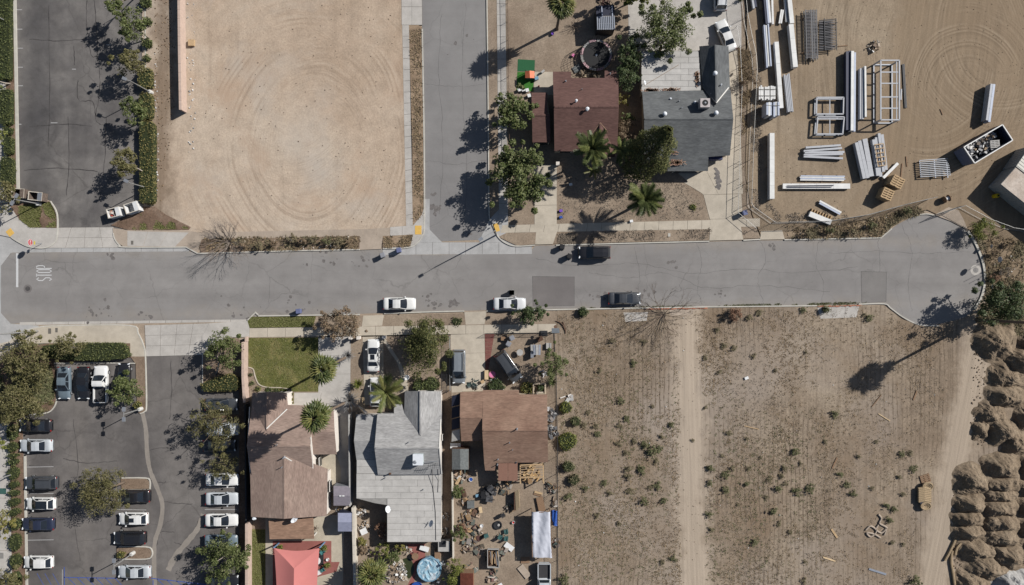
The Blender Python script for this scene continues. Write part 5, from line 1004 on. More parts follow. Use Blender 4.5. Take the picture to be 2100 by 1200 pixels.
    if pk:
        for s in (-1, 1): MB().beam((-.49*L, s*(hw - .07), .86), (-.085*L, s*(hw - .07), .86), .13, .42).build('bed_side', PAINT['white'], t)
        MB().beam((-.492*L, -hw*.88, .86), (-.492*L, hw*.88, .86), .1, .42).build('tailgate', PAINT['white'], t); MB().box(-.29*L, 0, .775, .38*L, Wd - .3, .03).build('bed_floor', M['bedliner'], t)
    return t
PROTO = {}; PAINTED = ('body', 'cabin', 'mirror', 'bed_side', 'tailgate')
def car(kind, col, px, py, deg, label, group=None, sun=False, rack=None, s=1.0, darkroof=False):
    first = kind not in PROTO
    if first: PROTO[kind] = carproto(kind)
    t = PROTO[kind] if first else copy_tree(PROTO[kind])
    p = W(px, py, .75); t.location = (p.x, p.y, .006 if px < 520 or 480 < py < 650 else .122); t.rotation_euler = (0, 0, R(deg)); t.scale = (s, s, s)
    for ch in t.children:
        if ch.name.split('.')[0] in PAINTED:
            ch.material_slots[0].link = 'OBJECT'; ch.material_slots[0].material = PAINT[col]
    tag(t, label, 'car' if kind != 'pickup' else 'pickup truck', group)
    L, Wd, belt, Hh, rb, rr, fr, fb, deck, hood = TYPES[kind]; ROOT[t.name] = Vector((0, 0, 0))
    if sun: MB().box((fr - .09)*L, 0, Hh + .0, .75, .62, .03).build('sunroof', M['glass'], t)
    if darkroof: MB().box((rr + fr)/2*L, 0, Hh + .0, (fr - rr)*L*.92, Wd*.64, .03).build('roof_panel', M['glass'], t)
    return t
K1, K2, K3 = 'cars parked in the lower car park', 'cars parked along the street', 'cars on the house drives'
SPECS = [('suv', 'pearl', 1477, -10, 90, 'pale car cut off by the top edge behind the slate house', K3, {}), ('sedan', 'white', 1488, 73, 111, 'white sedan parked at an angle beside the slate roof', K3, {}),
 ('suv', 'black', 1219, 518, 180, 'black car with roof rails parked by the upper kerb', K2, {}), ('sedan', 'charcoal', 1281, 612, 0, 'dark grey sedan parked on the kerb of the weedy field', K2, {}), ('sedan', 'white', 819, 623, 0, 'white sedan on the lower kerb, left of the two white ones', K2, {}), ('sedan', 'pearl', 1045, 623, 0, 'white sedan on the lower kerb beside the small tree', K2, {}),
 ('sedan', 'white', 766, 729, 90, 'white sedan with sunroof on the drive of the grey house', K3, {'sun': True}), ('hatch', 'white', 771, 804, 90, 'white car half hidden under the palm by the grey house', K3, {}), ('van', 'grey', 941, 752, -90, 'dark grey minivan with roof rails on the concrete drive', K3, {}), ('van', 'charcoal', 1043, 752, -55, 'dark minivan parked askew in the cluttered front yard', K3, {}),
 ('pickup', 'silver', 1116, 1192, -90, 'silver pickup truck behind the grey tarp shelter at the bottom edge', K3, {}),
 ('sedan', 'slate', 131, 786, -90, 'blue grey sedan, leftmost of four cars below the rounded hedge', K1, {}), ('sedan', 'black', 171, 786, -90, 'black sedan between the blue grey sedan and the white pickup', K1, {}), ('pickup', 'white', 207, 788, 90, 'white pickup truck with open bed below the rounded hedge', K1, {}), ('sedan', 'black', 254, 778, 90, 'black sedan under the tree next to the white pickup', K1, {}),
 ('sedan', 'black', 72, 873, 180, 'black sedan with red rear lights under the bronze tree', K1, {}), ('sedan', 'silver', 73, 914, 180, 'silver sedan just below the black one at the left hedge row', K1, {}), ('suv', 'charcoal', 85, 990, 180, 'dark car right above the white car with the black roof', K1, {}), ('hatch', 'white', 83, 1033, 180, 'white hatchback with black roof by the left hedge row', K1, {'darkroof': True}), ('sedan', 'navy', 77, 1075, 180, 'very dark sedan below the white car with the black roof', K1, {}), ('hatch', 'white', 78, 1153, 180, 'small plain white hatchback nearest the blue hatching', K1, {}),
 ('sedan', 'black', 274, 1018, 180, 'black car partly under the willowy island tree', K1, {}), ('hatch', 'white', 273, 1064, 180, 'white hatchback with sunroof in the middle island row', K1, {'sun': True}), ('suv', 'black', 266, 1103, 180, 'black car between the white hatchback and the lamp island', K1, {}), ('sedan', 'silver', 275, 1173, 180, 'silver sedan below the lamp island at the blue lines', K1, {}),
 ('sedan', 'charcoal', 454, 830, 0, 'dark car hidden under the feathery tree, upper of the pair', K1, {}), ('suv', 'silver', 457, 880, 0, 'silver car under the feathery tree, lower of the pair', K1, {}), ('sedan', 'black', 450, 914, 0, 'black car in deep shade below the feathery tree', K1, {}), ('sedan', 'white', 455, 984, 0, 'white sedan dappled by the thin feathery tree', K1, {}), ('sedan', 'silver', 455, 1023, 0, 'silver sedan between two white sedans at the wall', K1, {}), ('sedan', 'white', 454, 1067, 0, 'plain white sedan just above the dense round tree', K1, {}), ('sedan', 'slate', 453, 1110, 0, 'blue grey car mostly under the dense round tree', K1, {}), ('sedan', 'black', 456, 1192, 0, 'black car at the bottom edge below the dense round tree', K1, {})]
for k, col, x, y, d, l, g, kw in SPECS: car(k, col, x, y, d, l, g, **kw)
# ---------------------------------------------------------------- walls and fences
M['wall_pink'] = pmat('block_wall', c(196, 172, 156), .9, var=.1, scale=2); M['wall_block'] = pmat('pale_block_wall', c(206, 196, 180), .9, var=.1, scale=2); M['chain'] = pmat('chain_link', c(158, 156, 152), .5, .3); M['rust'] = pmat('rust_iron', c(110, 84, 68), .8)
def block_wall(label, pts, w, h, mat, k=None, z0=.0):
    t = thing('block_wall', W(*pts[0]), label, 'wall')
    for i in range(len(pts) - 1):
        a, b = W(*pts[i]), W(*pts[i + 1]); L = (b - a).length; n = max(1, int(L/1.2)); d = (b - a)/n
        ang = math.atan2(d.y, d.x); q = MB(); q.box(*((a + b)/2).to_2d(), h/2, L, w, h - .12, ang); q.build('wall_body', M[mat], t)
        for j in range(n):
            p = a + d*(j + .5); MB().box(p.x, p.y, h, d.length - .02, w + .06, .12, ang).build('coping_block', M[mat], t)
    return t
block_wall('pale pink block wall between the upper car park and the dirt lot', [(378, -60), (380, 120), (382, 232)], .3, 1.75, 'wall_pink')
block_wall('pink block wall beside the green lawn', [(507, 700), (507, 770), (510, 822)], .3, 1.6, 'wall_pink')
block_wall('pink block wall beside the lower grass strip', [(515, 1066), (515, 1290)], .32, 1.7, 'wall_pink')
block_wall('low dark wall behind the tan house by the car park', [(512, 826), (514, 1064)], .12, 1.7, 'metal_dark')
block_wall('cream block wall between the two rear gardens', [(729, 1034), (731, 1110), (735, 1290)], .34, 1.6, 'wall_block')
block_wall('grey fence between the tan house drive and the grey house', [(722, 845), (724, 1030)], .1, 2.0, 'wall_grey')
block_wall('white fence behind the grey house beside the cluttered yard', [(929, 962), (931, 1140)], .12, 1.5, 'wall_block')
block_wall('thin low wall at the edge of the lawn beside the car park bed', [(509, 690), (509, 700)], .2, .9, 'wall_pink')
def chain_fence(label, pts, h, step=3.0, mat='chain', mesh=True, rails=(1.0, .08), name='wire_fence', pr=.035, z0=.08):
    t = thing(name, W(*pts[0]), label, 'fence'); mm = MB()
    for i in range(len(pts) - 1):
        a, b = W(*pts[i]), W(*pts[i + 1]); a.z = b.z = z0; L = (b - a).length; n = max(1, round(L/step)); d = (b - a)/n
        for j in range(n + (1 if i == len(pts) - 2 else 0)):
            p = a + d*j; MB().tube([p - Vector((0, 0, .1)), p + Vector((0, 0, h + .05))], pr, 6).build('post', M[mat], t)
        for f in rails: MB().tube([a + Vector((0, 0, h*f)), b + Vector((0, 0, h*f))], .028, 5).build('rail', M[mat], t)
        if mesh:
            k = int(L/.22)
            for j in range(k):
                p = a + (b - a)*(j/k); q = a + (b - a)*min(1, (j + 3)/k)
                mm.beam(p + Vector((0, 0, .05)), q + Vector((0, 0, h - .03)), .012, .012); mm.beam(q + Vector((0, 0, .05)), p + Vector((0, 0, h - .03)), .012, .012)
    if mesh: mm.build('wire_mesh', M[mat], t, kind='stuff')
    return t
chain_fence('long chain link fence around the construction yard', [(1516, -40), (1524, 40), (1534, 90), (1541, 120), (1543, 150), (1538, 260), (1535, 330), (1532, 420), (1536, 428), (1580, 459), (1690, 456), (1770, 443), (1850, 421), (1905, 408)], 1.9)
chain_fence('second chain link line along the slate house drive', [(1506, 60), (1512, 100), (1516, 180), (1512, 300), (1508, 438), (1545, 470)], 1.2, 2.8, rails=(1.0,), mesh=False)
chain_fence('chain link gate and fence at the turning circle', [(1918, 440), (1962, 425), (2012, 452), (2060, 470), (2140, 482)], 1.9)
chain_fence('low wire fence on the side street pavement edge', [(1041, -30), (1043, 120), (1045, 310)], 1.0, 2.8, 'rust', True, (1.0,))
chain_fence('dark iron fence round the cluttered front yard corner', [(996, 684), (1136, 682), (1138, 745)], 1.1, 2.0, 'metal_dark', True)
chain_fence('dark wire fence between the cluttered yard and the field', [(1139, 745), (1142, 900), (1143, 1290)], 1.6, 2.6, 'metal_dark', True)
chain_fence('light wire fence beside the driveway at the alley', [(923, 690), (924, 800)], 1.1, 2.5, 'chain', True)
t = thing('iron_gate', W(914, 778), 'black iron picket gate across the alley beside the grey house', 'gate')
for k in range(15): p = W(907, 766 + k*2.6); q = W(918, 767 + k*2.6); MB().beam((p.x, p.y, 1.15), (q.x, q.y, 1.25), .05, .08).build('picket', M['metal_dark'], t)
for x in (907, 918): MB().beam(Vector((*W(x, 765).to_2d(), 1.2)), Vector((*W(x, 803).to_2d(), 1.2)), .05, .05).build('gate_rail', M['metal_dark'], t)
for x in (907, 918):
    for y in (766, 802): p = W(x, y); MB().box(p.x, p.y, .65, .08, .08, 1.2).build('gate_post', M['metal_dark'], t)

# ---------------------------------------------------------------- lamps, signs, bins
M['lamp_base'] = pmat('lamp_base', c(210, 206, 198), .9); M['lamp_pole'] = pmat('lamp_pole', c(168, 166, 162), .5, .3)
def lamp(label, base, h, arms, name='car_park_lamp', r=.07, plinth=.75):
    B = W(*base); B.z = .1; t = thing(name, B, label, 'lamp post')
    if plinth: MB().lathe(B.x, B.y, [(.3, 0), (.3, plinth), (.24, plinth + .05)], 14).build('plinth', M['lamp_base'], t)
    MB().tube([B, B + Vector((0, 0, h))], [r*1.3, r*.8], 8).build('pole', M['lamp_pole'], t)
    for a, l in arms:
        d = Vector((math.cos(a), math.sin(a), 0)); e = B + Vector((0, 0, h)) + d*l; MB().beam(B + Vector((0, 0, h - .05)), e, .07, .06).build('arm', M['lamp_pole'], t)
        o = MB().box(e.x, e.y, h + .08, .62, .42, .16, a).build('lamp_head', M['metal_grey'], t); MB().box(e.x, e.y, h - .015, .5, .32, .04, a).build('lamp_glass', M['lens'], o)
lamp('twin headed lamp post beside the brown dumpsters', (83, 419), 5.2, ((1.0, .6), (-2.1, .6)))
lamp('lamp post between the two middle trees of the upper car park', (312, 191), 5.6, ((2.75, .9),)); lamp('lamp post by the lowest upper car park tree', (304, 386), 4.4, ((2.7, .8),)); lamp('lamp post at the top left edge beside the long hedge', (17, 46), 5.2, ((3.6, .8), (.5, .6)))
lamp('twin lamp post at the end of the narrow bed in the lower car park', (291, 838), 4.6, ((1.57, .7), (-1.57, .7))); lamp('twin lamp post on the small island by the blue lines', (275, 1133), 5.0, ((1.57, .8), (-1.57, .8))); lamp('lamp post in the hedge row left of the lower car park', (30, 971), 5.4, ((2.8, .8),))
lamp('tall street lamp at the side street corner', (1018, 482), 7.4, ((-2.6, 2.3),), 'street_lamp', .09, 0); lamp('tall pale street lamp at the left edge on the corner pavement', (79, 679), 8.2, ((2.6, 2.0),), 'street_lamp', .1, 0)
# stop sign with its red octagon towards the street
def octa(mb, ctr, nrm, r, th=.02, n=8, ph=R(22.5)):
    nrm = nrm.normalized(); x = nrm.cross(Vector((0, 0, 1))).normalized(); y = x.cross(nrm)*-1
    vs = [ctr + nrm*k*th + (x*math.cos(6.28318*i/n + ph) + y*math.sin(6.28318*i/n + ph))*r for k in (0, 1) for i in range(n)]
    mb.add(vs, [tuple(range(n)), tuple(reversed(range(n, 2*n)))] + [(i, n + i, n + (i + 1) % n, (i + 1) % n) for i in range(n)])
B = W(87, 500); B.z = .1; t = thing('stop_sign', B, 'red octagonal stop sign on the corner pavement', 'road sign'); MB().tube([B, B + Vector((0, 0, 2.9))], .035, 6).build('post', M['galv'], t)
mb = MB(); octa(mb, B + Vector((.05, 0, 2.5)), Vector((1, 0, 0)), .46, .02); o = mb.build('sign_face', pmat('sign_red', (.3, .03, .04, 1), .6), t)
mb = MB(); octa(mb, B + Vector((.045, 0, 2.5)), Vector((1, 0, 0)), .5, .015); mb.build('sign_border', M['white'], t)
for i, ch in enumerate('STOP'):
    mb = MB()
    for st in glyph(ch):
        for a, b in zip(st[:-1], st[1:]): mb.beam(B + Vector((.085, -.3 + .165*i + a[0]*.11, 2.38 + a[1]*.24)), B + Vector((.085, -.3 + .165*i + b[0]*.11, 2.38 + b[1]*.24)), .03, .02)
    mb.build('letter', M['white'], o)
MB().box(B.x + .06, B.y, 1.75, .02, .5, .3).build('plate', pmat('sign_yellow', c(190, 172, 80), .5), t)
def sign(label, base, h, kind, ang):
    B = W(*base); B.z = .1; t = thing('road_sign', B, label, 'road sign'); MB().tube([B, B + Vector((0, 0, h))], .03, 6).build('post', M['rust'], t); mb = MB(); nr = Vector((math.cos(ang), math.sin(ang), 0))
    octa(mb, B + Vector((0, 0, h - .35)) + nr*.05, nr, .45 if kind == 8 else .32, .02, kind, R(22.5) if kind == 8 else 0); mb.build('sign_plate', M['galv'], t)
sign('grey octagonal sign at the end of the turning circle', (2024, 534), 3.0, 8, math.pi); sign('small marker sign at the upper kerb of the turning circle', (2022, 506), 1.5, 4, math.pi); sign('small marker sign at the lower kerb of the turning circle', (2024, 588), 1.5, 4, math.pi)
for l, x, y, h in (('tall thin bare post at the turning circle kerb', 2032, 549, 3.2), ('short thin bare post at the turning circle kerb', 2021, 564, 1.9)):
    B = W(x, y); B.z = .1; mb = MB(); mb.tube([B, B + Vector((0, 0, h))], .03, 6); mb.box(B.x, B.y, .12, .2, .2, .06); mb.build('marker_post', M['rust'], loc=B, label=l, cat='post')
def bin_(label, at, deg, col, lid=None, s=1.0):
    B = W(*at); z = .004 if 488 < at[1] < 650 else .11; t = thing('wheeled_bin', (B.x, B.y, z), label, 'bin', 'wheeled bins', R(deg)); t.scale = (s, s, s)
    m = M.get('bin_' + col[0]) or M.setdefault('bin_' + col[0], pmat('bin_' + col[0], c(*col[1]), .6, var=.08)); q = MB(); q.box(0, 0, .53, .5, .55, .98, 0, 1.22); q.build('bin_body', m, t)
    q = MB(); q.box(0, 0, 1.06, .66, .72, .07, 0, .9); q.build('lid', lid or m, t); MB().beam((-.36, -.25, 1.02), (-.36, .25, 1.02), .05, .05).build('handle', m, t)
    for sg in (-1, 1): MB().tube([(-.28, sg*.24, .14), (-.28, sg*.32, .14)], .14, 10).build('wheel', M['black'], t)
BG, BB, BK, BD = ('grey', (142, 142, 146)), ('blue', (104, 110, 142)), ('black', (38, 38, 40)), ('green', (52, 66, 56))
for a in (('grey wheeled bin on the road beside the blue one', (787, 524), 20, BG), ('blue grey wheeled bin at the kerb near the side street', (820, 514), 10, BB), ('dark green wheeled bin on the kerb by the lawn', (600, 641), 0, BD), ('blue grey wheeled bin beside the dark green one', (616, 638), 5, BB), ('black wheeled bin at the kerb behind the black car', (1152, 507), 80, BK), ('black wheeled bin close to the front of the black car', (1167, 526), 70, BK), ('blue grey wheeled bin at the foot of the slate house drive', (1523, 438), 15, BB), ('grey wheeled bin inside the front yard fence', (1050, 692), 30, BG), ('grey blue wheeled bin beside the brick path', (1043, 704), 60, BG)): bin_(*a)
bin_('black wheeled bin with a white lid in the cluttered front yard', (1073, 694), 0, BK, M['white'])
# dumpsters
def dumpster(label, ctr, w, d, h, deg, mat, lidmat, fill=None, flip=1):
    B = W(*ctr); t = thing('dumpster', (B.x, B.y, .006), label, 'dumpster', 'dumpsters', R(deg)); m = M[mat]
    local(t); MB().box(0, 0, .1, w, d, .14).build('floor', m, t)
    for sg in (-1, 1): MB().box(0, sg*d/2, h/2 + .08, w + .08, .06, h).build('side', m, t); MB().box(sg*w/2, 0, h/2 + .08, .06, d - .06, h).build('end', m, t)
    MB().slabquad([(flip*w*.18, -d*.5, h + .12), (flip*w*.52, -d*.5, h + .16), (flip*w*.52, d*.5, h + .16), (flip*w*.18, d*.5, h + .12)], .04).build('lid', M[lidmat], t)
    for sg in (-1, 1): MB().box(0, sg*d/2, h + .1, w + .12, .1, .06).build('rim', M['wall_block'], t); MB().box(sg*w/2, 0, h + .1, .1, d - .1, .06).build('rim', M['wall_block'], t)
    for sg in (-1, 1): MB().box(0, sg*(d/2 + .07), h*.62, w*.7, .1, .14).build('lift_pocket', m, t)
    if fill:
        mb = MB(); r = random.Random(len(label))
        for _ in range(16): mb.box(r.uniform(-w*.38, w*.1), r.uniform(-d*.35, d*.35), h*r.uniform(.5, .8), r.uniform(.25, .6), r.uniform(.2, .5), r.uniform(.1, .3), r.uniform(0, 3), 1, (r.uniform(-.4, .4), r.uniform(-.4, .4)))
        mb.build('rubbish', imat('rubbish', [c(170, 130, 92), c(220, 216, 210), c(120, 100, 84), c(190, 60, 50), c(210, 190, 160)]), t, kind='stuff')
M['dump_brown'] = pmat('dumpster_brown', c(112, 98, 88), .7, var=.35); M['dump_white'] = pmat('dumpster_white', c(224, 222, 218), .6, var=.08)
dumpster('open brown dumpster nearest the rounded hedge', (51, 399), 1.7, 1.25, 1.35, -4, 'dump_brown', 'dump_brown'); dumpster('open brown dumpster with its lid towards the driveway', (85, 405), 1.9, 1.15, 1.25, -6, 'dump_brown', 'metal_grey')
dumpster('white dumpster full of rubbish, lower of the two', (243, 438), 1.75, 1.25, 1.2, 14, 'dump_white', 'dump_white', True); dumpster('empty white dumpster beside the hedge end', (280, 428), 1.85, 1.35, 1.3, 18, 'dump_white', 'dump_white')

# ---------------------------------------------------------------- construction yard
M['steel_white'] = pmat('steel_white', c(226, 223, 217), .5, 0, .1, 1.3); M['steel_blue'] = pmat('steel_blue', c(182, 188, 202), .5, 0, .06); M['steel_grey'] = pmat('steel_grey', c(182, 182, 184), .55, 0, .06); M['steel_navy'] = pmat('steel_navy', c(62, 66, 84), .55, 0, .1); M['strap'] = pmat('strap', c(110, 106, 96), .8)
def beams(label, a, b, w, h, n=1, mats=('steel_white',), joints=0, gap=.03, lift=.18, name='beam_stack', cat='beams', skew=None, group='steel beams in the yard'):
    """a bundle of n beams lying side by side from pixel a to b, total width w in pixels"""
    A, Bp = W(*a, h), W(*b, h); d = (Bp - A); d.z = 0; L = d.length; d.normalize(); nr = Vector((-d.y, d.x, 0)); wm = w/S; bw = wm/n; z0 = .1
    t = thing(name, (A.x, A.y, z0), label, cat, group)
    for i in range(n):
        off = nr*((i + .5)*bw - wm/2); s0, s1 = (rnd.uniform(-.15, .15), rnd.uniform(-.15, .15)) if n > 1 else (0, 0)
        hh = h*(1 if n == 1 else rnd.uniform(.9, 1.03)); p0 = A + off + d*s0; p1 = Bp + off + d*s1; p0.z = p1.z = z0 + lift + (hh - lift)/2
        k = joints + 1
        for j in range(k):
            q0 = p0.lerp(p1, (j + .004)/k if k > 1 else 0); q1 = p0.lerp(p1, (j + .996)/k if k > 1 else 1); MB().beam(q0, q1, bw - gap, hh - lift).build('beam', M[mats[i % len(mats)]], t)
    for f in (.15, .5, .85) if L > 3 else (.2, .8):
        p = A + d*L*f; MB().beam(Vector((p.x, p.y, z0 + lift/2 - .02)) - nr*(wm/2 + .15), Vector((p.x, p.y, z0 + lift/2 - .02)) + nr*(wm/2 + .15), .1, lift).build('sleeper', M['wood_old'], t)
    return t
beams('dark bundle of beams cut by the top edge beside the fence', (1543, -15), (1548, 16), 9, .7, 2, ('steel_grey', 'steel_navy'))
beams('bundle of navy and blue beams at the top of the yard', (1570, -20), (1576, 47), 12, .8, 3, ('steel_navy', 'steel_blue', 'steel_white')); beams('thin white beam beside the navy bundle', (1583, -12), (1585, 50), 4, .5)
beams('three pale blue beams with dark gaps below the navy bundle', (1571, 50), (1577, 138), 12, .8, 3, ('steel_blue', 'steel_white', 'steel_blue'), gap=.09); beams('short thin white strip left of the pale blue beams', (1566, 82), (1569, 110), 4, .25)
beams('long single white beam left of the slim grey bundle', (1592, 86), (1602, 222), 9, .8, 1, ('steel_white',), 2); beams('longest white beam at the top of the yard', (1618, -10), (1624, 48), 9, .8); beams('thick white beam below the longest one, ending in clear ground', (1622, 50), (1631, 138), 10, 1.0, 1, ('steel_white',), 2)
beams('slim white beam at the top edge of the yard', (1609, -10), (1613, 45), 4, .5); beams('short pair of tilted white beams', (1604, 22), (1600, 47), 7, .4, 2); beams('bundle of four slim grey beams beside the long white one', (1613, 153), (1621, 229), 12, .7, 4, ('steel_grey',), gap=.05)
for i, (x, l) in enumerate(((1561, 'left block of strapped white bundles by the fence'), (1573, 'middle block of strapped white bundles by the fence'), (1585, 'right block of strapped white bundles by the fence'))):
    tt = beams(l, (x, 177), (x, 204), 10, .9, 3, ('steel_white',), gap=.02, group='strapped bundles')
    for y in (184, 197): p = W(x, y, .9); MB().box(p.x, p.y, 1.03, .76, .07, .02).build('strap', M['strap'], tt)
for x, l in ((1577, 'tall strapped blue white bundle, left of the pair'), (1592, 'tall strapped blue white bundle, right of the pair')):
    tt = beams(l, (x, 211), (x, 238), 12, 2.0, 3, ('steel_blue', 'steel_white'), gap=.02, group='strapped bundles'); p = W(x, 217, 2.0); MB().box(p.x, p.y, 2.15, .9, .07, .02).build('strap', M['strap'], tt)
beams('big dark navy and white bundle beside the two open frames', (1740, 106), (1740, 268), 11, .9, 2, ('steel_navy', 'steel_navy'), gap=.02); beams('bright white beam on the big navy bundle', (1748, 105), (1747, 268), 6, 1.1, 1, ('steel_white',)); beams('narrow blue beam at the right of the big bundle', (1753, 108), (1752, 270), 4, .8, 1, ('steel_blue',))
beams('double light grey beam between the bundle and the tall frame', (1767, 142), (1767, 244), 8, .8, 2, ('steel_grey',)); beams('single light beam standing proud next to the double one', (1774, 136), (1775, 240), 4, 1.0, 1, ('steel_white',))
for i, (a, b, l) in enumerate((((1652, 303), (1724, 298), 'top beam of the fanned grey beams'), ((1648, 310), (1726, 304), 'second of the fanned grey beams'), ((1650, 313), (1731, 312), 'longest of the fanned grey beams'), ((1648, 318), (1728, 316), 'fourth of the fanned grey beams'), ((1648, 321), (1728, 325), 'lowest of the fanned grey beams'))): beams(l, a, b, 4.5, .55, 1, ('steel_grey',))
beams('tall long white box beam near the fence', (1583, 273), (1583, 408), 10, 1.1, 1, ('steel_white',), 4); beams('loose bundle of white strips above the long white beam', (1640, 365), (1732, 366), 11, .35, 4, ('steel_white', 'steel_blue'), 1); beams('long white beam lying across the yard', (1605, 382), (1743, 382), 11, .5, 1, ('steel_white',), 3)
for k in (0, 1): beams(('upper', 'lower')[k] + ' thin rod on the long white beam', (1614, 381 + k*3), (1710 - k*4, 380 + k*3.5), 1.2, .66, 1, ('steel_navy',), lift=.5)
beams('angled grey blue channel beam near the corner', (1680, 414), (1724, 438), 8, .4, 2, ('steel_blue', 'steel_white'))
beams('wide pale beam, leftmost of the four slanted ones', (1759, 291), (1776, 367), 14, .9, 2, ('steel_grey',), 3); beams('grey slanted beam second from the left', (1773, 285), (1787, 362), 10, .7, 1, ('steel_grey',), 4); beams('slanted beam under the timber rack', (1794, 284), (1803, 361), 13, .8, 2, ('steel_grey',), 3); beams('rightmost slanted beam with the timber rack on it', (1806, 275), (1815, 351), 12, .9, 2, ('steel_grey',), 3)
beams('short white beam leaning towards the pallet stacks', (1811, 365), (1841, 335), 6, .4, 1, ('steel_white',)); beams('separate tall twin beam near the long skip', (2036, 173), (2026, 249), 10, 1.3, 2, ('steel_grey', 'steel_blue'), 2)
beams('dark flat strip beside the tall frame', (1852, 130), (1857, 220), 5, .15, 2, ('metal_dark',), lift=.05); beams('small white strip near the tall frame', (1848, 183), (1847, 205), 3, .2, 1, ('steel_grey',), lift=.05)
t = thing('timber_rack', (*W(1805, 318).to_2d(), 1.02), 'pale timber grid lying on the slanted beams', 'timber rack')
for k in range(3): MB().beam(W(1794 + k*9, 297 - k, 1.06), W(1801 + k*8, 341 - k*1.5, 1.06), .1, .08).build('runner', M['wood'], t)
for k in range(6): MB().beam(W(1793 + k*1.4, 297 + k*8.8, 1.14), W(1811 + k*1.2, 294.5 + k*8.8, 1.14), .12, .06).build('slat', M['wood'], t)
# open steel frames
def frame(label, x0, y0, x1, y1, h, bars, legs=True, studs=(), skew=0):
    t = thing('steel_truss', W(x0, y1), label, 'truss', 'open steel trusses'); cs = [(x0, y0), (x1, y0), (x1 + skew, y1), (x0 + skew, y1)]
    for lev in ((h, .2) if legs else (h,)):
        for i in range(4): MB().beam(W(*cs[i], h).xy.to_3d() + Vector((0, 0, lev)), W(*cs[(i + 1) % 4], h).xy.to_3d() + Vector((0, 0, lev)), .17, .16).build('beam', M['steel_grey' if lev == h else 'metal_grey'], t)
    for q in cs: p = W(*q, h); MB().box(p.x, p.y, h/2, .16, .16, h).build('leg', M['steel_grey'], t)
    for y in bars: MB().beam(W(x0, y, h).xy.to_3d() + Vector((0, 0, h - .05)), W(x1, y, h).xy.to_3d() + Vector((0, 0, h - .05)), .16, .14).build('cross_bar', M['steel_grey'], t)
    for x in studs: MB().beam(W(x, y0, h).xy.to_3d() + Vector((0, 0, h - .06)), W(x, y1, h).xy.to_3d() + Vector((0, 0, h - .06)), .12, .1).build('stud', M['steel_grey'], t)
frame('tall white box frame with cross bars', 1806, 124, 1844, 246, 2.1, (148, 171, 199, 222), True, (1839,)); frame('upper of the two flat open rectangular frames', 1675, 200, 1730, 234, .8, (203,), True, (1702,), -1); frame('lower of the two flat open rectangular frames', 1677, 240, 1731, 275, .8, (244,), True, (1702,), -3)
# rebar cages and racks
M['rebar'] = pmat('rebar', c(104, 102, 104), .6, .1)
t = thing('rebar_cage', W(1659, 125), 'long dark rebar cage of close ties', 'rebar cage')
for x in (1649, 1660, 1665, 1671):
    for z in (.35, .9): MB().tube([W(x - 3, 25, 0).xy.to_3d() + Vector((0, 0, z)), W(x, 126, 0).xy.to_3d() + Vector((0, 0, z))], .075, 5).build('bar', M['metal_dark'], t)
for k in range(34):
    y = 27 + k*2.9; a, b = W(1645 + k*.08, y), W(1670 + k*.08, y); mb = MB(); mb.beam((a.x, a.y, .93), (b.x, b.y, .93), .085, .07); mb.build('tie', M['rebar'], t); MB().beam((a.x, a.y, .3), (b.x, b.y, .3), .085, .07).build('tie', M['metal_dark'], t)
for y in (40, 110): a, b = W(1643, y), W(1674, y); MB().beam((a.x, a.y, .18), (b.x, b.y, .18), .1, .2).build('sleeper', M['wood_old'], t)
t = thing('fence_panel_rack', W(1696, 105), 'stack of dark fence panels with many bars', 'panel stack')
for k in range(19): a, b = W(1680, 42 + k*3.4, .8), W(1715, 39 + k*3.4, .8); MB().beam((a.x, a.y, .75), (b.x, b.y, .8), .1, .1).build('bar', M['rebar' if k % 3 else 'metal_dark'], t); MB().beam((a.x - .2, a.y, .3), (b.x - .3, b.y, .3), .06, .06).build('bar', M['metal_dark'], t)
for x in (1690, 1714): a, b = W(x, 38, .8), W(x + 1.5, 104, .8); MB().beam((a.x, a.y, .87), (b.x, b.y, .87), .09, .08).build('rail', M['metal_dark'], t)
for y in (50, 95): a, b = W(1682, y), W(1713, y); MB().beam((a.x, a.y, .12), (b.x, b.y, .12), .1, .22).build('sleeper', M['wood_old'], t); [MB().box(*W(x, y).to_2d(), .48, .08, .08, .6).build('post', M['metal_dark'], t) for x in (1684, 1712)]
t = thing('steel_grille', W(1910, 365), 'flat grille of grey bars in the shadow of the skip', 'grille')
for k in range(10): a, b = W(1880 + k*.4, 331 + k*3.7), W(1938 + k*.7, 327 + k*3.7); MB().beam((a.x, a.y, .62), (b.x, b.y, .62), .1, .1).build('bar', M['metal_grey'], t)
for x in (1881, 1911, 1936): a, b = W(x, 330), W(x + 3, 366); MB().beam((a.x, a.y, .52), (b.x, b.y, .52), .1, .1).build('rail', M['galv'], t); MB().box(*W(x + 1, 333).to_2d(), .28, .12, .12, .4).build('foot', M['wood_old'], t); MB().box(*W(x + 2, 363).to_2d(), .28, .12, .12, .4).build('foot', M['wood_old'], t)
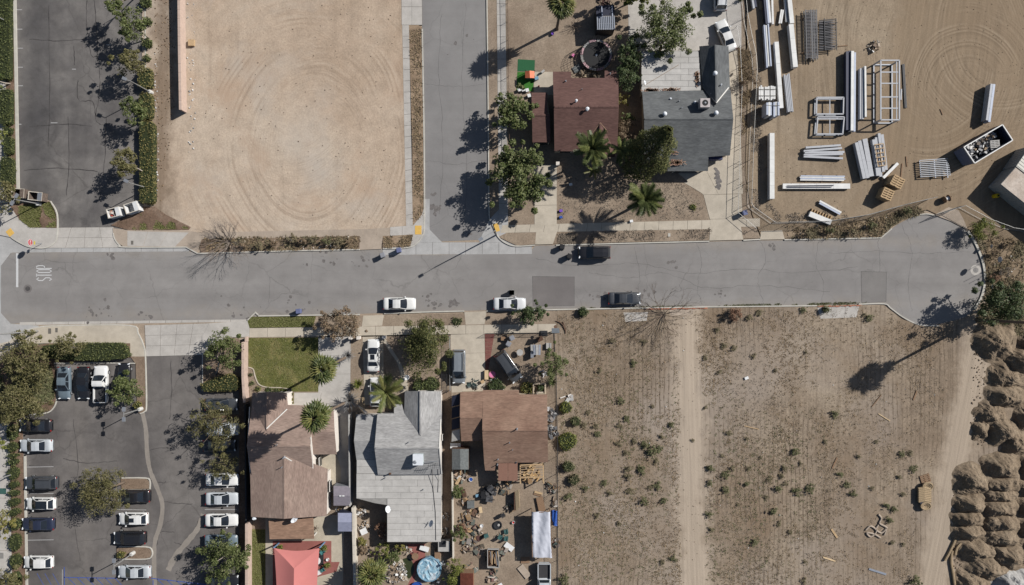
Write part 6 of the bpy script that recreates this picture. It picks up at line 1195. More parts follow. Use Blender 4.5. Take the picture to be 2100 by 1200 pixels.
# pallets
def pallet_stack(label, at, n, deg, name='pallet_stack', s=1.0, mat='wood', ph=.14, w=1.7, d=1.5, z0=.1):
    B = W(*at); t = local(thing(name, (B.x, B.y, z0), label, 'pallets', None, R(deg)))
    for k in range(n):
        z = k*ph; top = k == n - 1
        if top:
            for i in range(3): MB().box((-.5 + .5*i)*(w - .15), 0, z + .06, .15, d, .1).build('runner', M[mat], t)
            for i in range(5): MB().box(0, (-.5 + .25*i)*(d - .16), z + .13, w, .17, .03).build('slat', M[mat], t)
        else: MB().box(0, 0, z + ph*.45, w, d, ph*.66).build('pallet', M[mat], t); 
    return t
pallet_stack('taller stack of pale pallets in the yard corner', (1826, 377), 13, -28, w=1.75); pallet_stack('shorter stack of pale pallets in front of the taller one', (1808, 401), 11, -24, w=1.6)
pallet_stack('single old pallet lying beside the brown rolls', (1896, 981), 1, 18, 'wooden_pallet', mat='wood_old', w=1.4, d=1.2, z0=.095); pallet_stack('small pallet at the top of the yard beside the navy beams', (1562, 12), 1, 90, 'wooden_pallet', w=1.2, d=.9)
t = thing('timber_block', W(1680, 445), 'white block bundle with brown timber slots near the fence', 'block bundle', rz=R(-22)); local(t); MB().box(0, -.25, .35, 3.4, .75, .5).build('white_block', M['steel_white'], t)
for k in range(8): MB().box(-1.5 + k*.42, .4, .35, .14, .5, .4).build('timber', M['wood'], t)
MB().box(0, .4, .12, 3.3, .5, .06).build('base_board', M['wood_dark'], t)
for l, a, b, w in (('timber strip leaning by the pallet stacks', (1849, 336), (1846, 370), 2), ('short timber strip near the grille', (1857, 321), (1859, 342), 2), ('dark short plank on the yard ground', (1927, 224), (1932, 236), 1.5), ('timber batten beside the rebar cage', (1718, 96), (1737, 94), 1.5)):
    A, Bp = W(*a), W(*b); MB().beam((A.x, A.y, .14), (Bp.x, Bp.y, .14), w/S, .09).build('timber_plank', M['wood_old'], label=l, cat='plank')
def junk(name, label, at, r, n, cols, seed, cat='debris', z0=.1, hh=.3, smin=.15, smax=.7):
    rr = random.Random(seed); B = W(*at); mb = MB()
    for _ in range(n):
        a = rr.uniform(0, 6.3); d = r/S*math.sqrt(rr.random()); L = rr.uniform(smin, smax); k = rr.random()
        mb.box(B.x + d*math.cos(a), B.y + d*math.sin(a), z0 + rr.uniform(.03, hh), L, L*(.18 if k < .55 else .7), rr.uniform(.04, .16), rr.uniform(0, 3.2), 1, (rr.uniform(-.5, .5), rr.uniform(-.4, .4)))
    return mb.build(name, imat(name, cols), loc=(B.x, B.y, z0), label=label, cat=cat, kind='stuff')
junk('scrap_heap', 'small heap of scrap timber and white boxes in the yard', (1790, 96), 12, 26, [c(200, 190, 176), c(120, 96, 76), c(60, 56, 54), c(226, 222, 214), c(176, 140, 98)], 1, hh=.5)
# long open skip
sk = [(1955, 313), (2056, 257), (2078, 291), (1980, 344)]; h = 2.1
q = [W(x, y, h) for x, y in ((1976, 302), (2055, 256), (2076, 288), (1998, 335))]; t = thing('roll_off_skip', (*((q[0] + q[2])/2).to_2d(), .1), 'long open steel skip full of rubbish', 'skip')
for i in range(4): a, b = q[i].copy(), q[(i + 1) % 4].copy(); a.z = b.z = h/2 + .15; MB().beam(a, b, .08, h - .2).build('skip_side', M['steel_navy' if i < 2 else 'metal_grey'], t); a.z = b.z = h + .06; MB().beam(a, b, .14, .12).build('rim', M['steel_white'], t)
MB().prism([p.to_2d() for p in q], .12, .35).build('skip_floor', M['metal_dark'], t)
lo = [W(1955, 312, .4), W(1974, 340, .4)]; MB().slabquad([Vector((q[0].x, q[0].y, h - .1)), Vector((q[3].x, q[3].y, h - .1)), lo[1], lo[0]], .08).build('skip_door', pmat('skip_door', c(120, 122, 136), .6), t)
r9 = random.Random(9); mb = MB()
for _ in range(150):
    u, v = r9.uniform(.05, .85), r9.uniform(.08, .92); p = q[0].lerp(q[1], u) + (q[3] - q[0])*v; s = r9.uniform(.2, .6); mb.box(p.x, p.y, r9.uniform(.5, 1.2), s, s*r9.uniform(.4, 1), r9.uniform(.08, .3), r9.uniform(0, 3), 1, (r9.uniform(-.5, .5), r9.uniform(-.5, .5)))
mb.build('rubbish', imat('skip_rubbish', [c(110, 110, 112), c(186, 184, 182), c(222, 218, 212), c(140, 136, 134), c(186, 160, 130), c(70, 70, 74), c(200, 198, 198)]), t, kind='stuff')
pl = pallet_stack('grey pallet lying on the rubbish in the long skip', (2026, 300), 1, 5, 'wooden_pallet', mat='wall_grey', w=1.35, d=1.1, z0=1.35)
# storage containers
def container(label, cs, h, roofmat, wallmat, ribs):
    p = [W(x, y, h) for x, y in cs]; t = thing('storage_container', (*p[0].to_2d(), .1), label, 'container', 'storage containers')
    for i in range(4):
        a, b = p[i], p[(i + 1) % 4]; A, Bp = Vector((a.x, a.y, h/2)), Vector((b.x, b.y, h/2)); MB().beam(A, Bp, .08, h - .12).build('wall_panel', M[wallmat], t); L = (Bp - A).length; n = int(L/.35); d = (Bp - A)/n; o = (p[0] + p[2])/2
        nr = Vector((d.y, -d.x, 0)).normalized(); nr = nr if nr.dot(A - Vector((o.x, o.y, h/2))) > 0 else -nr
        for k in range(n): c0 = A + d*(k + .5) + nr*.05; MB().box(c0.x, c0.y, h/2, .17, .05, h - .3, math.atan2(d.y, d.x)).build('rib', M[wallmat], t)
    MB().prism([v.to_2d() for v in p], h - .06, h).build('roof', M[roofmat], t)
    if ribs:
        d = p[1] - p[0]; e = p[3] - p[0]; n = int(d.length/.4)
        for k in range(n): a = p[0] + d*((k + .5)/n); MB().beam(Vector((a.x, a.y, h + .01)), Vector((a.x + e.x, a.y + e.y, h + .01)), .16, .05).build('roof_rib', M[roofmat], t)
M['ply'] = earth('roof_board', c(186, 166, 148), c(204, 188, 172), c(216, 202, 186), big=.4); M['cont_grey'] = pmat('container_grey', c(176, 176, 172), .6, .1, .1); M['cont_white'] = pmat('container_white', c(216, 210, 196), .6, 0, .06)
container('container with a dusty tan roof at the right edge', [(2053, 378), (2083, 344), (2230, 458), (2200, 495)], 2.7, 'ply', 'cont_grey', False); container('container with ribbed white roof behind the tan roofed one', [(2084, 341), (2112, 300), (2270, 420), (2232, 456)], 2.75, 'cont_white', 'cont_grey', True)
def spool(label, at, r, w, deg, z0=.1):
    B = W(*at); t = local(thing('cable_spool', (B.x, B.y, z0), label, 'spool', None, R(deg)))
    for s in (-1, 1): MB().tube([(s*w/2, 0, r), (s*(w/2 + .06), 0, r)], r, 18).build('flange', M['wood_old'], t)
    MB().tube([(-w/2, 0, r), (w/2, 0, r)], r*.55, 14).build('drum', M['white'], t)
spool('wooden cable spool near the yard gate', (1936, 409), .5, .6, 20)
t = thing('yellow_barrel', W(2037, 403), 'yellow barrel in the shadow of the container', 'barrel'); p = W(2037, 403); MB().lathe(p.x, p.y, [(.3, .1), (.3, .9), (.27, .95)], 16).build('barrel_body', pmat('barrel_yellow', c(236, 196, 40), .5), t); MB().lathe(p.x + .08, p.y, [(.14, .94), (.14, .97)], 12).build('opening', M['black'], t)
MB().box(*W(395, 90).to_2d(), .32, .85, .9, .42).build('cardboard_box', M['wood'], label='tan square box on the dirt lot beside the pink wall', cat='box')
# orange netting left along the kerb
for l, a, b in (('strip of orange silt netting by the leafless tree', (1325, 634), (1452, 632)), ('strip of orange silt netting at the derelict apron', (1676, 629), (1768, 626))):
    mb = MB(); n = 26
    for i in range(n): p = W(a[0] + (b[0] - a[0])*i/n, a[1] + (b[1] - a[1])*i/n + rnd.uniform(-.7, .7)); mb.box(p.x, p.y, .16, (b[0] - a[0])/n/S*1.25, rnd.uniform(.05, .22), rnd.uniform(.03, .1), rnd.uniform(-.15, .15))
    mb.build('orange_netting', pmat('orange_net', c(168, 112, 88), .8, var=.4), label=l, cat='netting')
# ---------------------------------------------------------------- yard things
def plank(label, a, b, w, mat='wood_old', z=.16, th=.06, z2=None, name='plank', cat='plank', group=None):
    A, Bp = W(*a), W(*b); A.z = z; Bp.z = z if z2 is None else z2; return MB().beam(A, Bp, w/S, th).build(name, M[mat] if isinstance(mat, str) else mat, label=label, cat=cat, group=group)
def table(label, at, w, d, h, deg, mat, legmat='metal_dark', name='garden_table', rnd_=False, cat='table', z0=.11):
    B = W(*at); t = local(thing(name, (B.x, B.y, z0), label, cat, None, R(deg)))
    if rnd_: MB().lathe(0, 0, [(w/2, h - .04), (w/2, h)], 18).build('top', M[mat], t)
    else: MB().box(0, 0, h - .02, w, d, .05).build('top', M[mat], t)
    for sx in (-1, 1):
        for sy in (-1, 1): MB().box(sx*w*.36, sy*d*.36, h/2 - .02, .06, .06, h - .04).build('leg', M[legmat], t)
    return t
def chair(label, at, deg, mat, group=None):
    B = W(*at); t = local(thing('garden_chair', (B.x, B.y, .11), label, 'chair', group, R(deg))); MB().box(0, 0, .42, .52, .52, .05).build('seat', M[mat], t); MB().box(-.27, 0, .68, .05, .52, .5).build('backrest', M[mat], t)
    for sx in (-1, 1):
        MB().box(0, sx*.28, .6, .5, .06, .04).build('armrest', M[mat], t)
        for sy in (-1, 1): MB().box(sx*.23, sy*.23, .2, .05, .05, .4).build('leg', M[mat], t)
def tub(label, at, r, h, mat, fill=None, name='tub', cat='tub', z0=.11):
    B = W(*at); t = thing(name, (B.x, B.y, z0), label, cat); MB().lathe(B.x, B.y, [(r*.85, z0), (r, z0 + h), (r*.9, z0 + h), (r*.78, z0 + h*.45), (.01, z0 + h*.42)], 16).build('shell', M[mat], t)
    MB().lathe(B.x, B.y, [(r*.84, z0 + h*.5), (r*.84, z0 + h*.72)], 14).build('content', M[fill or mat], t); return t
def crate(label, at, w, d, h, deg, mat, name='box', cat='box', z0=.11, lid=None):
    B = W(*at); t = local(thing(name, (B.x, B.y, z0), label, cat, None, R(deg))); MB().box(0, 0, h/2, w, d, h).build('body', M[mat], t); MB().box(0, 0, h + .02, w + .06, d + .06, .05).build('lid', M[lid or mat], t); return t
def tarp(mb, cs, zc, nx, ny, sag, seed):
    r = random.Random(seed); P = [W(*p, zc) for p in cs]; vs = []
    for j in range(ny + 1):
        for i in range(nx + 1):
            u, v = i/nx, j/ny; p = P[0].lerp(P[1], u).lerp(P[3].lerp(P[2], u), v); p.z += r.uniform(-.05, .05) - sag*math.sin(math.pi*u)*.5 + .1*math.sin(9*u + 4*v) - .25*(abs(u - .5) > .49); vs.append(p)
    mb.add(vs, [(j*(nx + 1) + i, j*(nx + 1) + i + 1, (j + 1)*(nx + 1) + i + 1, (j + 1)*(nx + 1) + i) for j in range(ny) for i in range(nx)])
def shed(label, x0, y0, x1, y1, h, hr, axis, roofmat, wallmat, name='garden_shed', ribs=0):
    t = thing(name, W((x0 + x1)/2, (y0 + y1)/2), label, 'shed'); q = [W(x, y, h).to_2d() for x, y in ((x0, y0), (x1, y0), (x1, y1), (x0, y1))]; MB().prism(q, .08, h - .05).build('wall', M[wallmat], t)
    xm, ym = (x0 + x1)/2, (y0 + y1)/2
    pl = [[(x0, y0, h), (x1, y0, h), (x1, ym, hr), (x0, ym, hr)], [(x0, ym, hr), (x1, ym, hr), (x1, y1, h), (x0, y1, h)]] if axis == 'x' else [[(x0, y0, h), (xm, y0, hr), (xm, y1, hr), (x0, y1, h)], [(xm, y0, hr), (x1, y0, h), (x1, y1, h), (xm, y1, hr)]]
    for s in pl:
        o = MB().slabquad([W(*p) for p in s], .06).build('roof_slope', M[roofmat], t)
        for k in range(ribs):
            f = (k + .5)/ribs; a = W(*s[0]).lerp(W(*s[1]), f); b = W(*s[3]).lerp(W(*s[2]), f); a.z += .03; b.z += .03; MB().beam(a, b, .05, .05).build('rib', M[roofmat], o)
    return t
M['shed_lilac'] = pmat('shed_lilac', c(138, 130, 136), .6); M['shed_blue'] = pmat('shed_blue', c(156, 158, 176), .5, .1); M['navy'] = pmat('navy_panel', c(44, 47, 62), .6); M['coral'] = pmat('coral_fabric', c(206, 128, 121), .85, var=.03, scale=1); M['teal'] = pmat('teal_plastic', c(70, 120, 120), .6); M['felt_grey'] = pmat('felt_grey', c(110, 112, 110), .95, var=.25, scale=4)
M['tarp_grey'] = pmat('tarp_grey', c(196, 197, 204), .5, 0, .05); M['tarp_blue'] = pmat('tarp_blue', c(52, 92, 170), .5); M['turf'] = pmat('fake_turf', c(46, 96, 62), .95, var=.15, scale=8); M['turf_light'] = pmat('fake_turf_light', c(60, 116, 44), .95, var=.2, scale=6); M['orange'] = pmat('orange_plastic', c(222, 122, 84), .6); M['pool_blue'] = pmat('pool_blue', c(128, 164, 184), .25, var=.1, scale=2, spec=.6); M['water_dark'] = pmat('pond_water', (.03, .035, .015, 1), .1, spec=.6); M['cream'] = pmat('cream_board', c(214, 186, 146), .8); M['pink'] = pmat('pink_plastic', c(226, 130, 170), .6); M['purple'] = pmat('purple_plastic', c(120, 80, 180), .6); M['corrugated_red'] = pmat('corrugated_red', c(140, 84, 66), .6, .2, .2)
M['teal_chair'] = pmat('teal_chair', c(64, 98, 96), .6); M['stone'] = imat('stones', [c(200, 192, 180), c(160, 146, 130), c(226, 222, 214), c(120, 108, 96)]); M['mixed'] = imat('mixed_scrap', [c(60, 54, 50), c(150, 120, 92), c(214, 208, 198), c(96, 84, 76), c(186, 150, 106), c(40, 40, 44), c(120, 104, 92)])
# tan house garden
shed('small lilac grey shed with twin roof vents', 684, 997, 718, 1037, 2.0, 2.35, 'x', 'shed_lilac', 'metal_grey', ribs=0); o = bpy.data.objects['garden_shed']
for x in (698, 704): p = W(x, 1017, 2.4); MB().box(p.x, p.y, 2.42, .3, .16, .06).build('roof_vent', M['white'], o)
shed('blue grey metal shed beside the cream wall', 693, 1052, 721, 1090, 2.1, 2.5, 'x', 'shed_blue', 'navy', ribs=0)
t = thing('shade_canopy', W(608, 1190), 'coral red shade canopy stretched over the patio', 'canopy'); z1, z2 = 2.5, 3.4
def edge(a, b, n, bow):                      # taut edge that bows inwards
    out = []
    for i in range(n + 1): f = i/n; p = W(*a, z1).lerp(W(*b, z1), f); k = bow*math.sin(math.pi*f); out.append(p + Vector((k[0], k[1], 0)) if not isinstance(k, float) else p)
    return out
apex0, apex1 = W(603, 1166, z2), W(601, 1290, z2)
def bowed(a, b, k, n=8): return [W(*a, z1).lerp(W(*b, z1), i/n) + Vector((k[0]*math.sin(math.pi*i/n), k[1]*math.sin(math.pi*i/n), .0)) for i in range(n + 1)]
for nm, ed, ap in (('canopy_panel', bowed((562, 1124), (655, 1124), (0, -.4)), [apex0]), ('canopy_panel', bowed((562, 1124), (566, 1310), (.25, 0)), [apex1, apex0]), ('canopy_panel', bowed((655, 1124), (650, 1310), (-.2, 0)), [apex1, apex0])):
    mb = MB(); n = len(ed) - 1; m = 6; vs = []
    for j in range(m + 1):
        for i in range(n + 1):
            f = i/n; top = ap[0] if len(ap) == 1 else ap[1].lerp(ap[0], f); vs.append(ed[i].lerp(top, j/m) - Vector((0, 0, .1*math.sin(math.pi*j/m))))
    mb.add(vs, [(j*(n + 1) + i, j*(n + 1) + i + 1, (j + 1)*(n + 1) + i + 1, (j + 1)*(n + 1) + i) for j in range(m) for i in range(n)]); mb.build(nm, M['coral'], t, smooth=True)
M['pole_blue'] = pmat('pole_blue', c(110, 140, 170), .5)
for a, b in (((572, 1114), (562, 1123)), ((666, 1112), (656, 1123))): MB().tube([W(*a, .1), W(*b, 2.6)], .11, 10).build('canopy_pole', M['pole_blue'], t)
for at, l in (((577, 1120), 'potted plant at the left canopy pole'), ((667, 1120), 'potted plant at the right canopy pole'), ((674, 1156), 'leafy potted plant on the red patio edge')):
    o = tub(l, at, .3, .45, 'wood_dark', 'leaf_lime', 'plant_pot', 'plant'); mb = MB(); r = random.Random(len(l)); B = W(*at); [leaf(mb, B + Vector((r.gauss(0, .25), r.gauss(0, .25), r.uniform(.5, 1.0))), (rdir(r) + Vector((0, 0, 1))).normalized(), .22, .5, r) for _ in range(120)]; mb.build('foliage', M['leaf_lime'], o)
table('round white table at the canopy edge', (653, 1146), 1.1, 1.1, .74, 0, 'white', rnd_=True); chair('teal chair above the round white table', (664, 1128), 40, 'teal'); chair('teal chair below the dark mat on the red patio', (664, 1166), -60, 'teal'); table('square white side table by the canopy', (655, 1171), .7, .7, .5, 25, 'white'); tub('white bowl among the patio plants', (673, 1146), .22, .3, 'white')
sheet('dark_patio_mat', [(650, 1132), (664, 1134), (664, 1158), (650, 1160)], .128, M['metal_dark'])
t = thing('garden_tools', W(648, 1083), 'rusty plant stand beside the patio cover', 'plant stand'); [MB().tube([W(648, 1083, .1), W(648 + 6*math.cos(a), 1083 + 6*math.sin(a), .9)], .03, 5).build('rod', M['rust'], t) for a in (0, 1, 2, 3, 4, 5)]
crate('orange box seat beside the white wall of the tan house', (657, 947), .5, .9, .5, 0, 'rust', 'storage_box'); plank('narrow dark board beside the tan house wall', (655, 936), (664, 938), 4, 'metal_dark', .6); crate('yellow toolbox between the two sheds', (698, 1042), .5, .25, .3, 5, 'wood', 'toolbox'); junk('yard_scrap', 'pile of loose tools between the two sheds', (700, 1043), 12, 14, [c(60, 58, 56), c(210, 204, 196), c(150, 130, 110)], 12)
# rear garden of the grey house
t = thing('garden_pool', W(880, 1168), 'round blue garden pool with a crumpled cover', 'pool'); p = W(880, 1168, .9); MB().lathe(p.x, p.y, [(1.75, .08), (1.78, .95), (1.68, .97), (1.66, .8)], 20).build('pool_wall', M['pool_blue'], t)
mb = MB(); r = random.Random(4); vs = [(p.x, p.y, .86)]; n = 20
for k in range(1, 5): vs += [(p.x + 1.64*k/4*math.cos(6.283*i/n), p.y + 1.64*k/4*math.sin(6.283*i/n), .84 + r.uniform(-.09, .1)) for i in range(n)]
mb.add(vs, [(0, 1 + i, 1 + (i + 1) % n) for i in range(n)] + [(1 + k*n + i, 1 + (k + 1)*n + i, 1 + (k + 1)*n + (i + 1) % n, 1 + k*n + (i + 1) % n) for k in range(3) for i in range(n)]); mm = Mat('pool_cover', .25); mm.b.inputs['Specular IOR Level'].default_value = .6
mb.build('pool_cover', mm.done(mm.ramp(mm.noise(.9, 5, .6, dist=1.2), [(.36, c(124, 158, 176)), (.5, c(160, 192, 204)), (.58, c(206, 212, 214)), (.68, c(126, 136, 144))])), t)
sheet('pond', [tuple(v) for v in cr([Vector(a) for a in [(826, 1146), (838, 1144), (848, 1156), (849, 1172), (840, 1186), (834, 1180), (830, 1162), (826, 1146)]], 3)][:-1], .112, M['water_dark']); sheet('stone_bank', [(820, 1144), (827, 1150), (834, 1184), (838, 1192), (824, 1184), (816, 1160)], .118, M['concrete_warm'])
sheet('garden_paving', [(835, 1115), (872, 1115), (872, 1140), (858, 1150), (848, 1200), (836, 1200), (850, 1170), (846, 1150)], .111, M['patio_red'])
table('round garden table with chairs under the flat roof edge', (853, 1137), 1.0, 1.0, .7, 0, 'wood_old', rnd_=True); crate('white garden seat at the flat roof edge', (871, 1123), 1.3, .55, .4, -18, 'white', 'garden_bench', 'bench'); crate('brown timber box beside the pool', (898, 1134), .75, 1.1, .5, 0, 'wood_old', 'timber_box')
t = thing('cooling_unit', W(912, 1116), 'grey cooling unit with dark top beside the flat roof', 'cooling unit'); MB().box(*W(912, 1115).to_2d(), .6, 1.7, 1.5, 1.0).build('casing', M['wall_grey'], t); MB().box(*W(908, 1115, 1.1).to_2d(), 1.13, .95, .95, .06).build('dark_panel', M['metal_dark'], t)
tub('blue paddling pool at the bottom edge', (856, 1203), .9, .4, 'blue', 'blue', 'paddling_pool', 'pool')
for l, at, rr, n, sd in (('white stones and pots along the cream wall', (742, 1048), 12, 40, 21), ('heap of pale rubble beside the shaded corner', (748, 1080), 13, 44, 22), ('grey junk in the bed by the rusty bushes', (752, 1125), 10, 26, 23), ('small stones strewn around the low fan palm', (812, 1172), 24, 120, 24), ('pots and stones beside the pond', (836, 1128), 10, 26, 25), ('junk strewn along the flat roof side, upper heap', (912, 1058), 9, 34, 26), ('junk strewn along the flat roof side, middle heap', (913, 1090), 9, 30, 27), ('junk strewn beside the blue pool', (914, 1155), 9, 34, 28), ('junk behind the grey fence at the pool', (896, 1195), 12, 24, 29)): junk('garden_rubble', l, at, rr, n, [c(214, 208, 198), c(170, 150, 128), c(228, 226, 222), c(104, 92, 82), c(70, 66, 64), c(186, 160, 130)], sd, 'rubble', smin=.12, smax=.45)
crate('white crate on the rubble beside the shaded corner', (747, 1088), .9, .8, .3, 25, 'white', 'white_crate')
# front yards of the middle houses
for x, y, l in ((722, 692, 'left'), (738, 692, 'middle'), (790, 691, 'right')): crate(l + ' of three white gate pillars on the pavement edge', (x, y), .42, .42, 1.0, 0, 'wall_white', 'gate_pillar', 'pillar')
t = thing('bird_bath', W(834, 774), 'white pedestal ornament beside the curved path', 'ornament'); p = W(836, 773); MB().lathe(p.x, p.y, [(.28, .1), (.12, .3), (.1, .7), (.38, .85), (.36, .92), (.1, .84)], 16).build('bowl', M['white'], t); MB().box(*W(829, 779).to_2d(), .3, .25, .3, .4).build('figure', M['white'], t)
t = thing('wooden_trellis', W(742, 833), 'white wooden trellis frame next to the large grey yucca', 'trellis'); [MB().beam(W(735 + k*3, 832 + k*2, .3), W(750 + k*2, 848 - k, 1.2), .08, .05).build('bar', M['white'], t) for k in range(3)]; [MB().beam(W(740 + k*3, 815, .9), W(741 + k*3, 842, .9), .06, .05).build('bar', M['cream'], t) for k in range(3)]
kb = MB(); wallstrip(kb, [tuple(v) for v in cr([Vector(a) for a in [(510, 753), (520, 757), (524, 772), (532, 788), (550, 794), (580, 795), (597, 799)]], 4)], .14, .05, .2); kb.build('stone_edging', M['concrete_warm'], loc=(0, 0, 0), kind='structure'); tub('black pot at the lawn corner of the tan house', (596, 800), .28, .4, 'black', 'black', 'plant_pot', 'pot')
B = W(1138, 676); t = thing('basketball_hoop', (B.x, B.y, .11), 'portable basketball hoop with grey board on the pavement', 'basketball hoop'); MB().box(B.x - 1.6, B.y - .5, .22, 1.0, .7, .22).build('base', M['metal_dark'], t); MB().tube([B + Vector((-1.6, -.5, .3)), B + Vector((-1.0, -.3, 2.2)), B + Vector((-.3, 0, 3.0))], .05, 8).build('pole', M['metal_dark'], t); MB().box(B.x - .1, B.y, 3.0, 1.1, .06, .8, 0, 1, (R(55), 0)).build('backboard', pmat('backboard', c(108, 112, 116), .4), t); MB().lathe(B.x - .1, B.y + .55, [(.24, 2.74), (.24, 2.78), (.21, 2.78)], 16).build('hoop_ring', M['rust'], t)
t = thing('log_pile', W(1152, 664), 'rusty bent branches lying behind the basketball hoop', 'branches'); [MB().tube([W(1140 + k*7, 658 + k, .2), W(1150 + k*5, 662 + 5*k, .25), W(1158 + k, 672 + 6*k, .18)], .06, 5).build('branch', M['rust'], t) for k in range(3)]
table('round grey table in the cluttered front yard', (1066, 722), .95, .95, .7, 0, 'wall_grey', rnd_=True)
t = thing('metal_sheet_stack', W(1098, 718), 'leaning stack of corrugated grey sheets in the front yard', 'metal sheets'); [MB().slabquad([W(1088 + k*5.5, 707, .9 - k*.1), W(1092.5 + k*5.5, 707, .9 - k*.1), W(1093.5 + k*5, 728, .7), W(1089 + k*5, 728, .7)], .05).build('sheet', M['galv' if k % 2 else 'wall_grey'], t) for k in range(4)]; MB().box(*W(1095, 717).to_2d(), .38, 1.0, 1.2, .5).build('support_box', M['metal_dark'], t); MB().box(*W(1091, 727).to_2d(), .55, .45, .8, .9).build('grey_drum', M['metal_grey'], t)
for a in (('dark crate of scrap at the front yard corner', (1107, 695), .8, .6, .45, 30, 'wood_dark', 'scrap_crate'), ('small wooden frame by the front yard fence', (1032, 694), .6, .5, .4, 0, 'wood_old', 'wooden_frame_box'), ('white framed box at the corner of the field fence', (1125, 709), .7, .8, .4, 0, 'wall_grey', 'framed_box'), ('yellow crate in front of the brown house', (990, 782), .45, .4, .4, 30, 'wood', 'yellow_crate'), ('colourful box of bottles beside the round tub', (998, 768), .5, 1.3, .45, 0, 'cream', 'bottle_box')): crate(*a)
tub('round tub with pink filling in the front yard', (1010, 767), .58, .5, 'wood_old', 'pink'); junk('yard_scrap', 'white bags beside the loose green shrub', (1116, 764), 8, 12, [c(228, 226, 222), c(206, 200, 196), c(90, 86, 84)], 31); junk('yard_scrap', 'white sacks on the field side of the fence', (1164, 813), 10, 8, [c(232, 230, 226), c(214, 208, 200), c(150, 120, 96)], 32, smin=.4, smax=.9); junk('yard_scrap', 'scrap squeezed between the brown house and the field fence', (1128, 850), 14, 60, [c(150, 150, 152), c(70, 70, 74), c(200, 198, 196), c(110, 90, 74)], 33); junk('yard_scrap', 'lower scrap between the brown house and the field fence', (1130, 885), 13, 46, [c(150, 150, 152), c(70, 70, 74), c(190, 186, 180)], 34); junk('yard_scrap', 'bicycles and tools by the drive at the brown house', (972, 788), 12, 26, [c(40, 42, 44), c(70, 92, 88), c(110, 108, 106), c(60, 56, 54)], 35); junk('yard_scrap', 'pots along the brown house front wall', (1015, 785), 14, 18, [c(120, 160, 150), c(200, 190, 176), c(90, 70, 58)], 36, smin=.1, smax=.35)
t = thing('stucco_planter', W(1106, 795), 'square stucco planter in front of the brown house', 'planter'); 
for a, b in (((1094, 786), (1118, 786)), ((1118, 786), (1118, 807)), ((1094, 807), (1094, 786))): A, Bp = W(*a), W(*b); MB().beam((A.x, A.y, .35), (Bp.x, Bp.y, .35), .22, .5).build('planter_wall', M['wall_beige'], t)
MB().box(*W(1107, 805).to_2d(), .3, 1.0, .35, .4).build('planter_step', M['concrete_warm'], t)
# fence tarp strip beside the brown house
t = thing('lean_to_roof', W(935, 860), 'dark translucent lean-to roof beside the brown house', 'lean-to'); [MB().slabquad([W(927 + k*0, 812 + k*24, 2.2), W(943, 808 + k*24, 2.5), W(943, 830 + k*24, 2.5), W(926, 834 + k*24, 2.2)], .04).build('roof_panel', M['navy' if k < 3 else 'wall_grey'], t) for k in range(4)]; [MB().box(*W(928, y, 2).to_2d(), 1.1, .08, .08, 2.1).build('post', M['wood_old'], t) for y in (815, 856, 900)]
shed('small gabled shed with worn grey felt roof', 927, 921, 961, 963, 2.2, 2.6, 'y', 'felt_grey', 'wood_dark'); table('white table with pink things beside the felt shed', (935, 912), 1.5, .8, .75, 0, 'white'); tub('pink bowl on the ground near the felt shed', (947, 915), .2, .25, 'pink', 'pink', 'bowl', 'bowl')
# back yard of the brown house
t = thing('timber_pergola', W(1090, 970), 'open timber pergola frame behind the brown house', 'pergola')
for a, b in (((1067, 954), (1067, 992)), ((1114, 951), (1115, 992)), ((1067, 954), (1115, 952)), ((1068, 980), (1114, 978))): MB().beam(W(*a, 2.3), W(*b, 2.3), .14, .14).build('beam', M['wood'], t)
for k in range(5): MB().beam(W(1068, 958 + k*5, 2.42), W(1114, 955 + k*5.5, 2.42), .06, .1).build('rafter', M['wood'], t)
for x, y in ((1068, 956), (1113, 954), (1068, 990), (1114, 990)): p = W(x, y, 2.2); MB().box(p.x, p.y, 1.15, .12, .12, 2.2).build('post', M['wood'], t)
junk('yard_scrap', 'planks and pots under the timber pergola', (1090, 970), 18, 34, [c(190, 150, 100), c(214, 180, 130), c(120, 92, 68)], 41, smin=.3, smax=1.0)
t = thing('tarp_shelter', W(1112, 1098), 'long shelter covered by a creased grey tarpaulin', 'shelter'); mb = MB(); tarp(mb, [(1090, 1050), (1129, 1050), (1133, 1145), (1092, 1144)], 2.3, 14, 26, .3, 5); mb.build('tarpaulin', M['tarp_grey'], t, smooth=True)
for x, y in ((1091, 1052), (1128, 1052), (1092, 1143), (1131, 1143)): p = W(x, y, 2.2); MB().box(p.x, p.y, 1.05, .1, .1, 2.0).build('post', M['wood_old'], t)
for a, b in (((1090, 1051), (1129, 1050)), ((1090, 1051), (1092, 1143)), ((1129, 1051), (1132, 1143))): MB().beam(W(*a, 2.1), W(*b, 2.1), .08, .08).build('rail', M['wood_old'], t)
t = thing('blue_tarpaulin', W(1137, 1062), 'bright blue tarpaulin heaped on the field fence', 'tarpaulin'); mb = MB(); tarp(mb, [(1130, 1046), (1143, 1048), (1143, 1080), (1133, 1078)], 1.0, 6, 10, .2, 6); mb.build('sheet', M['tarp_blue'], t, smooth=True); MB().box(*W(1137, 1062, .6).to_2d(), .45, .7, 1.8, .7).build('covered_load', M['wood_dark'], t)
t = thing('standing_board', W(1060, 1026), 'pale board standing on edge in the cluttered yard', 'board'); MB().slabquad([W(1056, 1008, 1.2), W(1064, 1004, 1.5), W(1066, 1040, 1.5), W(1058, 1047, 1.2)], .05).build('board_panel', M['cream'], t); MB().box(*W(1056, 1025).to_2d(), .6, .25, 2.4, 1.1).build('board_frame', M['wood_dark'], t)
t = thing('cargo_trailer', W(1011, 1145), 'small open trailer loaded with timber and pipes', 'trailer')
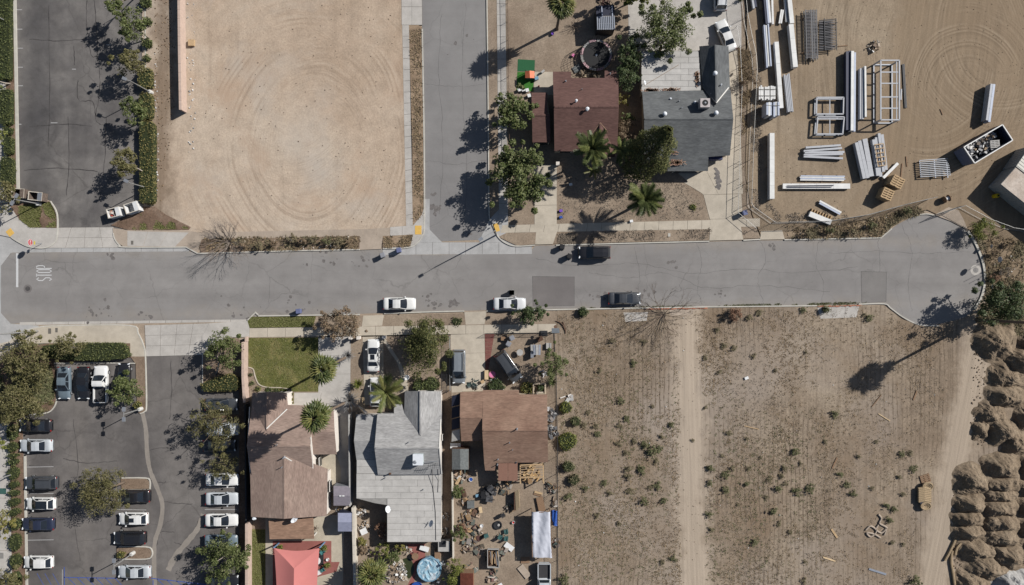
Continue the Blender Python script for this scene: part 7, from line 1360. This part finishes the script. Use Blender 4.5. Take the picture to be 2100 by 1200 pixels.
for a, b in (((1000, 1126), (1023, 1126)), ((1023, 1126), (1023, 1163)), ((1023, 1163), (1000, 1163)), ((1000, 1163), (1000, 1126))): MB().beam(W(*a, .9), W(*b, .9), .08, .5).build('side_board', M['wall_grey'], t)
MB().prism([W(x, y, .6).to_2d() for x, y in ((1000, 1126), (1023, 1126), (1023, 1163), (1000, 1163))], .5, .6).build('floor', M['wood_dark'], t); MB().beam(W(1011, 1163, .45), W(1011, 1180, .35), .08, .08).build('tow_bar', M['metal_dark'], t); [MB().tube([W(x, 1146, .32), W(x + d, 1146, .32)], .32, 14).build('wheel', M['tyre'], t) for x, d in ((998, -2.4), (1025, 2.4))]
r = random.Random(3)
for k in range(14): x = 1002 + k*1.4; MB().beam(W(x, 1130 + r.uniform(0, 8), .85 + r.uniform(0, .3)), W(x + r.uniform(-3, 3), 1150 + r.uniform(0, 10), .85 + r.uniform(0, .3)), .12, .08).build('load_plank', M[('wood_dark', 'wood', 'wood_old', 'metal_grey')[k % 4]], t)
shed('low shed with rusty red corrugated roof at the bottom edge', 944, 1176, 971, 1230, 2.0, 2.15, 'y', 'corrugated_red', 'wood_old', ribs=9)
for a in (('teal chair alone beside the scrap row', (998, 1096), 20), ('teal chair left of the group of three', (1026, 1098), 60), ('teal chair at the top of the group of three', (1038, 1087), 100), ('teal chair at the bottom of the group of three', (1038, 1101), 80)): chair(a[0], a[1], a[2], 'teal_chair', 'teal chairs in the cluttered yard')
t = thing('fire_pit', W(1021, 1076), 'round dark fire pit in the middle of the cluttered yard', 'fire pit'); p = W(1021, 1076); MB().lathe(p.x, p.y, [(.62, .1), (.62, .35), (.5, .35), (.48, .2), (.02, .18)], 18).build('ring', M['metal_dark'], t); MB().lathe(p.x + .1, p.y, [(.2, .2), (.16, .3)], 10).build('ashes', M['wall_grey'], t)
for a in (('white sheet of board lying near the tarpaulin shelter', (1036, 1114), (1052, 1126), 11, 'white', .3), ('brown board leaning near the pergola', (1106, 1018), (1112, 1048), 14, 'wood_old', .4), ('upper long plank near the pergola', (1096, 1008), (1112, 1012), 4, 'wood', .2), ('lower long plank near the pergola', (1094, 1012), (1110, 1017), 3, 'wood_old', .16), ('tan board propped behind the trailer truck', (1068, 1148), (1086, 1148), 12, 'wood_old', .2), ('pale crumpled board at the shadow of the shelter', (1066, 1160), (1084, 1182), 14, 'concrete_dusty', .25), ('pale short board at the bottom of the yard', (1024, 1196), (1032, 1210), 9, 'white', .2), ('orange planks leaning in the scrap corner', (936, 992), (944, 978), 6, 'wood', .4)): plank(a[0], a[1], a[2], a[3], a[4], a[5])
junk('tarp_heap', 'black heap of bags and tarpaulin behind the brown house', (1003, 1010), 14, 46, [(.01, .01, .012, 1), (.03, .03, .033, 1), (.06, .06, .065, 1)], 51, 'heap', hh=.9, smin=.4, smax=1.0)
tub('blue basin in the scrap corner', (966, 982), .32, .25, 'white', 'blue', 'basin', 'basin'); crate('rusty cabinet lying near the fence', (952, 1010), .5, 1.0, .5, 15, 'wood_dark', 'old_cabinet', 'cabinet'); crate('grey wire rack in the cluttered yard', (966, 1032), 1.0, 1.0, .6, 0, 'felt_grey', 'wire_rack', 'rack'); crate('rust coloured panel lying in the yard', (973, 1050), .55, .9, .2, -30, 'rust', 'rust_panel', 'panel'); table('cream folding table on its side in the yard', (986, 1043), .45, .9, .5, 10, 'cream'); tub('yellow bucket lid in the yard scrap', (965, 1045), .25, .2, 'wood', 'wood', 'bucket', 'bucket'); crate('light blue box in the yard', (979, 1015), .4, .35, .3, 10, 'pool_blue', 'blue_box'); tub('white bucket beside the long scrap row', (988, 1077), .26, .3, 'white', 'white', 'bucket', 'bucket'); chair('dark folding chair near the standing board', (1032, 1054), 30, 'metal_dark'); tub('red and white tub near the tarpaulin shelter', (1053, 1070), .22, .3, 'white', 'red', 'bucket', 'bucket')
for i, (l, at, rr, n) in enumerate((('scrap heap in the corner below the felt shed', (945, 975), 16, 44), ('scrap row beside the upper yard fence', (955, 1030), 15, 40), ('scrap around the rust coloured panel', (968, 1052), 14, 30), ('scrap along the fence in mid yard', (955, 1068), 16, 40), ('long scrap row in the lower yard', (978, 1092), 16, 46), ('reddish scrap along the lower fence', (962, 1118), 18, 44), ('scrap beside the loaded trailer', (985, 1130), 12, 26), ('scrap behind the tow bar', (1010, 1172), 7, 14), ('scrap under the brown patio roof edge', (1035, 992), 18, 46), ('dark scrap below the standing board', (1045, 1040), 9, 26), ('scrap between the pergola and the fence', (1132, 1000), 10, 44), ('poles and scrap behind the shelter', (1136, 1030), 8, 30), ('scrap beside the shelter on the fence', (1139, 1110), 6, 40), ('wire and sticks near the loaded trailer', (1035, 1130), 10, 20), ('scrap beside the rusty roofed shed', (966, 1165), 12, 34), ('scrap at the bottom of the yard', (1010, 1195), 16, 30))): junk('yard_scrap', l, at, rr, int(n*.7), [c(60, 54, 50), c(150, 120, 92), c(190, 182, 172), c(96, 84, 76), c(170, 138, 100), c(40, 40, 44), c(120, 84, 76), c(84, 104, 100), c(110, 92, 76)], 60 + i, smin=.15, smax=.9)
# bare yard by the plum house
t = thing('trampoline', W(1222, 112), 'round black trampoline with pink and grey padding', 'trampoline'); p = W(1223, 113, .9); MB().lathe(p.x, p.y, [(1.95, .86), (1.95, .9), (.02, .89)], 28).build('mat', M['black'], t); MB().lathe(p.x, p.y, [(.16, .905), (.16, .91), (.1, .911)], 14).build('mat_mark', M['white'], t)
for k in range(12):
    a0, a1 = 6.283*k/12 + .02, 6.283*(k + 1)/12 - .02; mb = MB(); vs = [(p.x + rr*math.cos(a), p.y + rr*math.sin(a), .95) for rr in (1.97, 2.3) for a in (a0, (a0 + a1)/2, a1)]; mb.add(vs + [(x, y, .9) for x, y, z in vs], [(0, 3, 4, 1), (1, 4, 5, 2), (6, 7, 10, 9), (7, 8, 11, 10), (3, 9, 10, 4), (4, 10, 11, 5), (0, 1, 7, 6), (1, 2, 8, 7)]); mb.build('pad', pmat('pad_pink', c(196, 160, 162), .7) if k % 2 else M['wall_grey'], t)
for k in range(8): a = 6.283*k/8; x, y = p.x + 2.25*math.cos(a), p.y + 2.25*math.sin(a); MB().tube([(x, y, .1), (x, y, 2.5)], .035, 6).build('pole', M['metal_dark'], t)
mb = MB()
for k in range(40):
    a = 6.283*k/40; b = 6.283*(k + 1)/40; [mb.beam((p.x + 2.25*math.cos(a), p.y + 2.25*math.sin(a), z), (p.x + 2.25*math.cos(b), p.y + 2.25*math.sin(b), z), .02, .02) for z in (1.3, 1.7, 2.1, 2.45)]; mb.beam((p.x + 2.25*math.cos(a), p.y + 2.25*math.sin(a), .95), (p.x + 2.25*math.cos(a), p.y + 2.25*math.sin(a), 2.45), .03, .03)
mb.build('safety_net', M['black'], t, kind='stuff')
t = thing('slatted_shed', W(1242, 55), 'shed with slatted grey metal roof at the top of the yard', 'shed'); q = [W(x, y, 2.4).to_2d() for x, y in ((1223, 15), (1260, 13), (1261, 60), (1224, 62))]; MB().prism(q, .1, 2.35).build('wall', M['metal_dark'], t)
for k in range(10): MB().beam(W(1225 + k*3.8, 34, 2.5), W(1226 + k*3.8, 61, 2.45), .16, .06).build('roof_slat', M['galv'], t)
for y in (34, 49, 60): MB().beam(W(1224, y, 2.42), W(1261, y - 1, 2.42), .06, .06).build('batten', M['wall_grey'], t)
MB().slabquad([W(1222, 12, 2.4), W(1260, 10, 2.4), W(1260, 32, 2.45), W(1223, 33, 2.45)], .05).build('roof_panel', M['navy'], t); [MB().beam(W(x, 12, 2.5), W(x + 1, 34, 2.52), .12, .05).build('roof_trim', M['steel_blue'], t) for x in (1234, 1255)]
sheet('turf_mat', [(1062, 122), (1097, 124), (1096, 148), (1061, 147)], .113, M['turf']); sheet('turf_mat', [(1061, 148), (1096, 149), (1093, 188), (1059, 187)], .114, M['turf_light'])
t = thing('toy_playhouse', W(1086, 158), 'toy playhouse with orange gabled roof on green turf', 'playhouse'); [MB().slabquad(s, .04).build('roof_slope', M['orange'], t) for s in ([W(1077, 146, 1.35), W(1086, 145, 1.7), W(1087, 160, 1.7), W(1077, 160, 1.35)], [W(1086, 145, 1.7), W(1096, 146, 1.35), W(1096, 160, 1.35), W(1087, 160, 1.7)])]; MB().box(*W(1087, 153, 1).to_2d(), .72, 1.05, .9, 1.2).build('house_body', M['teal'], t); [MB().box(*W(x, y, .6).to_2d(), .7, .08, .08, 1.2).build('post', M['metal_dark'], t) for x in (1078, 1096) for y in (147, 159)]
for l, at in (('left white toy chair on the green turf', (1065, 186)), ('white toy table on the green turf', (1073, 186)), ('right pale toy chair on the green turf', (1081, 187)), ('small white toy near the garage corner', (1085, 198))): crate(l, at, .42, .42, .4, 15, 'white', 'toy_furniture', 'toy')
crate('blue toy beside the orange roofed playhouse', (1100, 163), .5, .4, .5, 20, 'pool_blue', 'toy', 'toy'); crate('grey toy scooter on the small patio', (1113, 149), .5, .22, .5, 40, 'wall_grey', 'toy_scooter', 'toy'); tub('purple bucket in the bare yard', (1133, 71), .2, .35, 'purple', 'purple', 'bucket', 'bucket'); crate('pink toy under the trampoline net', (1175, 115), .35, .3, .3, 60, 'pink', 'toy', 'toy'); crate('grey slanted board beside the trampoline', (1183, 142), 1.1, .9, .1, 30, 'felt_grey', 'grey_board', 'board'); crate('small red toy on the patio beside the garage', (1105, 178), .15, .15, .2, 0, 'red', 'toy', 'toy')
for l, at, m in (('blue toy at the drive edge under the big tree shadow', (1150, 446), 'blue'), ('purple toy above the blue toy at the drive edge', (1150, 433), 'purple'), ('white ball in the shaded front yard', (1170, 379), 'white'), ('white box at the pavement edge under the palm', (1294, 454), 'white')): crate(l, at, .4, .3, .25, 10, m, 'toy' if 'toy' in l or 'ball' in l else 'white_box', 'toy' if 'toy' in l or 'ball' in l else 'box')
crate('square pillar at the top of the plum house drive', (1143, 338), .45, .45, .9, 0, 'wall_white', 'gate_pillar', 'pillar'); junk('yard_scrap', 'firewood and poles between the trampoline and the plum roof', (1205, 152), 16, 34, [c(200, 180, 150), c(120, 104, 86), c(60, 54, 48)], 81, smin=.3, smax=1.1); junk('yard_scrap', 'dark scrap at the top of the slatted shed', (1238, 3), 14, 34, [c(90, 60, 54), c(60, 54, 50), c(150, 128, 112)], 82)
# field objects
t = thing('straw_rolls', W(1893, 1018), 'bundle of brown straw wattle rolls beside the track', 'rolls'); M['wattle'] = pmat('wattle', c(164, 142, 112), .95, var=.25, scale=8)
for k in range(8): MB().tube([W(1883, 1003 + k*3.6, .55), W(1895, 1001 + k*3.6, .62), W(1908, 1003 + k*3.6, .5)], .22, 8).build('roll', M['wattle'], t)
for (x, y, rr) in ((1897, 995, .75), (1893, 1035, .72)):
    p = W(x, y); mb = MB()
    for j, q in enumerate((.25, .45, .65)): mb.tube([(p.x + q*math.cos(a)*1.1, p.y + q*math.sin(a)*.8, .45 + .1*j) for a in [6.283*i/16 for i in range(17)]], .12, 6)
    mb.build('coil', M['wattle'], t)
MB().box(*W(1885, 1018).to_2d(), .4, .5, 1.8, .6).build('shade_box', M['navy'], t)  # dark navy box standing in for the shaded side of the rolls
for k, pts in enumerate(([(1800, 1054), (1806, 1062), (1802, 1072), (1812, 1078), (1818, 1082)], [(1774, 1086), (1784, 1078), (1796, 1088), (1784, 1100), (1776, 1092), (1790, 1094), (1804, 1102)], [(1800, 1075), (1795, 1085), (1806, 1092), (1816, 1084), (1812, 1096)])):
    mb = MB(); mb.tube([Vector((*W(v.x, v.y).to_2d(), .2)) for v in cr([Vector(a) for a in pts], 4)], .13, 6); mb.build('old_hose', M['concrete_dusty'], label=('upper', 'left', 'right')[k] + ' coil of the tangled old hose in the field', cat='hose', group='tangled hose')
for l, a, b, w, m in (('pale plank lying in the middle of the field', (1706, 960), (1716, 938), 3, 'wood_old'), ('yellow plank in the field', (1704, 1084), (1716, 1102), 4, 'wood'), ('pale narrow plank in the lower field', (1687, 1142), (1712, 1150), 3, 'cream'), ('grey blue strip in the lower field', (1781, 1166), (1816, 1177), 4, 'galv'), ('brown stick under the palm shadow', (1787, 834), (1806, 810), 1.5, 'wood_old'), ('long stick in the middle of the field', (1525, 873), (1555, 880), 1.5, 'wood'), ('weathered plank near the dirt track', (1872, 820), (1879, 802), 3, 'wood_old'), ('stick beside the palm shadow', (1800, 848), (1824, 863), 1.5, 'cream')): plank(l, a, b, w, m, .16, .06)
for i, (l, pts) in enumerate((('upper curved brown wattle beside the dirt track', [(1957, 1104), (1950, 1120), (1942, 1136), (1935, 1148)]), ('lower curved brown wattle beside the dirt track', [(1950, 1128), (1948, 1150), (1952, 1175), (1957, 1210)]), ('short curved wattle at the mound foot', [(1968, 1112), (1960, 1122), (1956, 1136)]))):
    mb = MB(); mb.tube([Vector((*W(v.x, v.y).to_2d(), .25)) for v in cr([Vector(a) for a in pts], 4)], .2, 7); mb.build('straw_wattle', M['wattle'], label=l, cat='wattle')
MB().box(*W(1530, 775).to_2d(), .2, .55, .4, .2, .4).build('white_box', M['white'], label='white box lying in the weedy field', cat='box')

# ---------------------------------------------------------------- dirt mounds
M['mound'] = earth('mound_dirt', c(120, 103, 84), c(136, 118, 97), c(150, 132, 110), big=.5, mid=1.5, finev=.34); M['mound_pale'] = earth('mound_pale', c(150, 146, 142), c(170, 166, 160), c(184, 180, 174), big=.4)
def mound(x, y, rx, ry, h, seed, mat='mound', label='heap of dumped brown earth in the rows at the right edge', group='dumped earth heaps', tilt=-.3):
    r = random.Random(seed); B = W(x, y); mb = MB(); nr, ns = 20, 52; a_, b_ = rx/S*1.3, ry/S*1.35; ph = [r.uniform(0, 6.3) for _ in range(6)]; h *= r.uniform(1.0, 1.45); x += r.uniform(-4, 4); B = W(x, y); so_ = Vector((seed*3.7, seed*1.9, 0)); vs = [(B.x + tilt*a_*.5, B.y, .09 + h*.97)]
    for k in range(1, nr + 1):
        f = k/nr
        for i in range(ns):
            an = 6.2832*i/ns; w = 1 + .05*math.sin(3*an + ph[0]) + .04*math.sin(5*an + ph[1]); sq = 1/max(abs(math.cos(an)), abs(math.sin(an)))**.35; prof = (.5 + .5*math.cos(math.pi*min(1, f*1.04)))*.8 + .2*(1 - f)
            x_, y_ = B.x + a_*f*w*sq*math.cos(an) + tilt*prof*a_*.5, B.y + b_*f*w*sq*math.sin(an); z = h*prof + (noise.noise(Vector((x_*.9, y_*.9, seed)))*.42 + noise.noise(Vector((x_*2.2, y_*2.2, seed)))*.17 + noise.noise(Vector((x_*6, y_*6, seed)))*.09)*min(1, 3*(1 - f)); vs.append((x_, y_, .07 + (z if k < nr else -.1)))
    fs = [(0, 1 + i, 1 + (i + 1) % ns) for i in range(ns)] + [(1 + (k - 1)*ns + i, 1 + k*ns + i, 1 + k*ns + (i + 1) % ns, 1 + (k - 1)*ns + (i + 1) % ns) for k in range(1, nr) for i in range(ns)]
    mb.add(vs, fs); mb.build('earth_heap', M[mat], loc=(B.x, B.y, .09), smooth=False, label=label, cat='earth heap', group=group)
ORD = ['topmost', 'second', 'third', 'fourth', 'fifth', 'sixth', 'seventh', 'eighth', 'ninth', 'lowest']
for i, a in enumerate([(2042, 700, 40, 34, 1.5), (2110, 705, 24, 28, 1.2), (2092, 742, 30, 30, 1.4), (2062, 772, 40, 26, 1.4), (2060, 812, 40, 21, 1.4), (2030, 848, 30, 24, 1.2), (2098, 854, 20, 26, 1.2), (2010, 882, 18, 18, .9), (2056, 884, 30, 25, 1.3), (2084, 908, 26, 22, 1.1)]): mound(*a, i, label=ORD[i] + (' from the top' if i not in (0, 9) else '') + ' earth heap in the loose cluster below the large dark tree', group='earth heaps of the upper cluster')
for rw, lst in (('middle', [(2052, 958, 40, 25, 1.5), (2056, 993, 38, 17, 1.3), (2054, 1015, 36, 15, 1.2), (2053, 1041, 40, 19, 1.4), (2055, 1071, 40, 19, 1.4), (2056, 1101, 42, 21, 1.4), (2068, 1140, 40, 24, 1.4)]), ('right', [(2118, 960, 30, 24, 1.4), (2116, 1000, 30, 20, 1.4), (2116, 1040, 30, 20, 1.4), (2116, 1082, 30, 22, 1.4), (2116, 1130, 30, 26, 1.4)]), ('left', [(1992, 984, 38, 28, 1.6), (1990, 1033, 33, 19, 1.5), (1989, 1063, 33, 18, 1.5), (1988, 1091, 33, 18, 1.4), (2004, 1128, 44, 22, 1.4), (2022, 1162, 46, 25, 1.4), (1994, 1192, 32, 22, 1.2)])):
    for i, a in enumerate(lst): mound(*a, 40 + i + len(rw)*9, label=(ORD[i] if i < len(lst) - 1 else 'lowest') + (' from the top' if 0 < i < len(lst) - 1 else '') + ' earth heap in the ' + rw + ' row at the lower right', group='dumped earth heaps')
mound(2070, 1192, 40, 24, 1.3, 90, 'mound_pale', 'pale grey earth heap at the bottom right corner', None)

# ---------------------------------------------------------------- field weeds, dry grass, litter
WEED = []
for sd in range(5):
    r = random.Random(200 + sd); mb = MB(); crownmesh(mb, Vector((0, 0, .3)), .42, .42, .34, 420, .13, .4, r, 14, .5, .6, -.9, .1); mb.tube([(0, 0, -.05), (0, 0, .3)], .03, 5); me = mb.mesh('weed_bush'); me.materials.append(M['weed']); WEED.append(me)
GREEN = [(1485, 709, 8), (1505, 714, 8), (1475, 762, 7), (1652, 722, 5), (1272, 820, 10), (1285, 858, 9), (1270, 873, 8), (1338, 832, 6), (1375, 871, 9), (1494, 888, 8), (1357, 895, 8), (1647, 635, 9), (1298, 745, 9), (1335, 925, 17), (1352, 920, 10), (1284, 927, 8), (1313, 963, 13), (1268, 910, 8), (1322, 910, 10), (1348, 995, 11), (1320, 1025, 12), (1360, 1025, 9), (1455, 960, 10), (1456, 990, 9), (1453, 1053, 9), (1485, 972, 12), (1488, 1003, 10), (1530, 992, 9), (1575, 983, 8), (1595, 1000, 10), (1632, 1005, 10), (1657, 1001, 12), (1628, 925, 11), (1560, 938, 5), (1585, 1048, 11), (1597, 1074, 8), (1545, 1110, 10), (1650, 1152, 6), (1648, 1190, 8), (1270, 1073, 7), (1380, 1145, 9), (1357, 1152, 7), (1458, 1085, 8), (1712, 848, 10), (1780, 652, 10), (1771, 645, 6), (1722, 971, 9), (1735, 992, 10), (1748, 1012, 10), (1787, 1000, 6), (1870, 960, 10), (1865, 930, 8), (1848, 930, 9), (1850, 1012, 7), (1817, 1035, 9), (1832, 1042, 9), (1822, 1065, 9), (1828, 1112, 7), (1876, 1188, 14), (1222, 872, 8), (1225, 890, 9), (1165, 1016, 11), (1225, 1056, 8), (1240, 990, 9), (1200, 1000, 9), (1158, 1185, 14), (1205, 845, 8)]
OLIVE = [(1471, 676, 8), (1445, 733, 7), (1446, 835, 6), (1287, 960, 9), (1288, 975, 10), (1333, 998, 8), (1290, 1005, 10), (1606, 960, 9), (1603, 975, 7), (1610, 992, 7), (1512, 1035, 5), (1420, 903, 5), (1842, 978, 7), (1850, 1115, 6), (1250, 1010, 8), (1198, 870, 9), (1300, 905, 8), (1345, 945, 8), (1500, 960, 7), (1535, 960, 7), (1570, 1020, 7), (1620, 1090, 7), (1690, 905, 6), (1760, 935, 6), (1545, 730, 7), (1590, 760, 6), (1555, 641, 9), (1535, 650, 9), (1480, 935, 6), (1640, 950, 6), (1530, 900, 6), (1795, 905, 6), (1230, 760, 8), (1255, 700, 9), (1320, 700, 8)]
OLIVE += [g for g in GREEN if g[2] < 9]; GREEN = [g for g in GREEN if g[2] >= 9]
r = random.Random(77)
for lst, mt, l, g in ((GREEN, 'weed', 'rounded green weed bush in the dry field', 'green weed bushes in the field'), (OLIVE, 'weed_olive', 'faded olive weed bush in the dry field', 'olive weed bushes in the field')):
    for i, (x, y, rr) in enumerate(lst):
        o = bpy.data.objects.new('weed_bush', WEED[i % 5]); COL.objects.link(o); p = W(x, y); k = rr/S/.42*.86; o.location = (p.x, p.y, .09); o.scale = (k*r.uniform(.9, 1.1), k*r.uniform(.85, 1.05), k*r.uniform(.5, .75)); o.rotation_euler = (0, 0, r.uniform(0, 6.3)); tag(o, l, 'weed', g)
        o.material_slots[0].link = 'OBJECT'; o.material_slots[0].material = M[mt]
tree('weed_shrub', 'rusty brown dead bush at the kerb of the field', (1508, 648), 1.7, (1508, 646), 1.25, .95, .8, 'leaf_rust', 900, .2, .4, 301, .05, 'bark', 14, cat='bush')
def inpoly(x, y, q):
    k = False
    for i in range(len(q)):
        (ax, ay), (bx, by) = q[i], q[i - 1]
        if (ay > y) != (by > y) and x < (bx - ax)*(y - ay)/(by - ay) + ax: k = not k
    return k
def tufts(name, label, mat, polys, n, h, seed, clump=0, blades=5, z=.09, cols=None, spread=.12, excl=(), wmul=1.0, rows=0, fade=0):
    r = random.Random(seed); mb = MB(); vs, fs = mb.v, mb.f; cnt = 0; tries = 0
    while cnt < n and tries < n*30:
        tries += 1; q = polys[r.randrange(len(polys))] if len(polys) < 4 else r.choice(polys); xs = [p[0] for p in q]; ys = [p[1] for p in q]; x, y = r.uniform(min(xs), max(xs)), r.uniform(min(ys), max(ys))
        if not inpoly(x, y, q) or any(inpoly(x, y, e) for e in excl): continue
        if clump and noise.noise(Vector((x*.012, y*.008, seed))) + .7*noise.noise(Vector((x*.05, y*.03, seed + 9))) < r.uniform(-.9, .75)*clump + .1: continue
        if rows and r.random() < .6: x = round(x/rows)*rows + r.gauss(0, 1.2)
        if fade and r.random() < fade*max(0, min(1, (x - 1560)/260)): continue
        cnt += 1; p = W(x, y); s = h*r.uniform(.5, 1.4)
        for _ in range(blades):
            a = r.uniform(0, 6.283); l = s*r.uniform(.5, 1.1); w = .05*wmul*r.uniform(.6, 1.4); d = Vector((math.cos(a), math.sin(a), 0)); b = Vector((p.x, p.y, z)) + d*spread*r.random(); e = Vector((-d.y, d.x, 0))*w; k = len(vs)
            vs += [tuple(b - e), tuple(b + e), tuple(b + d*l*.9 + Vector((0, 0, l*r.uniform(.25, .9))))]; fs.append((k, k + 1, k + 2)); mb.mi.append(0)
    return mb.build(name, M[mat] if isinstance(mat, str) else mat, loc=(0, 0, 0), label=label, cat='dry grass', kind='stuff')
TR = [(1388, 640), (1392, 800), (1392, 1000), (1398, 1220), (1450, 1220), (1446, 1000), (1441, 800), (1424, 640)]
fp = [(1146, 645), (1380, 640), (1660, 634), (1810, 632), (1850, 662), (1925, 690), (1940, 780), (1920, 960), (1880, 1080), (1870, 1200), (1146, 1200)]
TR2 = [(1960, 690), (1925, 860), (1900, 1000), (1880, 1200), (1960, 1200), (1975, 1000), (2040, 800), (2040, 690)]
M['straw_brown'] = imat('straw_brown', G((110, 80, 50), (150, 108, 68), (120, 96, 66), (86, 70, 48)), .9, .1)
tufts('dry_grass', 'orange straw tufts strewn over the weedy field', 'straw', [fp], 7000, .2, 1, .3, 4, excl=(TR, TR2), fade=.45, wmul=.8, rows=7); tufts('dry_grass', 'grey stubble strewn over the weedy field', 'straw_grey', [fp], 4200, .18, 2, .5, 4, excl=(TR, TR2), fade=.6, wmul=.8, rows=7); tufts('dry_grass', 'brown dead weeds strewn over the weedy field', 'straw_brown', [fp], 3600, .22, 3, .3, 5, excl=(TR, TR2), fade=.8, wmul=.8, rows=7)
tufts('weed_sprigs', 'small olive weed sprigs scattered over the field', 'weed_olive', [[(1150, 660), (1380, 660), (1700, 850), (1700, 1190), (1150, 1190)]], 1300, .2, 21, .35, 6, excl=(TR,), wmul=1.0); tufts('weed_sprigs', 'small green weed sprigs scattered over the field', 'weed', [[(1150, 800), (1380, 800), (1660, 900), (1680, 1190), (1150, 1190)]], 700, .2, 22, .3, 6, excl=(TR,), wmul=1.0)
tufts('dry_grass', 'dry weeds on the strip below the dirt lot', 'straw', [[(420, 488), (740, 485), (735, 510), (425, 516)]], 800, .3, 4, .35, 5, .11); tufts('dry_grass', 'green brown weeds on the strip below the dirt lot', 'weed_olive', [[(440, 488), (720, 486), (700, 510), (450, 514)]], 200, .45, 5, .35, 6, .11, wmul=1.2); tufts('dry_grass', 'straw on the strip beside the side street', 'straw', [[(842, 60), (864, 62), (868, 440), (850, 460), (848, 300)], [(790, 486), (846, 484), (840, 504), (790, 507)]], 900, .28, 6, .6, 5, .11)
kb = [[(1612, 462), (1700, 460), (1790, 448), (1880, 425), (1895, 436), (1850, 448), (1825, 464), (1804, 485), (1612, 489)], [(1992, 470), (2100, 500), (2100, 690), (2000, 660), (2022, 600), (2022, 540)]]
tufts('dry_grass', 'dry brush between the yard fence and the kerb', 'straw', kb, 1500, .4, 7, .6, 6, .11); tufts('dry_grass', 'olive brush between the yard fence and the kerb', 'weed_olive', kb, 900, .5, 8, .4, 8, .11, wmul=1.5); tufts('dry_grass', 'sparse weeds inside the yard fence', 'straw_grey', [[(1545, 60), (1560, 100), (1560, 400), (1600, 440), (1760, 430), (1750, 455), (1580, 456), (1538, 425), (1545, 200)]], 700, .3, 9, .6, 5, .11); tufts('dry_grass', 'brown weeds along the drive fence of the slate house', 'straw', [[(1514, 100), (1540, 110), (1540, 250), (1532, 420), (1520, 440), (1520, 200)]], 600, .4, 10, .4, 6, .11)
lawnp = [[(514, 651), (647, 650), (640, 669), (514, 671)], [(512, 695), (651, 694), (651, 801), (600, 801), (535, 788), (526, 765), (512, 750)], [(519, 1088), (543, 1088), (544, 1200), (519, 1200)]]
tufts('lawn_grass', 'short green grass of the lawns at the tan house', 'grass', lawnp, 9000, .11, 11, 0, 3, .106); tufts('lawn_grass', 'green grass on the beds beside the dumpsters', 'grass', [[(40, 424), (104, 416), (116, 442), (116, 466), (64, 465), (44, 450)], [(236, 464), (290, 440), (330, 450), (388, 468), (270, 471)]], 2600, .2, 12, .3, 5, .11); tufts('lawn_grass', 'weedy ground cover in the street corner bed', 'weed', [[(20, 740), (105, 745), (112, 780), (112, 815), (60, 846), (0, 870), (0, 760)]], 2600, .3, 13, .4, 5, .11, wmul=1.8); tufts('lawn_grass', 'weeds at the kerb of the field', 'weed', [[(1210, 632), (1810, 619), (1810, 622), (1210, 636)]], 700, .16, 14, .4, 5, .01); tufts('dry_grass', 'thin weeds on the parkway in front of the slate house', 'straw_grey', [[(1210, 476), (1460, 470), (1450, 490), (1210, 496)], [(1146, 480), (1180, 480), (1180, 500), (1146, 500)], [(1525, 470), (1560, 468), (1556, 489), (1525, 490)]], 700, .22, 15, .5, 5, .11); tufts('dry_grass', 'leaf litter in the front yard of the slate house', 'straw_grey', [[(1148, 345), (1290, 345), (1430, 390), (1445, 448), (1148, 456)]], 1500, .14, 16, .6, 4, .1)
def specks(name, label, polys, n, cols, seed, s0, s1, z=.1, cat='litter', clump=0):
    r = random.Random(seed); mb = MB(); cnt = 0; t_ = 0
    while cnt < n and t_ < n*30:
        t_ += 1; q = r.choice(polys); xs = [p[0] for p in q]; ys = [p[1] for p in q]; x, y = r.uniform(min(xs), max(xs)), r.uniform(min(ys), max(ys))
        if not inpoly(x, y, q): continue
        cnt += 1; p = W(x, y); s = r.uniform(s0, s1); mb.box(p.x, p.y, z + s*.2, s, s*r.uniform(.5, 1), s*.5, r.uniform(0, 3), .7, (r.uniform(-.4, .4), r.uniform(-.4, .4)))
    return mb.build(name, imat(name, cols), loc=(0, 0, 0), label=label, cat=cat, kind='stuff')
specks('litter', 'white scraps of paper along the pink block wall', [[(384, 0), (400, 0), (402, 300), (388, 320), (384, 230)], [(318, 100), (326, 100), (326, 420), (320, 420)]], 90, [c(228, 226, 222), c(190, 184, 176), c(150, 150, 150)], 1, .08, .28)
specks('stones', 'small stones scattered over the dirt lot', [[(400, 5), (815, 5), (825, 455), (430, 460)]], 260, [c(130, 110, 92), c(104, 88, 74), c(190, 172, 152)], 2, .05, .16, cat='stones'); specks('stones', 'clods and stones scattered over the construction yard', [[(1550, 0), (2100, 0), (2100, 300), (2030, 370), (1950, 420), (1700, 445), (1560, 440)]], 700, [c(130, 110, 88), c(112, 94, 76), c(160, 140, 116)], 3, .04, .13, cat='stones'); specks('litter', 'white litter scattered over the weedy field', [fp], 45, [c(232, 230, 226), c(200, 196, 190)], 4, .06, .2); specks('stones', 'clods scattered over the weedy field', [fp], 1100, [c(132, 112, 94), c(116, 98, 82), c(160, 140, 120)], 5, .05, .13, cat='stones'); specks('litter', 'rubbish in the dry strips along the kerbs', [[(440, 488), (730, 486), (700, 512), (450, 515)], kb[0], kb[1]], 130, [c(228, 224, 216), c(150, 128, 104), c(200, 190, 176)], 6, .08, .3); specks('stones', 'clods at the foot of the dumped earth', [[(1955, 960), (1972, 960), (1972, 1200), (1955, 1200)], [(1990, 690), (2020, 690), (2020, 920), (1990, 900)]], 260, [c(140, 120, 98), c(120, 102, 84)], 7, .08, .26, .09, cat='stones'); specks('litter', 'leaf litter in the brown strip beside the upper car park', [[(318, 0), (360, 0), (358, 230), (330, 420), (320, 420)]], 300, [c(110, 90, 72), c(150, 126, 100), c(90, 76, 62)], 8, .06, .2)
